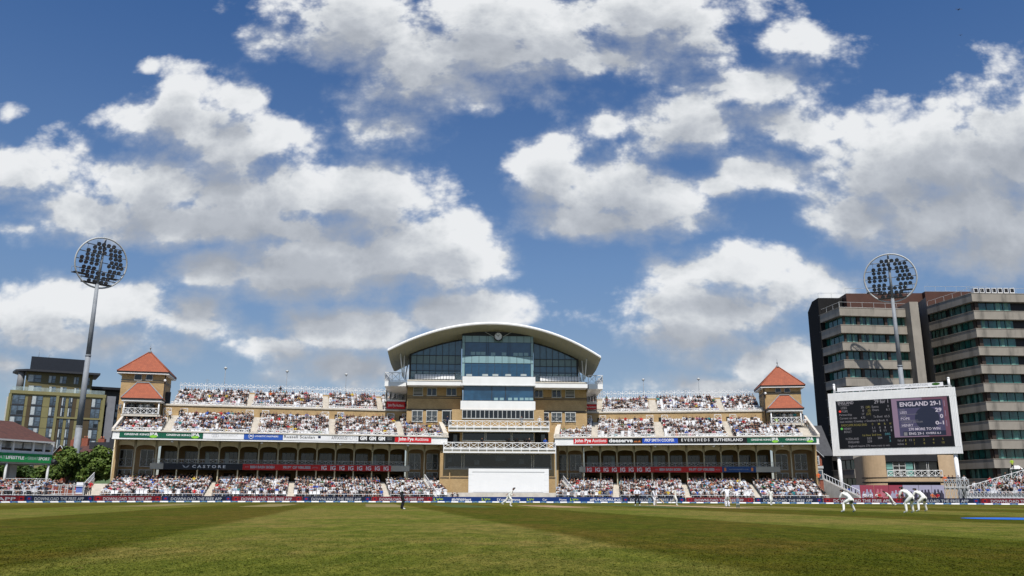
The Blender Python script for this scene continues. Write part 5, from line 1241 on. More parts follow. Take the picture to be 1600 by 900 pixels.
for i, (a, b, m) in enumerate(((1386, 1396, 'p'), (1396.5, 1415.5, 'w'), (1416.5, 1427.5, 'p'), (1430, 1449, 'w'), (1452, 1473, 'w'))):
    z0_, z1_ = bz(745), bz(722); n_ = 4
    if m == 'p':
        for j in range(n_): q = MB(TURQ); q.box(bx(a, .6), bx(b, .6), .55, .60, z0_+(z1_-z0_)*j/n_+.05, z0_+(z1_-z0_)*(j+1)/n_-.05); fpart('turquoise_panel', q, gb)
    else:
        g = MB(GLASSD); g.box(bx(a, .6), bx(b, .6), .57, .62, z0_, z1_); w_ = fpart('window', g, gb); f = MB(LGREY); f.box(bx(a, .6)-.06, bx(a, .6)+.03, .5, .565, z0_, z1_); f.box(bx(b, .6)-.03, bx(b, .6)+.06, .5, .565, z0_, z1_)
        if i == 1:
            x = (bx(a, .6)+bx(b, .6))/2; f.box(x-.06, x+.06, .5, .565, z0_, z1_)
            for j in (1, 2, 3): z = z0_+(z1_-z0_)*j/4; f.box(bx(a, .6)+.03, x-.06, .5, .56, z-.05, z+.05); f.box(x+.06, bx(b, .6)-.03, .5, .56, z-.05, z+.05)
        fsub('window_frame', f, w_)
mb = MB(WHITE); mb.rail((xR+.1, -.05, bz(745.3)), (xL2-.1, -.05, bz(745.3)), 1.0, 1.0, True, .06); fpart('balcony_rail', mb, gb)
for z_a, z_b in ((bz(747), bz(745.6)), (bz(754.5), bz(752.6))):
    mb = MB(BLACK); pa = [(xL-.03+rr*(1-math.cos(math.pi/2*i/N)), 2.17-2.2*math.sin(math.pi/2*i/N)) for i in range(N+1)]+[(xR, -.03), (xR, 3), (xL-.03, 3)]; mb.prism(pa, z_a, z_b, 'z'); fpart('string_course', mb, gb)
    mb = MB(BLACK); pa = [(xL2, -.03)]+[(g1+.03-rr*(1-math.sin(math.pi/2*i/N)), 2.17-2.2*math.cos(math.pi/2*i/N)) for i in range(N+1)]+[(g1+.03, 3), (xL2, 3)]; mb.prism(pa, z_a, z_b, 'z'); fpart('string_course', mb, gb)
mb = MB(BLACK); mb.box(xR+.01, xL2-.01, .01, .049, bz(754.5), bz(752.6)); fpart('string_course', mb, gb)
# ------------------------------------------------------------------ office block
ob = thing('office_block', 'dark green glazed office block with grey concrete bands behind the scoreboard', 'office block', (80, 160, 0)); ob['_b'] = (80, 160, 0)
OG = Fr((0, 0), 0)
CONC = mat('weathered_concrete', (.31, .28, .235), .85, .12, .35, dirt=((.085, .08, .07), .55, .9), fine=.25)
PIER = mat('brown_window_pier', (.045, .032, .025), .6, .1)
def obpart(name, mb, sub=None): 
    return fsub(name, mb, sub) if sub else fpart(name, mb, ob)
def hline(p0, p1, off):   # offset a plan polyline outwards (towards the camera side, i.e. to the right of travel reversed)
    d = (p1-p0).normalized(); n = Vector((d.y, -d.x)); return p0+n*off, p1+n*off
def offset_poly(pl, off):
    out = []
    for i, p in enumerate(pl):
        ns = []
        if i > 0: d = (pl[i]-pl[i-1]).normalized(); ns.append(Vector((d.y, -d.x)))
        if i < len(pl)-1: d = (pl[i+1]-pl[i]).normalized(); ns.append(Vector((d.y, -d.x)))
        n = sum(ns, Vector((0, 0))).normalized(); k = 1/max(.4, n.dot(ns[0])); out.append(p+n*off*k)
    return out
def block(plan, ztop, storey, n, bandh, glasslay, depth_in=.9, bottom=0.0):
    """plan: polyline (left to right, seen from the camera); bands of concrete with recessed ribbon windows"""
    back = offset_poly(plan, -7.0)
    for i in range(n):
        zt_ = ztop-storey*i; mb = MB(CONC); o_, in_ = plan, offset_poly(plan, -1.6)
        slope = .12
        for k in range(len(plan)-1):
            a, b, c_, d_ = o_[k], o_[k+1], in_[k+1], in_[k]; z0_, z1_ = zt_-bandh, zt_
            mb.hexa([(a.x, a.y, z0_), (b.x, b.y, z0_), (c_.x, c_.y, z0_), (d_.x, d_.y, z0_)], [(a.x, a.y, z1_-.0), (b.x, b.y, z1_), (c_.x, c_.y, z1_), (d_.x, d_.y, z1_)])
            e_ = offset_poly(plan, .05); a2, b2 = e_[k], e_[k+1]
            mb.hexa([(a2.x, a2.y, z1_-.10), (b2.x, b2.y, z1_-.10), (b.x, b.y, z1_-.10), (a.x, a.y, z1_-.10)], [(a2.x, a2.y, z1_+.02), (b2.x, b2.y, z1_+.02), (b.x, b.y, z1_+.02), (a.x, a.y, z1_+.02)])
        obpart('concrete_band', mb)
        # joints
        gl = offset_poly(plan, -depth_in); z0_, z1_ = zt_-storey+.02, zt_-bandh
        if z0_ < 0: continue
        for k in range(len(plan)-1):
            p, q = gl[k], gl[k+1]; Ls = (q-p).length; d = (q-p).normalized(); nrm = Vector((d.y, -d.x)); lay = glasslay[k]
            gmb = MB(GLASSG, PIER, CURTG, BLACK); rr_ = random.Random(i*7+k*3+int(ztop)); cur = 0.0
            tot = sum(l for _, l in lay); 
            def slab(a, b, lo, hi, t0, t1, m): 
                A_, B_ = p+d*a, p+d*b; f0, f1 = nrm*t0, nrm*t1
                gmb.hexa([(*(A_+f1), lo), (*(B_+f1), lo), (*(B_+f0), lo), (*(A_+f0), lo)], [(*(A_+f1), hi), (*(B_+f1), hi), (*(B_+f0), hi), (*(A_+f0), hi)], m)
            for kind, l in lay:
                l2 = l/tot*Ls; a, b = cur, cur+l2; cur = b
                if kind == 'p': slab(a, b, z0_, z1_, -.4, .25, 1)
                elif kind == 'd': slab(a, b, z0_, z1_, -.4, -.1, 3)
                else:
                    n_ = int(kind)
                    for j in range(n_):
                        x0_, x1_ = a+l2*j/n_, a+l2*(j+1)/n_; slab(x0_+.04, x1_-.04, z0_+.0, z1_, -.05, 0, 0)
                        slab(x0_-.05, x0_+.04, z0_, z1_, -.04, .07, 3)
                        if rr_.random() < .45: w0_ = rr_.uniform(.1, .4)*(x1_-x0_); slab(x0_+w0_, x0_+w0_+(x1_-x0_)*rr_.uniform(.2, .5), z0_+.03, z1_-.1, .001, .012, 2 if rr_.random() < .8 else 0)
            obpart('ribbon_window', gmb)
V2 = lambda x, y: Vector((x, y))
def pl2(px, py, Y): v = P(px, py, Y); return V2(v.x, v.y)
ztl = P(1311, 480, 152).z; ztr = P(1517.6, 457.5, 150).z
Pl = [pl2(1279, 493, Yz(1279, 493, ztl)), pl2(1311, 480, 152), pl2(1421, 483, Yz(1421, 483, ztl))]
st = 3.28
block(Pl, ztl, st, 10, 1.55, [[('4', 6.6)], [('p', .4), ('2', 2.2), ('p', .5), ('4', 4.6), ('p', .5), ('3', 4.0)]])
Pr = [pl2(1444.8, 479.6, Yz(1444.8, 479.6, ztr)), pl2(1517.6, 457.5, 150), V2(pl2(1600, 459.6, Yz(1600, 459.6, ztr)).x+14, Yz(1600, 459.6, ztr)+.4)]
block(Pr, ztr, st+.06, 11, 1.6, [[('4', 4.5), ('d', 1.0), ('4', 6.0), ('p', .5)], [('p', .6), ('4', 5.3), ('d', 4.6), ('4', 5.3), ('d', 4)]])
# core volumes behind the ribbons
def vol(plan, z0_, z1_, m, name, dep): 
    a = offset_poly(plan, -dep); bk = [V2(a[-1].x, a[-1].y+16), V2(a[0].x+(4 if plan is Pl else 0), a[0].y+(2 if plan is Pl else 16))]; mb = MB(m); mb.prism([(p.x, p.y) for p in a+bk], z0_, z1_, 'z'); obpart(name, mb)
vol(Pl, 0, ztl-.1, BLACK, 'core', 1.7); vol(Pr, 0, ztr-.1, BLACK, 'core', 1.7)
# vertical fins at the joint, stair tower, plant rooms
f1a, f1b = pl2(1420.5, 471, 151.6), pl2(1434, 472, 151.6); zf1 = P(1427, 471.5, 151.6).z
mb = MB(CONC); mb.hexa([(f1a.x, f1a.y, 0), (f1b.x, f1b.y, 0), (f1b.x, f1b.y+6, 0), (f1a.x, f1a.y+6, 0)], [(f1a.x, f1a.y, zf1), (f1b.x, f1b.y, zf1), (f1b.x, f1b.y+6, zf1), (f1a.x, f1a.y+6, zf1)])
for k in range(1, 11): z = zf1-k*3.3; mb.box(f1a.x+.02, f1b.x-.02, f1a.y-.015, f1a.y-.001, z, z+.06) if 0 else None
obpart('concrete_fin', mb)
f2a, f2b = pl2(1435.5, 470, 157.5), pl2(1446.5, 466, 152.6); zf2 = P(1441, 467, 154).z
mb = MB(CONC); mb.hexa([(f2a.x, f2a.y, 0), (f2b.x, f2b.y, 0), (f2b.x+1, f2b.y+6, 0), (f2a.x+1, f2a.y+6, 0)], [(f2a.x, f2a.y, zf2), (f2b.x, f2b.y, zf2), (f2b.x+1, f2b.y+6, zf2), (f2a.x+1, f2a.y+6, zf2)]); obpart('concrete_fin', mb)
mb = MB(BLACK); mb.box(f1b.x, f2a.x+.3, 157, 158, 0, zf1-1); obpart('joint', mb)
t0 = P(1268, 467, 166); zt1 = P(1281, 467.5, 160).z; zl_ = P(1258.5, 488, 176).z
xw = P(1281, 520, 159.2).x+.1
mb = MB(DARKBR)
zl_ = P(1258.5, 488, 165.0).z; mb.prism([(159.0, 0), (159.0, zt1), (162.2, zt1), (165.0, zl_), (165.0, 0)], xw, xw+5.5, 'x'); obpart('stair_tower', mb)
mb = MB(mat('brown_cladding', (.085, .038, .026), .6, .08, .5), BLACK)
a = P(1305, 470, 158); zz = P(1322, 460.5, 158).z; xx = P(1322, 461, 157).x
mb.box(xx, P(1424, 470, 157).x, 157, 168, ztl-.2, zz); obpart('plant_room', mb)
mb = MB(DARKBR); mb.box(xw+5.6, xx-.1, 158.5, 168, ztl-.2, P(1295, 468, 158.5).z); obpart('plant_room', mb)
mb = MB(mat('brown_cladding', (.085, .038, .026), .6, .08, .5)); xr0, xr1 = P(1447, 460, 163).x, P(1545, 460, 163).x; zz2 = P(1447, 455.5, 163).z
mb.box(xr0-.2, xr1, 163, 175, ztr-.3, zz2); mb.box(P(1424, 465, 160).x+.1, xr0-.3, 164, 172, ztl, P(1430, 458, 164).z); obpart('plant_room', mb)
mb = MB(LGREY)
for a, b, zz_ in ((( xw+.3, 159.5), (xw+5.4, 159.3), zt1), ((xx, 157.3), (P(1424, 470, 157).x, 157.3), zz), ((Pl[1].x+.2, Pl[1].y+.4), (Pl[2].x, Pl[2].y+.4), ztl), ((Pl[0].x+.4, Pl[0].y), (Pl[1].x+.3, Pl[1].y+.5), ztl), ((xr0, 163.2), (xr1, 163.2), zz2), ((Pr[0].x+.6, Pr[0].y), (Pr[1].x+.2, Pr[1].y+.6), ztr), ((Pr[1].x+.2, Pr[1].y+.6), (Pr[2].x, Pr[2].y+.5), ztr)):
    mb.rail((*a, zz_), (*b, zz_), 1.1, 2.2, False, .035)
obpart('roof_railing', mb)
for k in range(7):
    x = P(1519+k*9.4, 456, 152).x; mb = MB(WHITE, BLACK); z = ztr+.35; mb.box(x+.1, x+.95, 151.6, 152.5, z, z+1.0); mb.box(x+.2, x+.85, 151.585, 151.599, z+.15, z+.85, 1); mb.box(x+.15, x+.9, 151.7, 152.4, ztr, z); obpart('air_conditioner', mb)
# ------------------------------------------------------------------ hotel on the left
H0, H1 = P(17.3, 610, 230), P(164.7, 618, 1); H1 = P(164.7, 618, Yz(164.7, 618, H0.z))
HF = Fr.through(H0, H1); HL = (H1-H0).xy.length
OLIVE = mat('olive_cladding', (.215, .195, .085), .55, .06, .3); BROWNC = mat('brown_cladding_panel', (.075, .055, .028), .55, .08, .3); OLD = mat('dark_olive_panel', (.12, .105, .05), .55, .06)
ht = fthing(HF, HL/2, 5, 0, 'hotel', 'olive and brown clad hotel with dark penthouse behind the left floodlight', 'hotel')
hs = lambda px, py=620, w=0: HF.s(px, py, w); hz_ = lambda px, py, w=0: HF.z(px, py, w)
zt_ = H0.z; mb = MB(OLIVE); mb.box(0, HL, 0, 14, 0, zt_); fpart('facade', mb, ht)
mb = MB(LGREY); mb.box(-.8, -.05, 2, 4, 0, zt_-1.5); fpart('white_end_fin', mb, ht)
# recessed brown bays and windows, storey by storey
fl = hz_(40, 632)-hz_(40, 648.5) if 0 else (hz_(30, 616)-hz_(30, 632.8))
cols = [(20, 39, 'w2'), (44, 50, 'b'), (50.5, 67, 'w2'), (79, 89, 'w'), (93, 97, 'b'), (97.5, 103, 'w'), (108.5, 114, 'w'), (114.5, 120.5, 'b'), (127.5, 134, 'w'), (134.5, 144, 'b'), (144.5, 158, 'w2')]
for f_ in range(8):
    z1_ = zt_-1.15-f_*fl; z0_ = z1_-fl+.55
    if z0_ < 2: break
    for a, b, k in cols:
        s0_, s1_ = hs(a), hs(b)
        if k == 'b': mb = MB(BROWNC); mb.box(s0_, s1_, -.06, -.003, z0_-.5, z1_); fpart('brown_panel', mb, ht); continue
        g = MB(GLASSH, CURT, GLASSD); g.box(s0_, s1_, -.10, -.005, z0_, z1_)
        r_ = random.Random(int(a)*13+f_)
        wv = (s1_-s0_)
        c0 = s0_ if r_.random() < .6 else s0_+wv*.5
        g.box(c0+.05, c0+wv*.38, -.112, -.101, z0_+.1, z1_-.1, 1 if r_.random() < .7 else 0)
        if r_.random() < .5: g.box(s0_+wv*.45, s1_-.08, -.112, -.101, z0_+.1, z0_+(z1_-z0_)*.45, 2)
        gw = fpart('window', g, ht)
        fm_ = MB(DGREY); fm_.box(s0_-.06, s0_, -.15, -.004, z0_, z1_); fm_.box(s1_, s1_+.06, -.15, -.004, z0_, z1_); fm_.box((s0_+s1_)/2-.05, (s0_+s1_)/2+.05, -.15, -.113, z0_, z1_); fm_.box((s0_+s1_)/2+.05, s1_, -.15, -.113, (z0_+z1_)/2-.05, (z0_+z1_)/2+.05); fm_.box(s0_-.06, s1_+.06, -.14, -.003, z0_-.45, z0_-.01); fsub('window_frame', fm_, gw)
for px in (15.5, 90.5, 163):
    mb = MB(OLIVE); s_ = hs(px); mb.box(s_-.35, s_+.35, -.35, -.003, 0, zt_-.75); fpart('pilaster', mb, ht)
mb = MB(OLIVE, LGREY); mb.box(-.2, HL+.2, -.4, -.003, zt_-.75, zt_+.15); mb.box(hs(90.5)+.36, hs(163)-.36, -.3, -.004, zt_-1.1-2*fl-.1, zt_-1.1-2*fl+.35); fpart('cornice', mb, ht)
for f_ in range(8): mb = MB(OLD); z_ = zt_-1.15-f_*fl-fl+.02; mb.box(0, HL, -.03, -.002, z_, z_+.1) if z_ > 1 else None; (fpart('floor_line', mb, ht) if mb.v else None)
gbm = MB(glassmat('clear_balustrade', (.5, .6, .58), .05, .5, alpha=.25)); gbm.box(.2, HL-.2, .25, .30, zt_+.16, zt_+1.3); fpart('roof_balustrade', gbm, ht)
# two set-back floors
w_ = 3.0; a0, a1 = HF.s(39, 600, w_), HF.s(143.5, 605, w_); ztop2 = HF.z(90, 583.5, w_); zmid = HF.z(90, 600, w_)
mb = MB(OLD, OLIVE); mb.box(a0, a1, w_, 13, zt_, zmid); mb.box(a0, a1, w_+.0, 13, zmid+.01, ztop2); fpart('upper_storeys', mb, ht)
for (a, b) in ((44.5, 65), (77, 87.5), (94.5, 104.5), (116.5, 124), (131, 141)):
    for y0, y1 in ((586, 597), (603, 613)):
        dy = (a-44)/60*3; g = MB(GLASSH, CURT); s0_, s1_ = HF.s(a, y0, w_), HF.s(b, y0, w_); z0_, z1_ = HF.z(60, y1, w_), HF.z(60, y0, w_); g.box(s0_, s1_, w_-.08, w_-.003, z0_, z1_); g.box(s0_+.1, s0_+(s1_-s0_)*.4, w_-.092, w_-.081, z0_+.05, z1_-.05, 1); gw = fpart('window', g, ht)
        fm_ = MB(DGREY); fm_.box((s0_+s1_)/2-.05, (s0_+s1_)/2+.05, w_-.13, w_-.093, z0_, z1_); fm_.box((s0_+s1_)/2+.05, s1_, w_-.13, w_-.093, (z0_+z1_)/2-.05, (z0_+z1_)/2+.05); fsub('window_frame', fm_, gw)
c0, c1 = HF.s(21, 585, 1.5), HF.s(157, 583.5, 1.0); mb = MB(DGREY)
pl_ = [(c0+3.2, 1.2), (c1, .6), (c1-.5, 13), (c0+1, 13), (c0-.5, 9), (c0+.3, 4)]; mb.prism(pl_, ztop2+.0, ztop2+.55, 'z'); fpart('canopy_roof', mb, ht)
s0_, s1_ = HF.s(48, 568, 4.5), HF.s(139, 568, 4.5); mb = MB(mat('anthracite_cladding', (.018, .022, .03), .5, .06)); mb.box(s0_, s1_, 4.5, 12, ztop2+.56, HF.z(90, 559.5, 4.5)); fpart('penthouse_plant', mb, ht)
mb = MB(MGREY); s = HF.s(61, 555, 6); z_ = HF.z(90, 560, 4.5); mb.tube((s, 6, z_), (s, 6, z_+2.6), .05, .04, 5); s = HF.s(77, 555, 6); mb.tube((s, 6, z_), (s, 6, z_+1.0), .05, .05, 5); mb.bar((s, 6, z_+1.0), (s+.6, 6, z_+1.05), .05); fpart('aerial', mb, ht)
for k, s in enumerate((a0-1.2,)): mb = MB(mat('round_pier_grey', (.2, .2, .2), .6, .1)); mb.tube((s, w_+1.4, zt_), (s, w_+1.4, ztop2), .9, .9, 14); fpart('round_pier', mb, ht)
# grey slab and rear wing to its right
s0_, s1_ = HF.s(165.5, 640, 1.0), HF.s(179, 640, 1.0); mb = MB(mat('light_grey_blockwork', (.20, .205, .22), .8, .08, .6)); mb.box(s0_, s1_, 1.0, 8, 0, HF.z(172, 619, 1.0)); fpart('grey_slab', mb, ht)
s2 = HF.s(190, 640, 3.0); mb = MB(DGREY); mb.box(HF.s(143, 608, 6), s2+3, 6.0, 14, 0, HF.z(150, 609, 6)); fpart('rear_wing', mb, ht)
mb = MB(BLACK); mb.box(HF.s(143, 608, 3)-.2, s2+3.2, 3.0, 14.2, HF.z(150, 609, 5.5)+.01, HF.z(150, 609, 5.5)+.7); fpart('rear_roof', mb, ht)
for k in range(6):
    z_ = HF.z(183, 632+k*12, 5.9); g = MB(GLASSH, CURT); g.box(HF.s(180.5, 640, 5.9), HF.s(185.5, 640, 5.9), 5.9, 5.99, z_-1.5, z_); fpart('window', g, ht)
# lower block with green band between hotel and left stand
LBF = Fr.through(P(143, 745, 165), P(195, 745, 165)); s0_, s1_ = 0, LBF.s(200, 720)
lb = fthing(LBF, s1_/2, 3, 0, 'low_block', 'low dark-roofed block with pale green wall behind the second tree', 'building')
mb = MB(mat('pale_green_render', (.14, .21, .10), .8, .08)); mb.box(LBF.s(150, 730), s1_, 0, 12, 0, LBF.z(170, 708)); fpart('green_wall', mb, lb)
mb = MB(LGREY); mb.box(LBF.s(148, 705), s1_, -.2, 12, LBF.z(170, 707.8), LBF.z(170, 702)); fpart('white_band', mb, lb)
mb = MB(DGREY, LGREY); mb.box(LBF.s(141, 695), s1_, -.3, 12, LBF.z(170, 701.9), LBF.z(170, 691)); mb.box(LBF.s(167, 690), s1_, 1, 8, LBF.z(170, 690.9), LBF.z(170, 683)); fpart('dark_roof', mb, lb)
mb = MB(GLASSD); mb.box(LBF.s(152, 697), LBF.s(159, 697), -.36, -.305, LBF.z(155, 699.5), LBF.z(155, 695)); mb.box(LBF.s(175, 715), LBF.s(178, 715), -.06, -.005, LBF.z(175, 718), LBF.z(175, 712)); fpart('window', mb, lb)
# gabled houses behind the trees
def house(px0, px1, pye, pyr, Y, wallm, roofm, label, chim=True, gable=False, dep=9):
    fr = Fr.through(P(px0, pye, Y), P(px1, pye, Y)); L_ = fr.s(px1, pye); ze, zr = fr.z(px0, pye), fr.z(px0, pyr)
    h = fthing(fr, L_/2, 4, 0, 'house', label, 'house')
    mb = MB(wallm); mb.box(0, L_, 0, dep, 0, ze)
    if gable: mb.prism([(0, ze), (L_, ze), (L_/2, zr)], 0, .3, 'y')
    fpart('wall', mb, h); rf = MB(roofm)
    if gable:
        for sg in (0, 1):
            a = (-.3, ze-.2) if sg == 0 else (L_+.3, ze-.2); b = (L_/2, zr+.12); rf.face([(a[0], -.3, a[1]), (b[0], -.3, b[1]), (b[0], dep, b[1]), (a[0], dep, a[1])] if sg else [(a[0], -.3, a[1]), (a[0], dep, a[1]), (b[0], dep, b[1]), (b[0], -.3, b[1])])
    else: rf.prism([(-.4, ze-.1), (dep/2, zr), (dep+.4, ze-.1)], -.3, L_+.3, 'x')
    rp_ = fpart('roof', rf, h)
    bg = MB(LGREY)
    if gable: bg.bar((-.3, -.34, ze-.15), (L_/2, -.34, zr+.15), .12); bg.bar((L_+.3, -.34, ze-.15), (L_/2, -.34, zr+.15), .12); fsub('barge_board', bg, rp_)
    if chim: c_ = MB(REDBR, mat('clay_pot', (.35, .14, .08), .8)); c_.box(L_*.35, L_*.35+1.3, dep/2-.4, dep/2+.4, zr-.8, zr+1.5); c_.tube((L_*.35+.4, dep/2, zr+1.5), (L_*.35+.4, dep/2, zr+2.0), .14, .12, 8, 1); c_.tube((L_*.35+.9, dep/2, zr+1.5), (L_*.35+.9, dep/2, zr+2.0), .14, .12, 8, 1); fsub('chimney', c_, rp_)
    return fr, h, ze, zr, L_
house(85, 103, 709, 697, 170, REDBR, SLATE, 'dark brick house with gable between the green banner and the left tree', True, True)
house(100, 128, 706, 694, 176, REDBR, TILEM, 'brown roofed house with red chimney just left of the floodlight pole', True)
house(128, 150, 706, 695, 172, REDBR, TILEM, 'brown roofed house with red chimney above the second tree', True)
f_, h_, ze, zr, L_ = house(1264.5, 1283.5, 713, 704, 152, REDBR, SLATE, 'narrow red brick gabled house between right stand and dark tower', False, True)
mb = MB(SLATE); mb.prism([(0, zr-.8), (5, zr+5.0), (10, zr-.8)], -1.5, L_+3, 'x'); mb.v = [(x, y+2, z) for x, y, z in mb.v]; fpart('main_roof', mb, h_)
for y0, y1, a, b in ((714, 725, 1270, 1280), (735.5, 748, 1269, 1276), (735.5, 748, 1277, 1284)):
    s0_, s1_ = f_.s(a, 730), f_.s(b, 730); z0_, z1_ = f_.z(1272, y1), f_.z(1272, y0); g = MB(LGREY, GLASSH); g.box(s0_-.1, s1_+.1, -.12, -.003, z0_-.15, z1_+.2); g.box(s0_+.1, s1_-.1, -.15, -.121, z0_, (z0_+z1_)/2-.05, 1); g.box(s0_+.1, s1_-.1, -.15, -.121, (z0_+z1_)/2+.05, z1_, 1); fpart('window', g, h_)
mb = MB(LGREY); mb.box(-.1, L_+.1, -.25, -.004, f_.z(1272, 732), f_.z(1272, 728)); fpart('white_cornice', mb, h_)
# grey lamp standard beside it
# ------------------------------------------------------------------ covered stand at far left
A, B = P(0, 712, 110), P(83, 716, 117); LS = Fr.through(Vector((A.x, A.y, 0)), Vector((B.x, B.y, 0))); LSL = LS.s(83, 716)
ls = fthing(LS, LSL/2, 3, 0, 'covered_stand', 'old stand with brown tiled roof and green banner at the far left', 'stand')
z0_, z1_ = LS.z(40, 722.5), LS.z(40, 708.5); e0 = -12
mb = MB(WHITE if 0 else PALE); mb.box(e0, LSL+.3, .2, 7, z0_-.2, z0_+.2); fpart('upper_floor', mb, ls)
ztw = LS.z(40, 690.5, .3)
mb = MB(WHITE); mb.box(e0, LSL-.2, .3, .5, z1_-.1, z1_+.35); 
for px in (-20, 0, 20.5, 52, 69, 82): s = LS.s(px, 700, .3); mb.box(s-.12, s+.12, .22, .5, z1_, ztw)
fpart('window_wall', mb, ls)
mb = MB(GLASSD); mb.box(e0, LSL-.3, .45, .6, z1_+.3, ztw); g = fpart('long_window', mb, ls)
for px in (-10, 6, 12, 30, 44, 58, 76):
    s = LS.s(px, 700, .4); mb = MB(LGREY); mb.box(s-.9, s+.9, .42, .448, (z1_+ztw)/2-.1, ztw-.05); fsub('roller_blind', mb, g)
mb = MB(REDBR); mb.box(e0, LSL-.4, .62, 8.5, z0_+.2, ztw); fpart('rear_wall', mb, ls)
rf = MB(TILEM, LGREY); zE = LS.z(85, 690.5, -.5); zR = LS.z(20, 658.5, 4.5)
sE = LS.s(86.5, 691, -.5); sR = LS.s(28, 659, 4.5)
A_, B_, C_, D_ = (e0, -.5, zE), (sE, -.5, zE), (sE, 9.5, zE), (e0, 9.5, zE); E_, F_ = (e0, 4.5, zR), (min(sR, sE-3), 4.5, zR)
rf.face([A_, B_, F_, E_]); rf.face([B_, C_, F_]); rf.face([C_, D_, E_, F_]); fpart('roof', rf, ls)
mb = MB(LGREY); mb.box(e0, sE, -.5, -.38, zE-.22, zE-.003); mb.box(e0, sE, -.38, 9, zE-.12, zE-.03); fpart('eaves', mb, ls)
for px in (9, 75): s = LS.s(px, 740, .2); mb = MB(LGREY); mb.tube((s, .35, 0), (s, .35, z0_-.2), .16, .16, 8); fpart('column', mb, ls)
s = LS.s(20, 740, 3); mb = MB(LGREY); mb.box(s-.5, s+.5, 3, 3.6, 0, z0_-.2); fpart('column', mb, ls)
mb = MB(REDBR); mb.box(e0, LSL+2, 6.5, 6.8, 0, 3.2); fpart('back_wall', mb, ls)
gs = lambda px: (LS.s(px, 715)+11)/(LSL-.1+11)
sign(LS, -11, LSL-.1, z0_, z1_, .15, BGREEN, 'green banner reading GREATLIFESTYLE and GREATSPORT',
     [('GREAT', gs(-16), gs(9.5), .33, .68, LETG, .005), ('LIFESTYLE', gs(10), gs(38.5), .33, .68, LETW, .03), ('.', gs(40.5), gs(42), .42, .6, LETW, .03), ('GREAT', gs(44), gs(60.5), .33, .68, LETG, .005), ('SPORT', gs(61), gs(79), .33, .68, LETW, .03)])
mb = MB(DGREY, LGREY); mb.tube((LSL+.1, .2, z0_+.3), (LSL+.1, -.5, z0_+.1), .35, .3, 10); single(LS, 'loudspeaker', mb, 'dark round loudspeaker hung at the end of the green banner', 'loudspeaker')
# terrace under it
lt = fthing(LS, LSL/2, -4, 0, 'left_terrace', 'open concrete seating terrace below the green banner', 'terrace')
TIERS['leftlow'] = (-7.5, .82, .75, .13, 9)
mb = MB(GREYC)
for i in range(9): mb.box(-10, LSL+.6, -7.5+.82*i, -7.5+.82*(i+1)-.002, 0, .75+.13*i)
fpart('steps', mb, lt)
mb = MB(WHITE); mb.rail((-10, -7.6, .75), (LSL+.6, -7.6, .75), .6, 1.4, False, .05); fpart('front_rail', mb, lt)
fill('leftlow', LS, 'leftlow', -9.5, LSL+.4, [(3.2, 4.4)], .9, random.Random(21))
# brick stair and white railings between the left stand and the wing
bs = fthing(WF, 0, 0, 0, 'brick_access_wall', 'sloping red brick wall with white railings beside the floodlight base', 'wall'); 
a, b, c_ = G(72, 112), G(128, 108), G(150, 108)
mb = MB(REDBR, CREAM)
zl1, zl2 = P(72, 757, 112).z, P(128, 771, 108).z
mb.hexa([(a.x, a.y, 0), (b.x, b.y, 0), (b.x, b.y+.3, 0), (a.x, a.y+.3, 0)], [(a.x, a.y, zl1), (b.x, b.y, zl2), (b.x, b.y+.3, zl2), (a.x, a.y+.3, zl1)]); fpart('brick_wall', mb, bs)
mb = MB(LGREY); mb.rail((a.x, a.y-.1, zl1-.2), (P(118, 0, 110).x, 110, zl1-.2), .9, 1.2, False, .045); fpart('railing', mb, bs)
for px0, px1, yy, Y in ((80, 100, 775, 106), (93, 114, 776, 105), (112, 129, 776, 106)):
    p, q = G(px0, Y), G(px1, Y); p.z = q.z = .8; mb = MB(LGREY); mb.rail(p, q, 1.2, 1.0, False, .06); fpart('railing', mb, bs)
mb = MB(GREYC); p = G(75, 106); q = G(140, 104); mb.box(p.x, q.x, 104.4, 111, 0, .8); fpart('landing', mb, bs)
mb = MB(WSIGN, vinyl('poster_blue', (.12, .18, .45))); p = P(117.5, 762, 106); q = P(128, 762, 106); mb.box(p.x, q.x, 106.2, 106.4, P(120, 771, 106).z, P(120, 753.5, 106).z); mb.box(p.x+.02, q.x-.02, 106.18, 106.199, P(120, 769.5, 106).z, P(120, 760, 106).z, 1)
single(WF, 'poster_panel', mb, 'blue and white poster panel beside the floodlight base', 'poster')
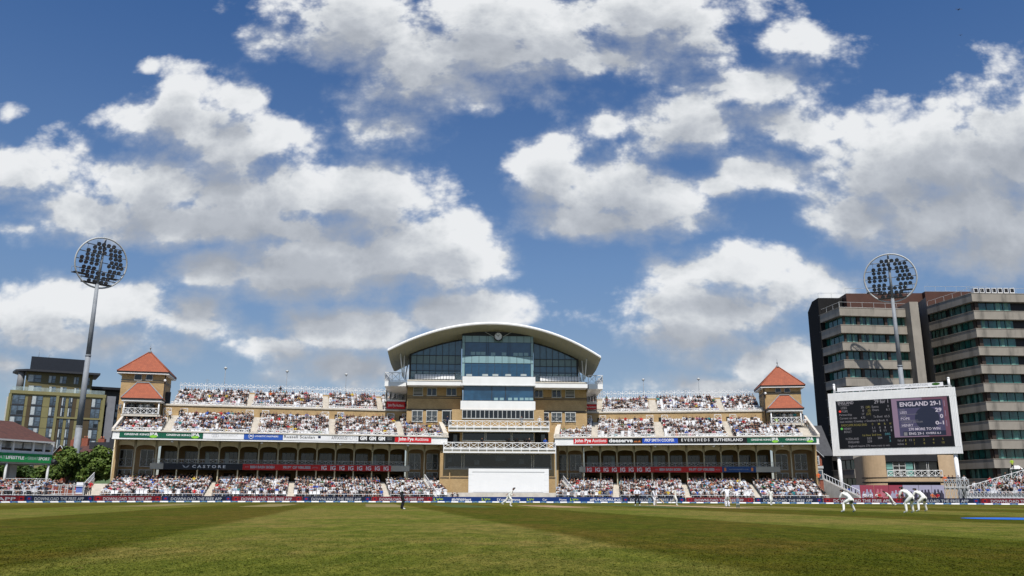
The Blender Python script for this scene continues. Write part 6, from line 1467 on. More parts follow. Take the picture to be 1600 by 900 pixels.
# ------------------------------------------------------------------ right: mural hoarding, platform, scaffold stand
MH = Fr.through(G(1331, 122), G(1478, 118)); 
RASP = vinyl('mural_raspberry', (.32, .055, .085)); LIL = vinyl('mural_lilac', (.38, .36, .47)); FIG = vinyl('mural_dark', (.05, .045, .07)); PINKM = vinyl('mural_pink', (.50, .16, .2))
cells = [(1331, 1344, LIL), (1344, 1366, RASP), (1366, 1389, RASP), (1389, 1411, RASP), (1411, 1436, LIL), (1436, 1456, LIL), (1456, 1476, LIL)]
wl_ = ['white left end panel with a dark player', 'raspberry panel left of centre', 'raspberry panel with pale crest', 'raspberry panel with grey figures', 'lilac panel behind the slip fielders', 'lilac panel with dark strokes', 'lilac right end panel']
for k, (a, b, m) in enumerate(cells):
    s0_, s1_ = MH.s(a, 768), MH.s(b, 768); root = fthing(MH, (s0_+s1_)/2, 0, 0, 'mural_hoarding', 'printed hoarding below the scoreboard, '+wl_[k], 'hoarding', 'printed hoardings below the scoreboard')
    z1_ = MH.z((a+b)/2, 758); mb = MB(m); mb.box(s0_+.02, s1_-.02, 0, .08, .3, z1_); fpart('panel', mb, root)
    r_ = random.Random(k); mb = MB(FIG if k in (0, 4, 5, 6) else (LIL if k % 2 else PINKM))
    for q in range(3 if k else 1):
        cx = s0_+(s1_-s0_)*(.25+.25*q if k else .5); hh = r_.uniform(.9, 1.25)
        mb.poly([(cx+dx, -.006, .5+dz*hh) for dx, dz in ((-.22, 0), (-.28, .7), (-.12, .95), (-.1, 1.2), (.1, 1.2), (.12, .95), (.28, .7), (.22, 0))], [tuple(range(8))])
    fpart('printed_figures', mb, root)
pf = fthing(MH, MH.s(1490, 760, 1), 1, 0, 'viewing_platform', 'raised steward platform with pale lattice railing right of the scoreboard post', 'platform')
s0_, s1_ = MH.s(1476, 760), MH.s(1514, 760); zp = MH.z(1490, 762); mb = MB(GREYC); mb.box(s0_, s1_, 0, 3, zp-.2, zp); fpart('deck', mb, pf)
mb = MB(LGREY)
mb.rail((s0_, -.05, zp), (s1_, -.05, zp), 1.1, .5, True, .06); mb.rail((s0_, -.1, .4), (s1_, -.1, .4), zp-.4, .6, True, .05); fpart('lattice_railing', mb, pf)
RS = Fr.through(G(1512, 116), G(1640, 108)); RSL = RS.s(1640, 780)
rs = fthing(RS, RSL/2, 3, 0, 'temporary_stand', 'white scaffold stand of spectators rising at the far right', 'stand')
TIERS['rightlow'] = (0.0, .82, 1.0, .30, 14)
mb = MB(LGREY); 
for i in range(14):
    sl = -1.0+i*.75
    mb.box(max(0, sl+0.0), RSL, .82*i, .82*(i+1)-.002, .9+.30*i-.12, 1.0+.30*i)
fpart('decking', mb, rs)
mb = MB(WHITE); mb.rail((0.0, -.1, .8), (RSL, -.1, .8), .8, .45, True, .03); mb.rail((0, -.12, 0), (RSL, -.12, 0), .8, .6, True, .04); fpart('front_rail', mb, rs)
mb = MB(WHITE)
mb.rail((.2, 0, 1.3), (9.5, 11, 5.4), 1.0, .9, True, .04); mb.rail((.2, .05, .3), (9.5, 11.05, 4.4), 1.0, .9, True, .04); fpart('side_rail', mb, rs)
mb = MB(WHITE); mb.tube((7.4, 9, 3), (7.4, 9, 7.0), .09, .09, 6); mb.rail((10.5, 11.6, 5.2), (RSL, 11.6, 5.2), 1.1, .8, True, .06); fpart('rear_rail', mb, rs)
mb = MB(DGREY)
for q in np.linspace(.5, RSL-.5, 9):
    for i in (2, 6, 10, 13): mb.bar((q, .82*i, 0), (q, .82*i, .9+.3*i-.12), .05) if q > i*.75 else None
fpart('scaffold_legs', mb, rs)
rr_ = random.Random(33)
for i in range(13):
    s = max(.5, i*.75-.3)
    while s < RSL-.3:
        SEATS.append(('rightlow', RS, s, .82*i+.5, 1.0+.30*i))
        if rr_.random() < .86: PEOPLE.append(('rightlow', RS, s, .82*i+.5, 1.0+.30*i, 'rightlow', i))
        s += .5
mb = MB(mat('canvas_white', (.75, .74, .70), .8, .05)); p = RS.at(9.5, 12.5, 0); s_ = RS.s(1578, 735, 12); zz = RS.z(1578, 733, 12)
mb.hexa([(s_, 12, zz), (s_+1.3, 12, zz), (s_+1.3, 13.3, zz), (s_, 13.3, zz)], [(s_+.4, 12.4, zz+.5), (s_+.9, 12.4, zz+.5), (s_+.9, 12.9, zz+.5), (s_+.4, 12.9, zz+.5)])
for q in (s_+.1, s_+1.2): mb.bar((q, 12.1, 3), (q, 12.1, zz), .06)
single(RS, 'canopy_tent', mb, 'small white tent top above the far right stand', 'tent')
# ------------------------------------------------------------------ trees
def leafmat(name, c1, c2):
    m = bpy.data.materials.new(name); m.use_nodes = True; t = m.node_tree; n = NT(t); b = t.nodes['Principled BSDF']
    tc = t.nodes.new('ShaderNodeTexCoord').outputs['Object']
    n.l.new(n.mix(n.smooth(n.noise(tc, 1.1, 4.0, .7), .35, .65), c1, c2), b.inputs['Base Color']); b.inputs['Roughness'].default_value = .65; b.inputs['Specular IOR Level'].default_value = .3
    b.inputs['Transmission Weight'].default_value = 0.0
    return m
LEAF1 = leafmat('green_leaves', (.045, .085, .012), (.11, .16, .025)); LEAF2 = leafmat('dark_green_leaves', (.025, .055, .010), (.065, .11, .018)); BARK = mat('bark', (.07, .055, .04), .9, .2, 4)
def crown_mb(c, rx, ry, rz, n, leaf, m, seed, lobes=16, size=.24):
    r = np.random.default_rng(seed); mb = MB(m)
    L = []
    for _ in range(lobes):
        d = r.normal(size=3); d /= np.linalg.norm(d); k = r.uniform(.35, .78); L.append((d*np.array([rx, ry, rz])*k, r.uniform(.30, .48)*min(rx, rz)))
    V, F = [], []
    for i in range(n):
        lc, lr = L[r.integers(len(L))]; d = r.normal(size=3); d /= np.linalg.norm(d); p = np.array(c)+lc+d*lr*r.uniform(.55, 1.08)**.6
        if (abs(p[2]-c[2]) > rz*1.15): continue
        nrm = d*.7+r.normal(size=3)*.6+np.array([0, 0, .35]); nrm /= np.linalg.norm(nrm); a = np.cross(nrm, r.normal(size=3)); a /= np.linalg.norm(a); b = np.cross(nrm, a); s = size*r.uniform(.6, 1.3)
        k = len(V); V += [tuple(p+a*s), tuple(p+b*s*.7), tuple(p-a*s), tuple(p-b*s*.7)]; F.append((k, k+1, k+2, k+3))
    mb.poly(V, F); return mb, L
def tree(px, Y, ztop, rx, rz, label, m, seed, n=5200, name='tree', group='trees behind the left stand'):
    g = G(px, Y); fr = Fr((g.x, g.y), 0); root = fthing(fr, 0, 0, 0, name, label, 'tree', group); zc = ztop-rz
    mb, L = crown_mb((0, 0, zc), rx, rx*.9, rz, n, None, m, seed); fpart('crown', mb, root)
    t = MB(BARK); t.tube((0, 0, 0), (0.1, 0, zc*.55), .26, .2, 8); t.tube((0.1, 0, zc*.55), (.0, .1, zc), .2, .12, 8)
    for lc, lr in L[:9]: t.tube((.05, 0, zc*.6), tuple(np.array((0, 0, zc))+lc*.8), .10, .03, 5)
    fpart('trunk', t, root); return root
for px, Y, pyt, rx, rz, lb_, m, sd_, n_ in (
    (100, 128, 702, 3.0, 2.4, 'round green tree directly left of the floodlight pole', LEAF1, 1, 5000),
    (140, 126, 698, 3.3, 2.9, 'largest round green tree, right of the floodlight pole', LEAF1, 2, 6500),
    (118, 134, 706, 2.2, 2.2, 'dark tree directly behind the floodlight pole', LEAF2, 3, 3200),
    (28, 130, 722, 2.6, 1.7, 'leafy tree under the green banner, second from the left edge', LEAF2, 4, 3200),
    (55, 131, 724, 2.6, 1.6, 'leafy tree under the green banner, between its two columns', LEAF1, 5, 3200),
    (2, 129, 722, 2.6, 1.8, 'leafy tree under the green banner at the left edge', LEAF2, 6, 3200),
    (78, 132, 722, 2.2, 1.8, 'leafy tree just right of the banner end', LEAF1, 7, 3000)):
    tree(px, Y, P(px, pyt, Y).z, rx, rz, lb_, m, sd_, n_)
mb, _ = crown_mb((0, 0, 1.3), 12, .9, 1.1, 5500, None, LEAF2, 12, 60, .2)
g = G(70, 133); mb.v = [(x+g.x, y+g.y, max(z, .05)) for x, y, z in mb.v]; single(WF, 'hedge', mb, 'long dark hedge behind the far left terrace', 'hedge')
# ------------------------------------------------------------------ people: continuous skinned bodies grown over posed skeletons
SKIN = [mat('skin_fair', (.40, .21, .14), .55, .06, 6), mat('skin_tan', (.30, .15, .09), .55, .06, 6), mat('skin_brown', (.16, .075, .04), .55, .06, 6)]
HAIRM = {'dark hair': mat('hair_dark', (.014, .010, .008), .6, .1, 6), 'brown hair': mat('hair_brown', (.06, .03, .015), .6, .1, 6), 'grey hair': mat('hair_grey', (.30, .29, .28), .7, .1, 6), 'fair hair': mat('hair_fair', (.30, .19, .09), .6, .1, 6),
         'white hat': mat('hat_white', (.72, .72, .68), .7, .05, 6), 'black cap': mat('cap_black', (.013, .013, .015), .6, .05, 6), 'straw hat': mat('hat_straw', (.45, .34, .18), .8, .08, 6), 'navy cap': mat('cap_navy', (.012, .018, .06), .6, .05, 6), 'red cap': mat('cap_red', (.45, .02, .02), .6, .05, 6)}
cl = lambda n, c: mat('cloth_'+n, c, .85, .08, 5)
SHIRT = {'white': cl('white', (.66, .66, .66)), 'black': cl('black', (.012, .012, .014)), 'navy': cl('navy', (.014, .02, .055)), 'grey': cl('grey', (.22, .23, .24)), 'pale blue': cl('pale_blue', (.34, .44, .62)), 'red': cl('red', (.52, .02, .025)),
         'pink': cl('pink', (.55, .22, .27)), 'teal': cl('teal', (.03, .26, .28)), 'yellow': cl('yellow', (.58, .42, .04)), 'green': cl('green', (.03, .16, .05)), 'royal blue': cl('royal_blue', (.03, .10, .42)), 'orange': cl('orange', (.60, .16, .05)), 'maroon': cl('maroon', (.14, .015, .03)), 'beige': cl('beige', (.42, .34, .24))}
SW_ = [('white', 30), ('black', 37), ('navy', 14), ('grey', 7), ('pale blue', 6), ('red', 2.4), ('pink', 2), ('teal', 1), ('yellow', .6), ('green', .8), ('royal blue', 1.6), ('orange', .4), ('maroon', 2), ('beige', 2)]
HW_ = [('dark hair', 46), ('brown hair', 12), ('grey hair', 6), ('fair hair', 4), ('white hat', 10), ('black cap', 12), ('straw hat', 3), ('navy cap', 7), ('red cap', 1.2)]
LEG = {'dark trousers': cl('trousers_dark', (.016, .017, .022)), 'blue jeans': cl('jeans', (.045, .075, .15)), 'beige shorts': cl('shorts_beige', (.36, .29, .20)), 'grey shorts': cl('shorts_grey', (.16, .16, .17)), 'white skirt': SHIRT['white']}
SHOE = mat('shoe_dark', (.03, .03, .03), .6, .1); SHOEW = mat('shoe_white', (.72, .72, .70), .5, .05)
def wch(r, L): return r.choices([a for a, _ in L], [b for _, b in L])[0]
def skinned(verts, edges, radii, root, sub=1, dec=None):
    me = bpy.data.meshes.new('sk'); me.from_pydata(verts, edges, []); ob = bpy.data.objects.new('sk', me); COL.objects.link(ob)
    md = ob.modifiers.new('Skin', 'SKIN'); md.use_smooth_shade = True; md.branch_smoothing = .6
    for i, sv in enumerate(me.skin_vertices[0].data):
        rr = radii[i]; sv.radius = rr if isinstance(rr, tuple) else (rr, rr); sv.use_root = (i == root)
    if sub: s = ob.modifiers.new('Sub', 'SUBSURF'); s.levels = sub; s.render_levels = sub
    if dec: d = ob.modifiers.new('Dec', 'DECIMATE'); d.ratio = dec
    dg = bpy.context.evaluated_depsgraph_get(); dg.update(); out = bpy.data.meshes.new_from_object(ob.evaluated_get(dg))
    bpy.data.objects.remove(ob); bpy.data.meshes.remove(me); return out
# ---- seated spectators: six poses, faces sorted into shirt / skin / head covering / legs / shoes
def seated(pose, hat):
    sh, hp = .19, .10; V = []; E = []; Rr = []; reg = []
    def v(x, y, z, r): V.append((x, y, z)); Rr.append(r); return len(V)-1
    def e(*a): 
        for p, q in zip(a, a[1:]): E.append((p, q))
    lean = {'back': .06, 'up': 0, 'fwd': -.20, 'arms': 0, 'raise': .02, 'side': .03}[pose]
    pv = v(0, .02, .50, (.15, .12)); ch = v(0, .02+lean*.6, .80, (.17, .11)); nk = v(0, .01+lean, 1.0, .06); hd = v(0, -.02+lean*1.1, 1.10, .095); ht = v(0, -.01+lean*1.1, 1.22, .085)
    e(pv, ch, nk, hd, ht)
    for s in (-1, 1):
        hj = v(s*hp, -.02, .49, .10); kn = v(s*(hp+.05), -.44, .52, .07); an = v(s*(hp+.04), -.46, .12, .05); ft = v(s*(hp+.05), -.60, .06, .04); e(pv, hj, kn, an, ft)
        so = v(s*sh, .02+lean*.85, .93, .065)
        e(ch, so)
        if pose == 'arms': el = v(s*.25, -.06, .70, .048); wr = v(-s*.02, -.20, .72, .04); e(so, el, wr)
        elif pose == 'fwd': el = v(s*.24, -.30, .72, .048); wr = v(s*.06, -.44, .60, .04); e(so, el, wr)
        elif pose == 'raise' and s == 1: el = v(.27, -.18, .90, .048); wr = v(.10, -.20, 1.10, .04); e(so, el, wr)
        elif pose == 'side' and s == -1: el = v(-.40, .02, .85, .048); wr = v(-.42, -.12, 1.0, .04); e(so, el, wr)
        else: el = v(s*.27, -.02+lean*.4, .68, .048); wr = v(s*.16, -.24, .58, .04); e(so, el, wr)
    me = skinned(V, E, Rr, 0, 1, .34)
    vs = np.array([q.co[:] for q in me.vertices]); fs = [tuple(p.vertices) for p in me.polygons]
    reg = []
    wrs = [np.array(V[i]) for i in range(len(V)) if Rr[i] == .04 and V[i][2] > .3]; els = [np.array(V[i]) for i in range(len(V)) if Rr[i] == .048]
    hy = V[3][1]
    for f in fs:
        c = vs[list(f)].mean(0)
        if c[2] > 1.01 and abs(c[0]) < .14 and abs(c[1]-hy) < .2 and c[2]+0 > .99: r_ = 2 if (c[2] > (1.15 if not hat else 1.135) or c[1] > hy+.035) else 1
        elif min(np.linalg.norm(c-w) for w in wrs) < .17: r_ = 1
        elif c[2] < .10 or (c[1] < -.5 and c[2] < .14): r_ = 4
        elif c[1] < -.10 and c[2] < .62: r_ = 3 if c[2] > .40 else 5
        else: r_ = 0
        reg.append(r_)
    if hat:      # brim
        n = 10; b = len(vs); c = np.array([0, hy-.01, 1.165]); ring = [c+np.array([.17*math.cos(2*math.pi*i/n), .17*math.sin(2*math.pi*i/n)-.01, -.02]) for i in range(n)]
        vs = np.vstack([vs, np.array(ring), np.array([c+np.array([0, 0, .03])])]); 
        for i in range(n): fs.append((b+i, b+(i+1) % n, b+n)); reg.append(2)
    bpy.data.meshes.remove(me)
    return vs, fs, reg
POSES = ['back', 'up', 'fwd', 'arms', 'raise', 'side']
TPL = {(p, h): seated(p, h) for p in POSES for h in (False, True)}
def standing_tpl(armv):
    V = []; E = []; Rr = []
    def v(x, y, z, r): V.append((x, y, z)); Rr.append(r); return len(V)-1
    def e(*a):
        for p, q in zip(a, a[1:]): E.append((p, q))
    pv = v(0, 0, .95, (.15, .11)); ch = v(0, 0, 1.30, (.17, .11)); nk = v(0, 0, 1.50, .055); hd = v(0, -.02, 1.60, .095); ht = v(0, -.01, 1.70, .085); e(pv, ch, nk, hd, ht)
    for s in (-1, 1):
        hj = v(s*.10, 0, .88, .10); kn = v(s*.11, -.02, .48, .065); an = v(s*.12, 0, .09, .045); ft = v(s*.13, -.13, .05, .04); e(pv, hj, kn, an, ft)
        so = v(s*.20, 0, 1.42, .062); el = v(s*.27, .02, 1.14, .048); wr = v(s*(.14 if armv else .26), -.20 if armv else -.06, 1.05 if armv else .90, .04); e(ch, so, el, wr)
    me = skinned(V, E, Rr, 0, 1, .34); vs = np.array([q.co[:] for q in me.vertices]); fs = [tuple(p.vertices) for p in me.polygons]; reg = []
    wrs = [np.array(V[i]) for i in range(len(V)) if Rr[i] == .04 and V[i][2] > .3]
    for f in fs:
        c = vs[list(f)].mean(0)
        if c[2] > 1.50 and abs(c[0]) < .14: r_ = 2 if (c[2] > 1.65 or c[1] > .03) else 1
        elif min(np.linalg.norm(c-w) for w in wrs) < .15: r_ = 1
        elif c[2] < .10: r_ = 4
        elif c[2] < .93: r_ = 3
        else: r_ = 0
        reg.append(r_)
    bpy.data.meshes.remove(me); return vs, fs, reg
STD = [standing_tpl(True), standing_tpl(False)]
CLOTH_MATS = SKIN+list(HAIRM.values())+list(SHIRT.values())+list(LEG.values())+[SHOE, SHOEW]
MIDX = {m.name: i for i, m in enumerate(CLOTH_MATS)}
pr = random.Random(77)
def look():
    sh = wch(pr, SW_); ha = wch(pr, HW_); sk = pr.choices(SKIN, [6, 3, 1])[0]; lg = wch(pr, [('dark trousers', 42), ('blue jeans', 22), ('beige shorts', 9), ('grey shorts', 12), ('white skirt', 5)])
    return sh, ha, sk, lg
def person_mats(lk):
    sh, ha, sk, lg = lk; short = lg.endswith('shorts') or lg.endswith('skirt')
    return [SHIRT[sh], sk, HAIRM[ha], LEG[lg], SHOE, sk if short else LEG[lg]]
pr.shuffle(PEOPLE)
pos = [fr.at(s, w, z) for (st_, fr, s, w, z, t, i) in PEOPLE]
order = sorted(range(len(PEOPLE)), key=lambda k: pos[k].length)
near = set(order[:285])
tiern = {'lower': 'lower tier', 'middle': 'middle tier', 'upper': 'upper tier', 'leftlow': 'left terrace', 'rightlow': 'far right stand', 'porch': 'turret porch'}
rown = ['front', 'second', 'third', 'fourth', 'fifth', 'sixth', 'seventh', 'eighth', 'ninth', 'tenth', 'eleventh', 'twelfth', 'thirteenth', 'fourteenth']
crowd = {}
def place(vs, M_): return vs @ np.array(M_.to_3x3()).T+np.array(M_.translation)
used_lab = set(); rank = {}
for k in sorted(near, key=lambda k: PEOPLE[k][2]):
    st_, fr, s, w, z, t, i = PEOPLE[k]; rank[k] = rank.get((t, i, st_), 0)+1; rank[(t, i, st_)] = rank[k]
for k, pp in enumerate(PEOPLE):
    st_, fr, s, w, z, t, i = pp; lk = look(); hat = lk[1] in ('white hat', 'straw hat'); sc = pr.uniform(.93, 1.05)
    if t == 'porch': tp = STD[pr.randrange(2)]
    else: tp = TPL[(pr.choices(POSES, [3, 4, 2, 3, 2, 1])[0], hat)]
    rz = fr.a+R(pr.uniform(-16, 16)); M_ = Matrix.Translation(pos[k]) @ Matrix.Rotation(rz, 4, 'Z') @ Matrix.Scale(sc, 4)
    if k in near:
        me = bpy.data.meshes.new('person'); me.from_pydata(tp[0].tolist(), [], tp[1]); ms = person_mats(lk)
        for m in ms: me.materials.append(m)
        me.polygons.foreach_set('material_index', tp[2]); me.polygons.foreach_set('use_smooth', [True]*len(tp[1])); me.update()
        o = bpy.data.objects.new('person', me); COL.objects.link(o); o.matrix_world = M_
        where = {'leftlow': 'left terrace', 'rightlow': 'far right stand', 'lower': ('left' if st_ == 'left' else 'right')+' lower tier', 'middle': st_+' middle tier', 'upper': st_+' upper tier', 'porch': st_+' turret porch'}[t]
        lab = '%s and %s, %s row, %s, number %d along' % (lk[0], lk[1], rown[i], where, rank[k])
        tag(o, 'spectator in '+lab, 'person', 'spectators seated in the '+where)
    else:
        ms = person_mats(lk); key = st_+'_'+t
        c = crowd.setdefault(key, [[], [], [], 0]); v_ = place(tp[0], M_); b = c[3]
        c[0].append(v_); c[1] += [tuple(b+q for q in f) for f in tp[1]]; c[2] += [MIDX[ms[r_].name] for r_ in tp[2]]; c[3] += len(v_)
def stuffmesh(name, V, F, MI, mats):
    me = bpy.data.meshes.new(name); me.from_pydata(np.vstack(V).tolist(), [], F)
    for m in mats: me.materials.append(m)
    if MI: me.polygons.foreach_set('material_index', MI)
    me.polygons.foreach_set('use_smooth', [len(mats) > 1]*len(F)); me.update()
    o = bpy.data.objects.new(name, me); COL.objects.link(o); return o
allV, allF, allM, b = [], [], [], 0
for key, (V, F, MI, n_) in crowd.items():
    vv = np.vstack(V); allV.append(vv); allF += [tuple(b+q for q in f) for f in F]; allM += MI; b += len(vv)
o = stuffmesh('crowd', allV, allF, allM, CLOTH_MATS); tag(o, 'packed crowd of seated spectators filling the stands behind the nearest rows', 'crowd', None, 'stuff')
# ---- seats: nearest of each stand as parts, the rest one part
seat_mb = MB(WHITEP); seat_mb.box(-.21, .21, -.22, .20, .40, .45); seat_mb.box(-.21, .21, .201, .25, .42, .84); seat_mb.box(-.03, .03, .0, .1, 0, .399)
seat_me = mesh_of('seat', seat_mb); sv = np.array(seat_mb.v); sf_ = seat_mb.f
roots = {'left': gl, 'right': gr, 'leftlow': lt, 'rightlow': rs}
for st_, root in roots.items():
    L_ = [q for q in SEATS if q[0] == st_]; L_.sort(key=lambda q: q[1].at(q[2], q[3], q[4]).length)
    for q in L_[:90]:
        o = bpy.data.objects.new('seat', seat_me); COL.objects.link(o); o.parent = root; b0 = Vector(tuple(root['_b'])); o.location = Vector((q[2], q[3], q[4]))-b0
    V, F, b = [], [], 0
    for q in L_[90:]:
        v_ = sv+np.array([q[2], q[3], q[4]])-np.array(tuple(root['_b'])); V.append(v_); F += [tuple(b+x for x in f) for f in sf_]; b += len(sv)
    if V: o = stuffmesh('seat_rows', V, F, None, [WHITEP]); o.parent = root; o['kind'] = 'stuff'; o['label'] = 'remaining rows of white tip-up seats'
print('people', len(PEOPLE), 'seats', len(SEATS))
# ------------------------------------------------------------------ the players and officials, modelled one by one
CW = mat('cricket_white', (.76, .75, .70), .8, .16, 5, dirt=((.52, .50, .42), 3.0, .5)); CW2 = mat('cricket_white_cool', (.74, .75, .80), .8, .12, 5); TRB = mat('umpire_trousers', (.012, .012, .015), .8, .05); GRASSST = mat('sleeve_mark_grey', (.10, .12, .12), .8, .1)
PADM = mat('pad_white', (.78, .78, .77), .6, .03, 4); HELM = mat('helmet_navy', (.01, .014, .035), .35, .05); CAPB = mat('cricket_cap_black', (.012, .012, .013), .6, .05); HATW = HAIRM['white hat']; WOOD = mat('willow_wood', (.58, .44, .26), .6, .08, 3)
def norm(v): v = Vector(v); return v.normalized()
def ik(a, b, l1, l2, bend):
    "middle joint of a two-bone limb from a to b, bending towards `bend`"
    a, b, bend = Vector(a), Vector(b), Vector(bend); d = b-a; L_ = min(d.length, (l1+l2)*.999); dn = d.normalized(); x = (l1*l1-l2*l2+L_*L_)/(2*L_); h = math.sqrt(max(0, l1*l1-x*x)); n = bend-dn*bend.dot(dn); n.normalize(); return a+dn*x+n*h, a+dn*L_
def figure(loc, heading, pel, chest, head, feet, hands, knee_b, elbow_b, label, shirt, legs, skin, cap, pads=False, gloves=False, capkind='cap', kneepad=False, feetdir=None, name='person', cat='person', look_dir=None, group='players and umpires on the field', handcurl=1.0):
    """coordinates: x right of the figure, y forward, z up, metres. One continuous skinned body (trunk, neck, head, arms, hands with five fingers, legs, feet)."""
    V, E, Rr, RG = [], [], [], []
    def v(p, r, g): V.append(tuple(p)); Rr.append(r); RG.append(g); return len(V)-1
    def e(*a):
        for p, q in zip(a, a[1:]): E.append((p, q))
    pel, chest, head = Vector(pel), Vector(chest), Vector(head); up = (chest-pel).normalized(); side = Vector((1, 0, 0)) if look_dir is None else Vector((1, 0, 0))
    mid = pel.lerp(chest, .5)
    pv = v(pel, (.165, .14), 'L'); md = v(mid, (.16, .135), 'T'); ch = v(chest, (.185, .14), 'T'); neck = chest.lerp(head, .52); nk = v(neck, .055, 'S')
    hdir = (head-neck).normalized(); h1 = v(head, (.082, .095), 'S'); h2 = v(head+hdir*.10, (.075, .085), 'H')
    e(pv, md, ch, nk, h1, h2)
    fwd = Vector(look_dir).normalized() if look_dir else Vector((0, 1, -.15)).normalized()
    ankles = []
    for s, fpos, kb in ((-1, feet[0], knee_b[0]), (1, feet[1], knee_b[1])):
        hj = pel+Vector((s*.095, 0, -.04)); an = Vector(fpos)+Vector((0, 0, .085)); kn, an = ik(hj, an, .44, .43, kb)
        fd = Vector(feetdir[0 if s < 0 else 1]).normalized() if feetdir else Vector((s*.15, 1, 0)).normalized()
        a = v(hj, .115, 'L'); b_ = v(hj.lerp(kn, .5), .108, 'L'); c = v(kn, .083, 'L'); c2 = v(kn.lerp(an, .4), .078, 'L'); d_ = v(an, .06, 'L'); f_ = v(an+fd*.10+Vector((0, 0, -.05)), .042, 'F'); f2 = v(an+fd*.19+Vector((0, 0, -.058)), .032, 'F')
        e(pv, a, b_, c, c2, d_, f_, f2); ankles.append((kn, an, fd))
    wrists = []
    sdir = up
    for s, hp, eb in ((-1, hands[0], elbow_b[0]), (1, hands[1], elbow_b[1])):
        so = chest+Vector((s*.19, 0, 0))+up*.10; el, wr = ik(so, hp, .30, .27, eb)
        a = v(so, .078, 'T'); b_ = v(el, .060, 'A'); c = v(wr, .032, 'S'); e(ch, a, b_, c)
        d = (wr-el).normalized(); pn = v(wr+d*.055, (.036, .022), 'G'); e(c, pn)
        lat = d.cross(Vector((0, 1, 0.3))).normalized() if abs(d.dot(Vector((0, 1, .3)).normalized())) < .95 else Vector((1, 0, 0)); cu = d.cross(lat).normalized()
        for q, (off, ln) in enumerate(((-.028, .062), (-.010, .072), (.009, .068), (.026, .052))):
            k1 = v(wr+d*.095+lat*off, .010, 'G'); k2 = v(wr+d*(.095+ln*.5)+lat*off*1.1+cu*.015*handcurl, .009, 'G'); k3 = v(wr+d*(.095+ln*.8)+lat*off*1.1+cu*.038*handcurl, .008, 'G'); e(pn, k1, k2, k3)
        t1 = v(wr+d*.05-lat*.042*s*-1, .011, 'G'); t2 = v(wr+d*.085-lat*.058*s*-1+cu*.02, .009, 'G'); e(pn, t1, t2)
        wrists.append((el, wr, d))
    me = skinned(V, E, Rr, 0, 2)
    vs = np.array([q.co[:] for q in me.vertices]); VV = np.array(V)
    mats = [shirt, skin, legs, SHOEW, cap if capkind == 'hair' else HAIRM['dark hair'], PADM if gloves else skin]
    me.materials.clear()
    for m in mats: me.materials.append(m)
    gi = {'T': 0, 'A': 0, 'S': 1, 'L': 2, 'F': 3, 'H': 4, 'G': 5}
    idx = []
    hc = np.array(head); fw = np.array(fwd)
    cen = np.array([vs[list(p.vertices)].mean(0) for p in me.polygons]); rad_ = np.array([r if not isinstance(r, tuple) else r[0] for r in Rr])
    dd = np.linalg.norm(cen[:, None, :]-VV[None, :, :], axis=2)-rad_[None, :]; nearest = dd.argmin(1)
    for i, c in enumerate(cen):
        g = RG[nearest[i]]
        if g == 'S' and nearest[i] == 4 and np.dot(c-hc, fw) < .02: g = 'H'
        idx.append(gi[g])
    me.polygons.foreach_set('material_index', idx); me.name = name
    H = R(heading); root = bpy.data.objects.new(name, me); COL.objects.link(root); root.location = loc; root.rotation_euler = (0, 0, H)
    tag(root, label, cat, group)
    def child(nm, mb): 
        o = bpy.data.objects.new(nm, mesh_of(nm, mb)); COL.objects.link(o); o.parent = root; return o
    # face: nose, eyes, mouth, ears
    q = fwd; rt = q.cross(hdir).normalized(); 
    mb = MB(skin); mb.tube(head+q*.082+hdir*.035, head+q*.118-hdir*.0, .012, .018, 6); child('nose', mb)
    for s in (-1, 1):
        mb = MB(mat('eye_dark', (.02, .015, .012), .3, 0)); mb.ball(head+q*.084+rt*.034*s+hdir*.035, .013); child('eye', mb)
        mb = MB(skin); mb.ball(head+rt*.085*s+hdir*.015, .024, 1.3); child('ear', mb)
    mb = MB(mat('lips', (.30, .10, .08), .5, 0)); p = head+q*.088-hdir*.035; mb.bar(p-rt*.022, p+rt*.022, .012); child('mouth', mb)
    top = head+hdir*.085
    if capkind == 'cap':
        mb = MB(cap); V2_, F2_ = [], []
        base = head+hdir*.055
        for j in range(5):
            a_ = math.pi/2*j/4; rr = .104*math.cos(a_); hh = .105*math.sin(a_)
            for i in range(14): b2 = 2*math.pi*i/14; V2_.append(base+rt*rr*math.cos(b2)+q*(rr*1.08*math.sin(b2))+hdir*hh)
        for j in range(4):
            for i in range(14): F2_.append((j*14+i, j*14+(i+1) % 14, (j+1)*14+(i+1) % 14, (j+1)*14+i))
        mb.poly(V2_, F2_, 0, True); mb.poly([base+rt*.075+q*.07, base-rt*.075+q*.07, base-rt*.05+q*.17-hdir*.02, base+rt*.05+q*.17-hdir*.02], [(0, 1, 2, 3), (3, 2, 1, 0)]); child('cap', mb)
    elif capkind == 'hat':
        mb = MB(cap); base = head+hdir*.06; n_ = 18
        mb.tube(base, base+hdir*.10, .108, .088, n_); mb.tube(base-hdir*.012, base+hdir*.008, .185, .150, n_); child('sun_hat', mb)
    elif capkind == 'helmet':
        mb = MB(cap, MGREY); base = head+hdir*.02; V2_, F2_ = [], []
        for j in range(6):
            a_ = math.pi/2*(j-.6)/4.4; rr = .128*math.cos(a_); hh = .135*math.sin(a_)
            for i in range(14): b2 = 2*math.pi*i/14; V2_.append(base+rt*rr*math.cos(b2)+q*(rr*1.1*math.sin(b2))+hdir*hh)
        for j in range(5):
            for i in range(14): F2_.append((j*14+i, j*14+(i+1) % 14, (j+1)*14+(i+1) % 14, (j+1)*14+i))
        mb.poly(V2_, F2_, 0, True); mb.poly([base+rt*.10+q*.10+hdir*.04, base-rt*.10+q*.10+hdir*.04, base-rt*.07+q*.20+hdir*.01, base+rt*.07+q*.20+hdir*.01], [(0, 1, 2, 3), (3, 2, 1, 0)])
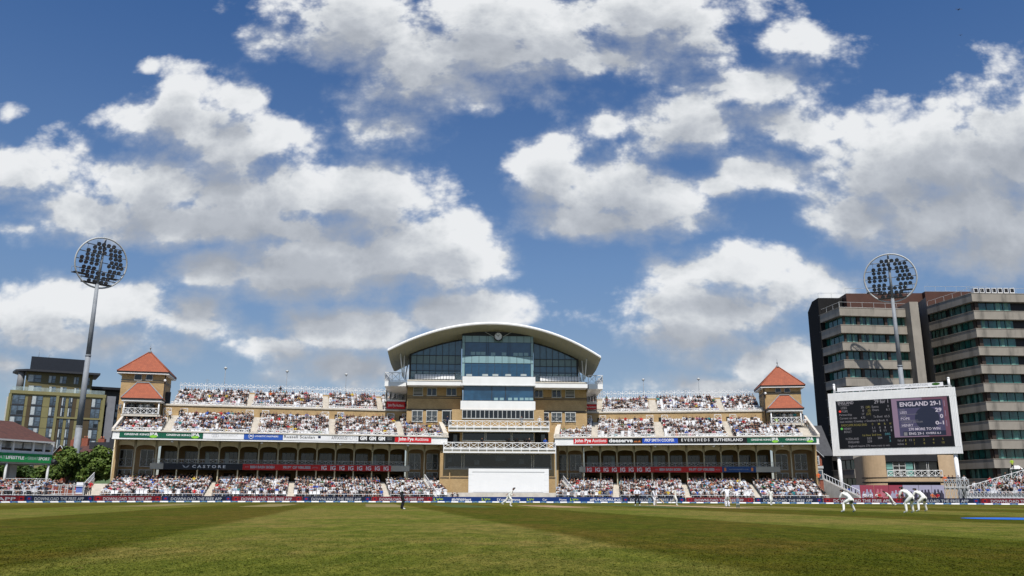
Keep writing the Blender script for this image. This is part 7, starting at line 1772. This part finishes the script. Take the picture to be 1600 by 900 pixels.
        for k in range(3): c = base-hdir*(.02+.04*k); mb.bar(c+rt*.10+q*.08, c+q*.16, .008, 1); mb.bar(c-rt*.10+q*.08, c+q*.16, .008, 1)
        child('helmet', mb)
    elif capkind == 'hair':
        mb = MB(cap); mb.ball(head+hdir*.06-q*.018, .108, .95, 12, 8); child('hair', mb)
    # collar and belt keep the clothes reading as clothes
    mb = MB(shirt); mb.tube(neck-hdir*.055, neck-hdir*.02, .088, .074, 12); child('collar', mb)
    if pads:
        for kn, an, fd in ankles:
            mb = MB(PADM, LETG); d = (kn-an).normalized(); f = (fd-d*fd.dot(d)).normalized(); r_ = d.cross(f).normalized(); a = an+d*.02; b2 = kn+d*.16
            for j in range(5):
                o0, o1 = -.085+.034*j, -.085+.034*(j+1); c0, c1 = math.cos(o0*9), math.cos(o1*9)
                mb.hexa([a+r_*o0+f*(.05+.03*c0), a+r_*o1+f*(.05+.03*c1), a+r_*o1+f*(.02+.03*c1), a+r_*o0+f*(.02+.03*c0)], [b2+r_*o0+f*(.07+.04*c0), b2+r_*o1+f*(.07+.04*c1), b2+r_*o1+f*(.04+.03*c1), b2+r_*o0+f*(.04+.03*c0)])
            for t_ in (.25, .6): p = an.lerp(kn, t_); mb.tube(p-d*.02, p+d*.02, .075, .075, 10, 1)
            mb.ball(kn+f*.07+d*.02, .085, 1.1, 10, 6); child('leg_pad', mb)
    return root
def at(px, py=None, Y=50): g = G(px, Y); return g
def heading_to(dx, dy): return math.degrees(math.atan2(-dx, dy))     # y axis of the figure points along (dx, dy)
# 1 square-leg umpire, side on, hands clasped in front, facing right
figure(at(627.5, Y=54), heading_to(1, .15), (0, -.02, .96), (0, 0, 1.30), (0, .04, 1.60), [(-.10, -.02, 0), (.10, .06, 0)], [(-.10, .22, .98), (.08, .24, 1.0)], [(0, 1, 0)]*2, [(-.6, -1, 0), (.6, -1, 0)],
       'umpire in white hat and black trousers standing side on in the outfield', CW2, TRB, SKIN[1], HATW, capkind='hat')
# 2 running fielder
figure(at(795, Y=72), heading_to(1, -.1), (0, 0, .86), (0, .22, 1.15), (0, .40, 1.40), [(-.10, -.62, .16), (.12, .12, 0)], [(-.22, -.18, .95), (.22, .45, .92)], [(0, 1, 0)]*2, [(0, -1, 0), (0, -1, -.2)],
       'black-capped fielder running to the right before the sightscreen', CW, CW, SKIN[0], CAPB, capkind='cap', look_dir=(0, 1, -.05))
# 3 bowler's end umpire facing camera
figure(at(995.5, Y=81), 180, (0, 0, .96), (0, .0, 1.30), (0, .03, 1.60), [(-.20, 0, 0), (.20, 0, 0)], [(-.08, .24, 1.02), (.08, .24, 1.02)], [(0, 1, 0)]*2, [(-1, -.4, 0), (1, -.4, 0)],
       'umpire in white shirt and black trousers facing us behind the stumps', CW2, TRB, SKIN[2], HATW, capkind='hat')
# 4 striker playing a shot, turned to the right, bat low ahead
bt = at(1021.5, Y=84.4)
figure(bt, heading_to(.55, -.8), (0, 0, .90), (.02, .10, 1.22), (.05, .18, 1.50), [(-.28, -.12, 0), (.20, .18, 0)], [(-.02, .42, .82), (.16, .44, .72)], [(0, 1, 0)]*2, [(-1, -.2, 0), (1, -.4, 0)],
       'batsman with navy helmet and pads playing a shot at the far stumps', CW2, CW2, SKIN[0], HELM, pads=True, gloves=True, capkind='helmet', look_dir=(0, 1, -.3))
def bat(p0, p1, label):
    p0, p1 = Vector(p0), Vector(p1); d = (p1-p0).normalized(); r_ = d.cross(Vector((0, 1, 0))).normalized(); f = d.cross(r_).normalized(); c = p0.lerp(p1, .33); root = thing('cricket_bat', label, 'cricket bat', tuple(p1))
    mb = MB(WOOD, vinyl('bat_sticker', (.5, .05, .04))); w, t = .054, .025
    mb.hexa([c-r_*w*.5-f*t-p1, c+r_*w*.5-f*t-p1, c+r_*w*.5+f*t*.3-p1, c-r_*w*.5+f*t*.3-p1], [-r_*w-f*t, r_*w-f*t, r_*w+f*t, -r_*w+f*t]); o = bpy.data.objects.new('blade', mesh_of('blade', mb)); COL.objects.link(o); o.parent = root
    mb = MB(BLK); mb.tube(p0-p1, c-p1, .017, .017, 8); o = bpy.data.objects.new('handle', mesh_of('handle', mb)); COL.objects.link(o); o.parent = root
    return root
bat((bt.x+.30, bt.y-.45, .85), (bt.x+.88, bt.y-.55, .22), 'wooden bat held low by the helmeted batsman at the far stumps')
# 5 bowler striding left to right in follow through
figure(at(1055, Y=83), heading_to(.75, -.65), (0, 0, .92), (.0, .06, 1.28), (.0, .10, 1.58), [(-.12, -.62, .28), (.10, .18, 0)], [(-.42, .05, 1.05), (.42, .12, 1.08)], [(0, 1, 0)]*2, [(-.5, -1, 0), (.5, -1, 0)],
       'bareheaded fielder in cream whites striding with one leg trailing beyond the pitch', CW, CW, SKIN[0], HAIRM['brown hair'], capkind='hair')
# 6 non-striker, back to camera
nb_ = at(1136.5, Y=71)
figure(nb_, heading_to(-.1, 1), (0, -.03, .93), (0, .08, 1.27), (0, .20, 1.53), [(-.10, 0, 0), (.13, .05, 0)], [(-.20, .34, 1.0), (.24, .30, 1.02)], [(0, 1, 0)]*2, [(-1, -.2, 0), (1, -.2, 0)],
       'batsman with his back to us beside the nearer stumps', CW2, CW2, SKIN[0], HATW, pads=True, gloves=True, capkind='helmet', look_dir=(0, 1, -.3))
bat((nb_.x+.2, nb_.y+.3, 1.0), (nb_.x+.42, nb_.y+.5, .30), 'wooden bat held by the batsman nearer the camera')
# 7 fielder walking towards us
figure(at(1204.5, Y=90), heading_to(.1, -1), (0, 0, .93), (0, .03, 1.28), (0, .06, 1.58), [(-.12, -.28, .05), (.12, .18, 0)], [(-.28, .06, .92), (.26, .20, 1.02)], [(0, 1, 0)]*2, [(0, -1, 0), (0, -1, 0)],
       'fielder in black cap walking towards us before the right stand', CW, CW, SKIN[0], CAPB, capkind='cap')
# 8, 10, 11 crouching close fielders, backs to the camera
def crouch(px, Y, hd, label, wide=.30, drop=0.0, tw=0.0, capkind='cap'):
    figure(at(px, Y=Y), hd, (0, -.22, .86-drop), (tw, .16, 1.12-drop), (tw*1.2, .38, 1.27-drop), [(-wide, -.02, 0), (wide, .02, 0)], [(-.16+tw, .50, .72-drop), (.18+tw, .50, .72-drop)], [(-.25, 1, 0), (.25, 1, 0)], [(-1, -.3, -.2), (1, -.3, -.2)],
           label, CW, CW, SKIN[0], CAPB, capkind=capkind, look_dir=(0, 1, -.1))
crouch(1325.5, 48.5, heading_to(-.42, 1), 'leftmost crouching slip fielder, legs wide apart, back to us', .42, .14)
crouch(1420, 46.2, heading_to(-.40, 1), 'middle crouching fielder, nearest of the close pair, back to us', .26, .0)
crouch(1440, 51.0, heading_to(-.40, 1), 'rightmost crouching fielder, partly hidden behind his neighbour', .33, .02)
# 9 keeper-like figure pitching forward to the left, feet trailing
g9 = at(1393, Y=90)
figure(g9, heading_to(-1, .1), (0, .10, .85), (0, .42, 1.18), (0, .68, 1.38), [(-.10, -.40, .04), (.12, -.22, .0)], [(-.22, .62, .92), (.22, .50, .98)], [(0, 1, 0)]*2, [(-.4, -1, 0), (.4, -1, 0)],
       'fielder lunging forward to the left in front of the red hoarding', CW, CW, SKIN[0], CAPB, capkind='cap', look_dir=(0, 1, 0))
# stumps
STM = vinyl('stump_blue', (.05, .16, .26), .4)
for S, nm in ((S1, 'nearer set of three blue stumps with bails'), (S2, 'farther set of three blue stumps beside the batsman')):
    root = thing('wicket', nm, 'stumps', tuple(S), math.atan2(PN.y, PN.x))
    for k in (-1, 0, 1):
        mb = MB(STM, LETW); mb.tube((k*.098, 0, 0), (k*.098, 0, .711), .024, .024, 10); mb.tube((k*.098, 0, .25), (k*.098, 0, .31), .0245, .0245, 10, 1); o = bpy.data.objects.new('stump', mesh_of('stump', mb)); COL.objects.link(o); o.parent = root
    for k in (-1, 1):
        mb = MB(WOOD); mb.tube((k*.05-.05, 0, .722), (k*.05+.05, 0, .722), .011, .011, 6); o = bpy.data.objects.new('bail', mesh_of('bail', mb)); COL.objects.link(o); o.parent = root
# ------------------------------------------------------------------ other single people: stewards, camera crew, people by the hoarding
def std(loc, head, shirt, hair, leg, label, group='people standing round the boundary', seat=False, skin=None, vest=None):
    tp = TPL[('up', hair in ('white hat', 'straw hat'))] if seat else STD[pr.randrange(2)]
    me = bpy.data.meshes.new('person'); me.from_pydata(tp[0].tolist(), [], tp[1]); sk = skin or pr.choice(SKIN[:2]); ms = [vest or SHIRT[shirt], sk, HAIRM[hair], LEG[leg], SHOE, LEG[leg]]
    for m in ms: me.materials.append(m)
    me.polygons.foreach_set('material_index', tp[2]); me.polygons.foreach_set('use_smooth', [True]*len(tp[1])); me.update()
    o = bpy.data.objects.new('person', me); COL.objects.link(o); o.location = loc; o.rotation_euler = (0, 0, R(head)); tag(o, label, 'person', group); return o
HIV = mat('hi_vis_orange', (.75, .14, .03), .6, .04); HIY = mat('hi_vis_yellow', (.42, .62, .04), .6, .04)
def wp(px, py, Y): return P(px, py, Y)
zz = P(1280, 752, 121).z
std(wp(1280, 757, 121), 0, 'orange', 'dark hair', 'dark trousers', 'steward in orange jacket at the top of the right end railing', vest=HIV)
for px, y, shn, hn, lb_ in ((1478, 761, None, 'dark hair', 'steward in orange at the left end of the raised platform'), (1484, 761, 'navy', 'dark hair', 'person in navy on the raised platform beside the orange steward'), (1490, 761, 'black', 'brown hair', 'dark dressed person in the middle of the raised platform'), (1499, 761, 'grey', 'dark hair', 'person in grey at the right of the raised platform'), (1508, 761, 'white', 'brown hair', 'white shirted person at the right end of the raised platform')):
    q = MH.at(MH.s(px, 760, .8), .8, zp); std(tuple(q), MH.a*57.3, shn or 'orange', hn, 'dark trousers', lb_, vest=HIV if shn is None else None)
for k, (px, shn, hn, lb_) in enumerate(((1309, 'white', 'white hat', 'person in white hat at the foot of the scoreboard post'), (1318, 'navy', 'dark hair', 'person in navy left of the hoarding'), (1325, 'royal blue', 'fair hair', 'person in royal blue at the left end of the hoarding'),
        (1340, 'maroon', 'dark hair', 'person in maroon seated before the lilac panel'), (1350.5, 'white', 'black cap', 'substitute in white, left of the seated pair'), (1359, 'white', 'dark hair', 'substitute in white, right of the seated pair'), (1370, 'white', 'fair hair', 'substitute in white with a red bib beside him'),
        (1373, 'red', 'dark hair', 'person in red bib before the red hoarding'), (1402, 'red', 'brown hair', 'person in bright red left of the close fielders'), (1408, 'black', 'dark hair', 'person in black beside the one in bright red'), (1455, 'orange', 'dark hair', 'person in orange behind the board right of the fielders'), (1462, 'red', 'white hat', 'person in red with white hat near the right hoarding end'))):
    g = MH.at(MH.s(px, 775), -1.2-(k % 3)*.25, 0); std((g.x, g.y, .3 if k > 2 else .55), MH.a*57.3+pr.uniform(-30, 30), shn, hn, 'dark trousers', lb_, seat=k > 2)
for px, shn, hn, lb_ in ((707, 'black', 'dark hair', 'person in black behind the board left of the white-hatted man'), (710.5, 'white', 'white hat', 'man in white hat seated behind the blue board'), (714, 'black', 'brown hair', 'person in black right of the white-hatted man')):
    g = C.at(C.s(px, 772, -3.2), -3.2, .15); std(tuple(g), 0, shn, hn, 'dark trousers', lb_, seat=True)
# press and camera operators on the decks
CAMB = mat('camera_black', (.012, .012, .013), .4, .1)
def tvcam(s, w, z, label):
    o = fthing(C, s, w, z, 'broadcast_camera', label, 'camera', 'broadcast cameras on the lower deck'); mb = MB(CAMB); mb.box(s-.18, s+.18, w-.45, w+.35, z+1.25, z+1.65); fpart('camera_body', mb, o); mb = MB(CAMB); mb.tube((s, w-.45, z+1.45), (s, w-.85, z+1.45), .14, .17, 10); fpart('lens', mb, o)
    mb = MB(CAMB)
    for a in (0, 2.1, 4.2): mb.tube((s, w, z+1.25), (s+.45*math.cos(a), w+.45*math.sin(a), z), .03, .025, 6)
    fpart('tripod', mb, o)
for px, hn, lb_ in ((792, 'dark hair', 'left'), (805, 'brown hair', 'middle'), (819.5, 'dark hair', 'right')):
    s = C.s(px, 700, -1); tvcam(s, -1.1, d1[3], '%s broadcast camera on the lower deck' % lb_); q = C.at(s+.35, -.3, d1[3]); std(tuple(q), 0, 'black', hn, 'dark trousers', 'camera operator beside the %s broadcast camera' % lb_, 'camera operators on the lower deck')
for px, hn, shn, lb_ in ((753, 'dark hair', 'black', 'person in black standing on the lower deck left of centre'), (827, 'grey hair', 'black', 'older person in black on the lower deck beyond the cameras'), (852, 'dark hair', 'royal blue', 'person in royal blue at the right end of the lower deck')):
    q = C.at(C.s(px, 700, -.6), -.6, d1[3]); std(tuple(q), 0, shn, hn, 'dark trousers', lb_, 'people standing on the decks')
for px, hn, shn, lb_ in ((843, 'white hat', 'white', 'person in white hat at the right door of the upper deck'), (855, 'dark hair', 'black', 'person in black at the right end of the upper deck'), (699, 'dark hair', 'navy', 'person in navy at the left door of the upper deck'), (815, 'brown hair', 'grey', 'person in grey leaning on the upper deck rail')):
    q = C.at(C.s(px, 660, -.2), -.2, d2[3]); std(tuple(q), 0, shn, hn, 'dark trousers', lb_, 'people standing on the decks')
for fr_, px, py, w, z, shn, hn, lb_, vs_ in ((WL, 265, 652, 6.6, 11.3, 'white', 'dark hair', 'person in white standing by the brick wall right of the left turret', None), (WL, 283, 652, 6.9, 11.6, 'black', 'dark hair', 'person in black standing at the first stair gate', None), (WL, 259.5, 610, 15.5, 16.4, 'yellow', 'dark hair', 'steward in yellow vest high beside the left turret', HIY),
        (WR, 1213, 650, 5.4, 11.0, 'yellow', 'dark hair', 'steward in yellow vest before the right turret porch', HIY), (WR, 1258, 655, 5.0, 10.8, 'white', 'grey hair', 'person in white standing right of the right turret', None), (WL, 535, 645, 7.4, 11.75, 'pale blue', 'fair hair', 'person in pale blue standing at the third stair gate', None), (WL, 438, 610, 16.0, 16.4, 'black', 'dark hair', 'person in black standing at the back of the left upper tier', None)):
    q = fr_.at(fr_.s(px, py, w), w, z); std(tuple(q), 0, shn, hn, 'dark trousers', lb_, vest=vs_)
q = RS.at(RS.s(1585, 750, 10), 10, 1.0+.3*11.6); std(tuple(q), 0, 'yellow', 'dark hair', 'dark trousers', 'steward in yellow vest near the top of the far right stand', vest=HIY)
for i_, (px, shn) in enumerate(((1531, 'white'), (1542, 'red'), (1549, 'black'), (1563, 'black'), (1570, 'navy'))):
    w = 1.0+i_*1.6; q = RS.at(max(.3, w*.86-.2), w, 1.0+.30*int(w/.82)); std(tuple(q), 0, shn, 'dark hair', 'blue jeans', 'person in %s standing %s on the sloping side walkway of the far right stand' % (shn, ['lowest', 'second', 'midway', 'fourth', 'highest'][i_]))
for px, shn, hn in ((133, 'black', 'dark hair'), (139, 'red', 'dark hair'), (91, 'black', 'brown hair'), (70, 'navy', 'dark hair')):
    g = G(px, 106.5); std((g.x, g.y, .8), 0, shn, hn, 'dark trousers', 'person in %s by the white railings, %s' % (shn, {133: 'left of the one in red', 139: 'nearest the cream stairs', 91: 'in front of the floodlight base', 70: 'at the edge of the left terrace'}[px]))
# birds high in the sky
BIRD = mat('bird_dark', (.03, .03, .035), .8, .1)
for px, py, Y, nm in ((1498, 15, 90, 'upper'), (1501, 55, 160, 'lower')):
    p = P(px, py, Y); mb = MB(BIRD); mb.ball((0, 0, 0), .07, .8, 8, 6); mb.tube((0, -.2, .02), (0, .22, 0), .04, .02, 6); 
    mb.poly([(0, -.06, 0), (0, .08, 0), (.3, .02, .12), (.48, -.04, .02), (-.3, .02, .12), (-.48, -.04, .02)], [(0, 1, 2), (0, 2, 3), (1, 0, 4), (4, 0, 5)]); o = bpy.data.objects.new('bird', mesh_of('bird', mb)); COL.objects.link(o); o.location = p; tag(o, '%s of two small dark birds high in the right sky' % nm, 'bird', 'birds in the sky')
for o in bpy.data.objects:
    for k in ('_b', '_c'):
        if k in o: del o[k]
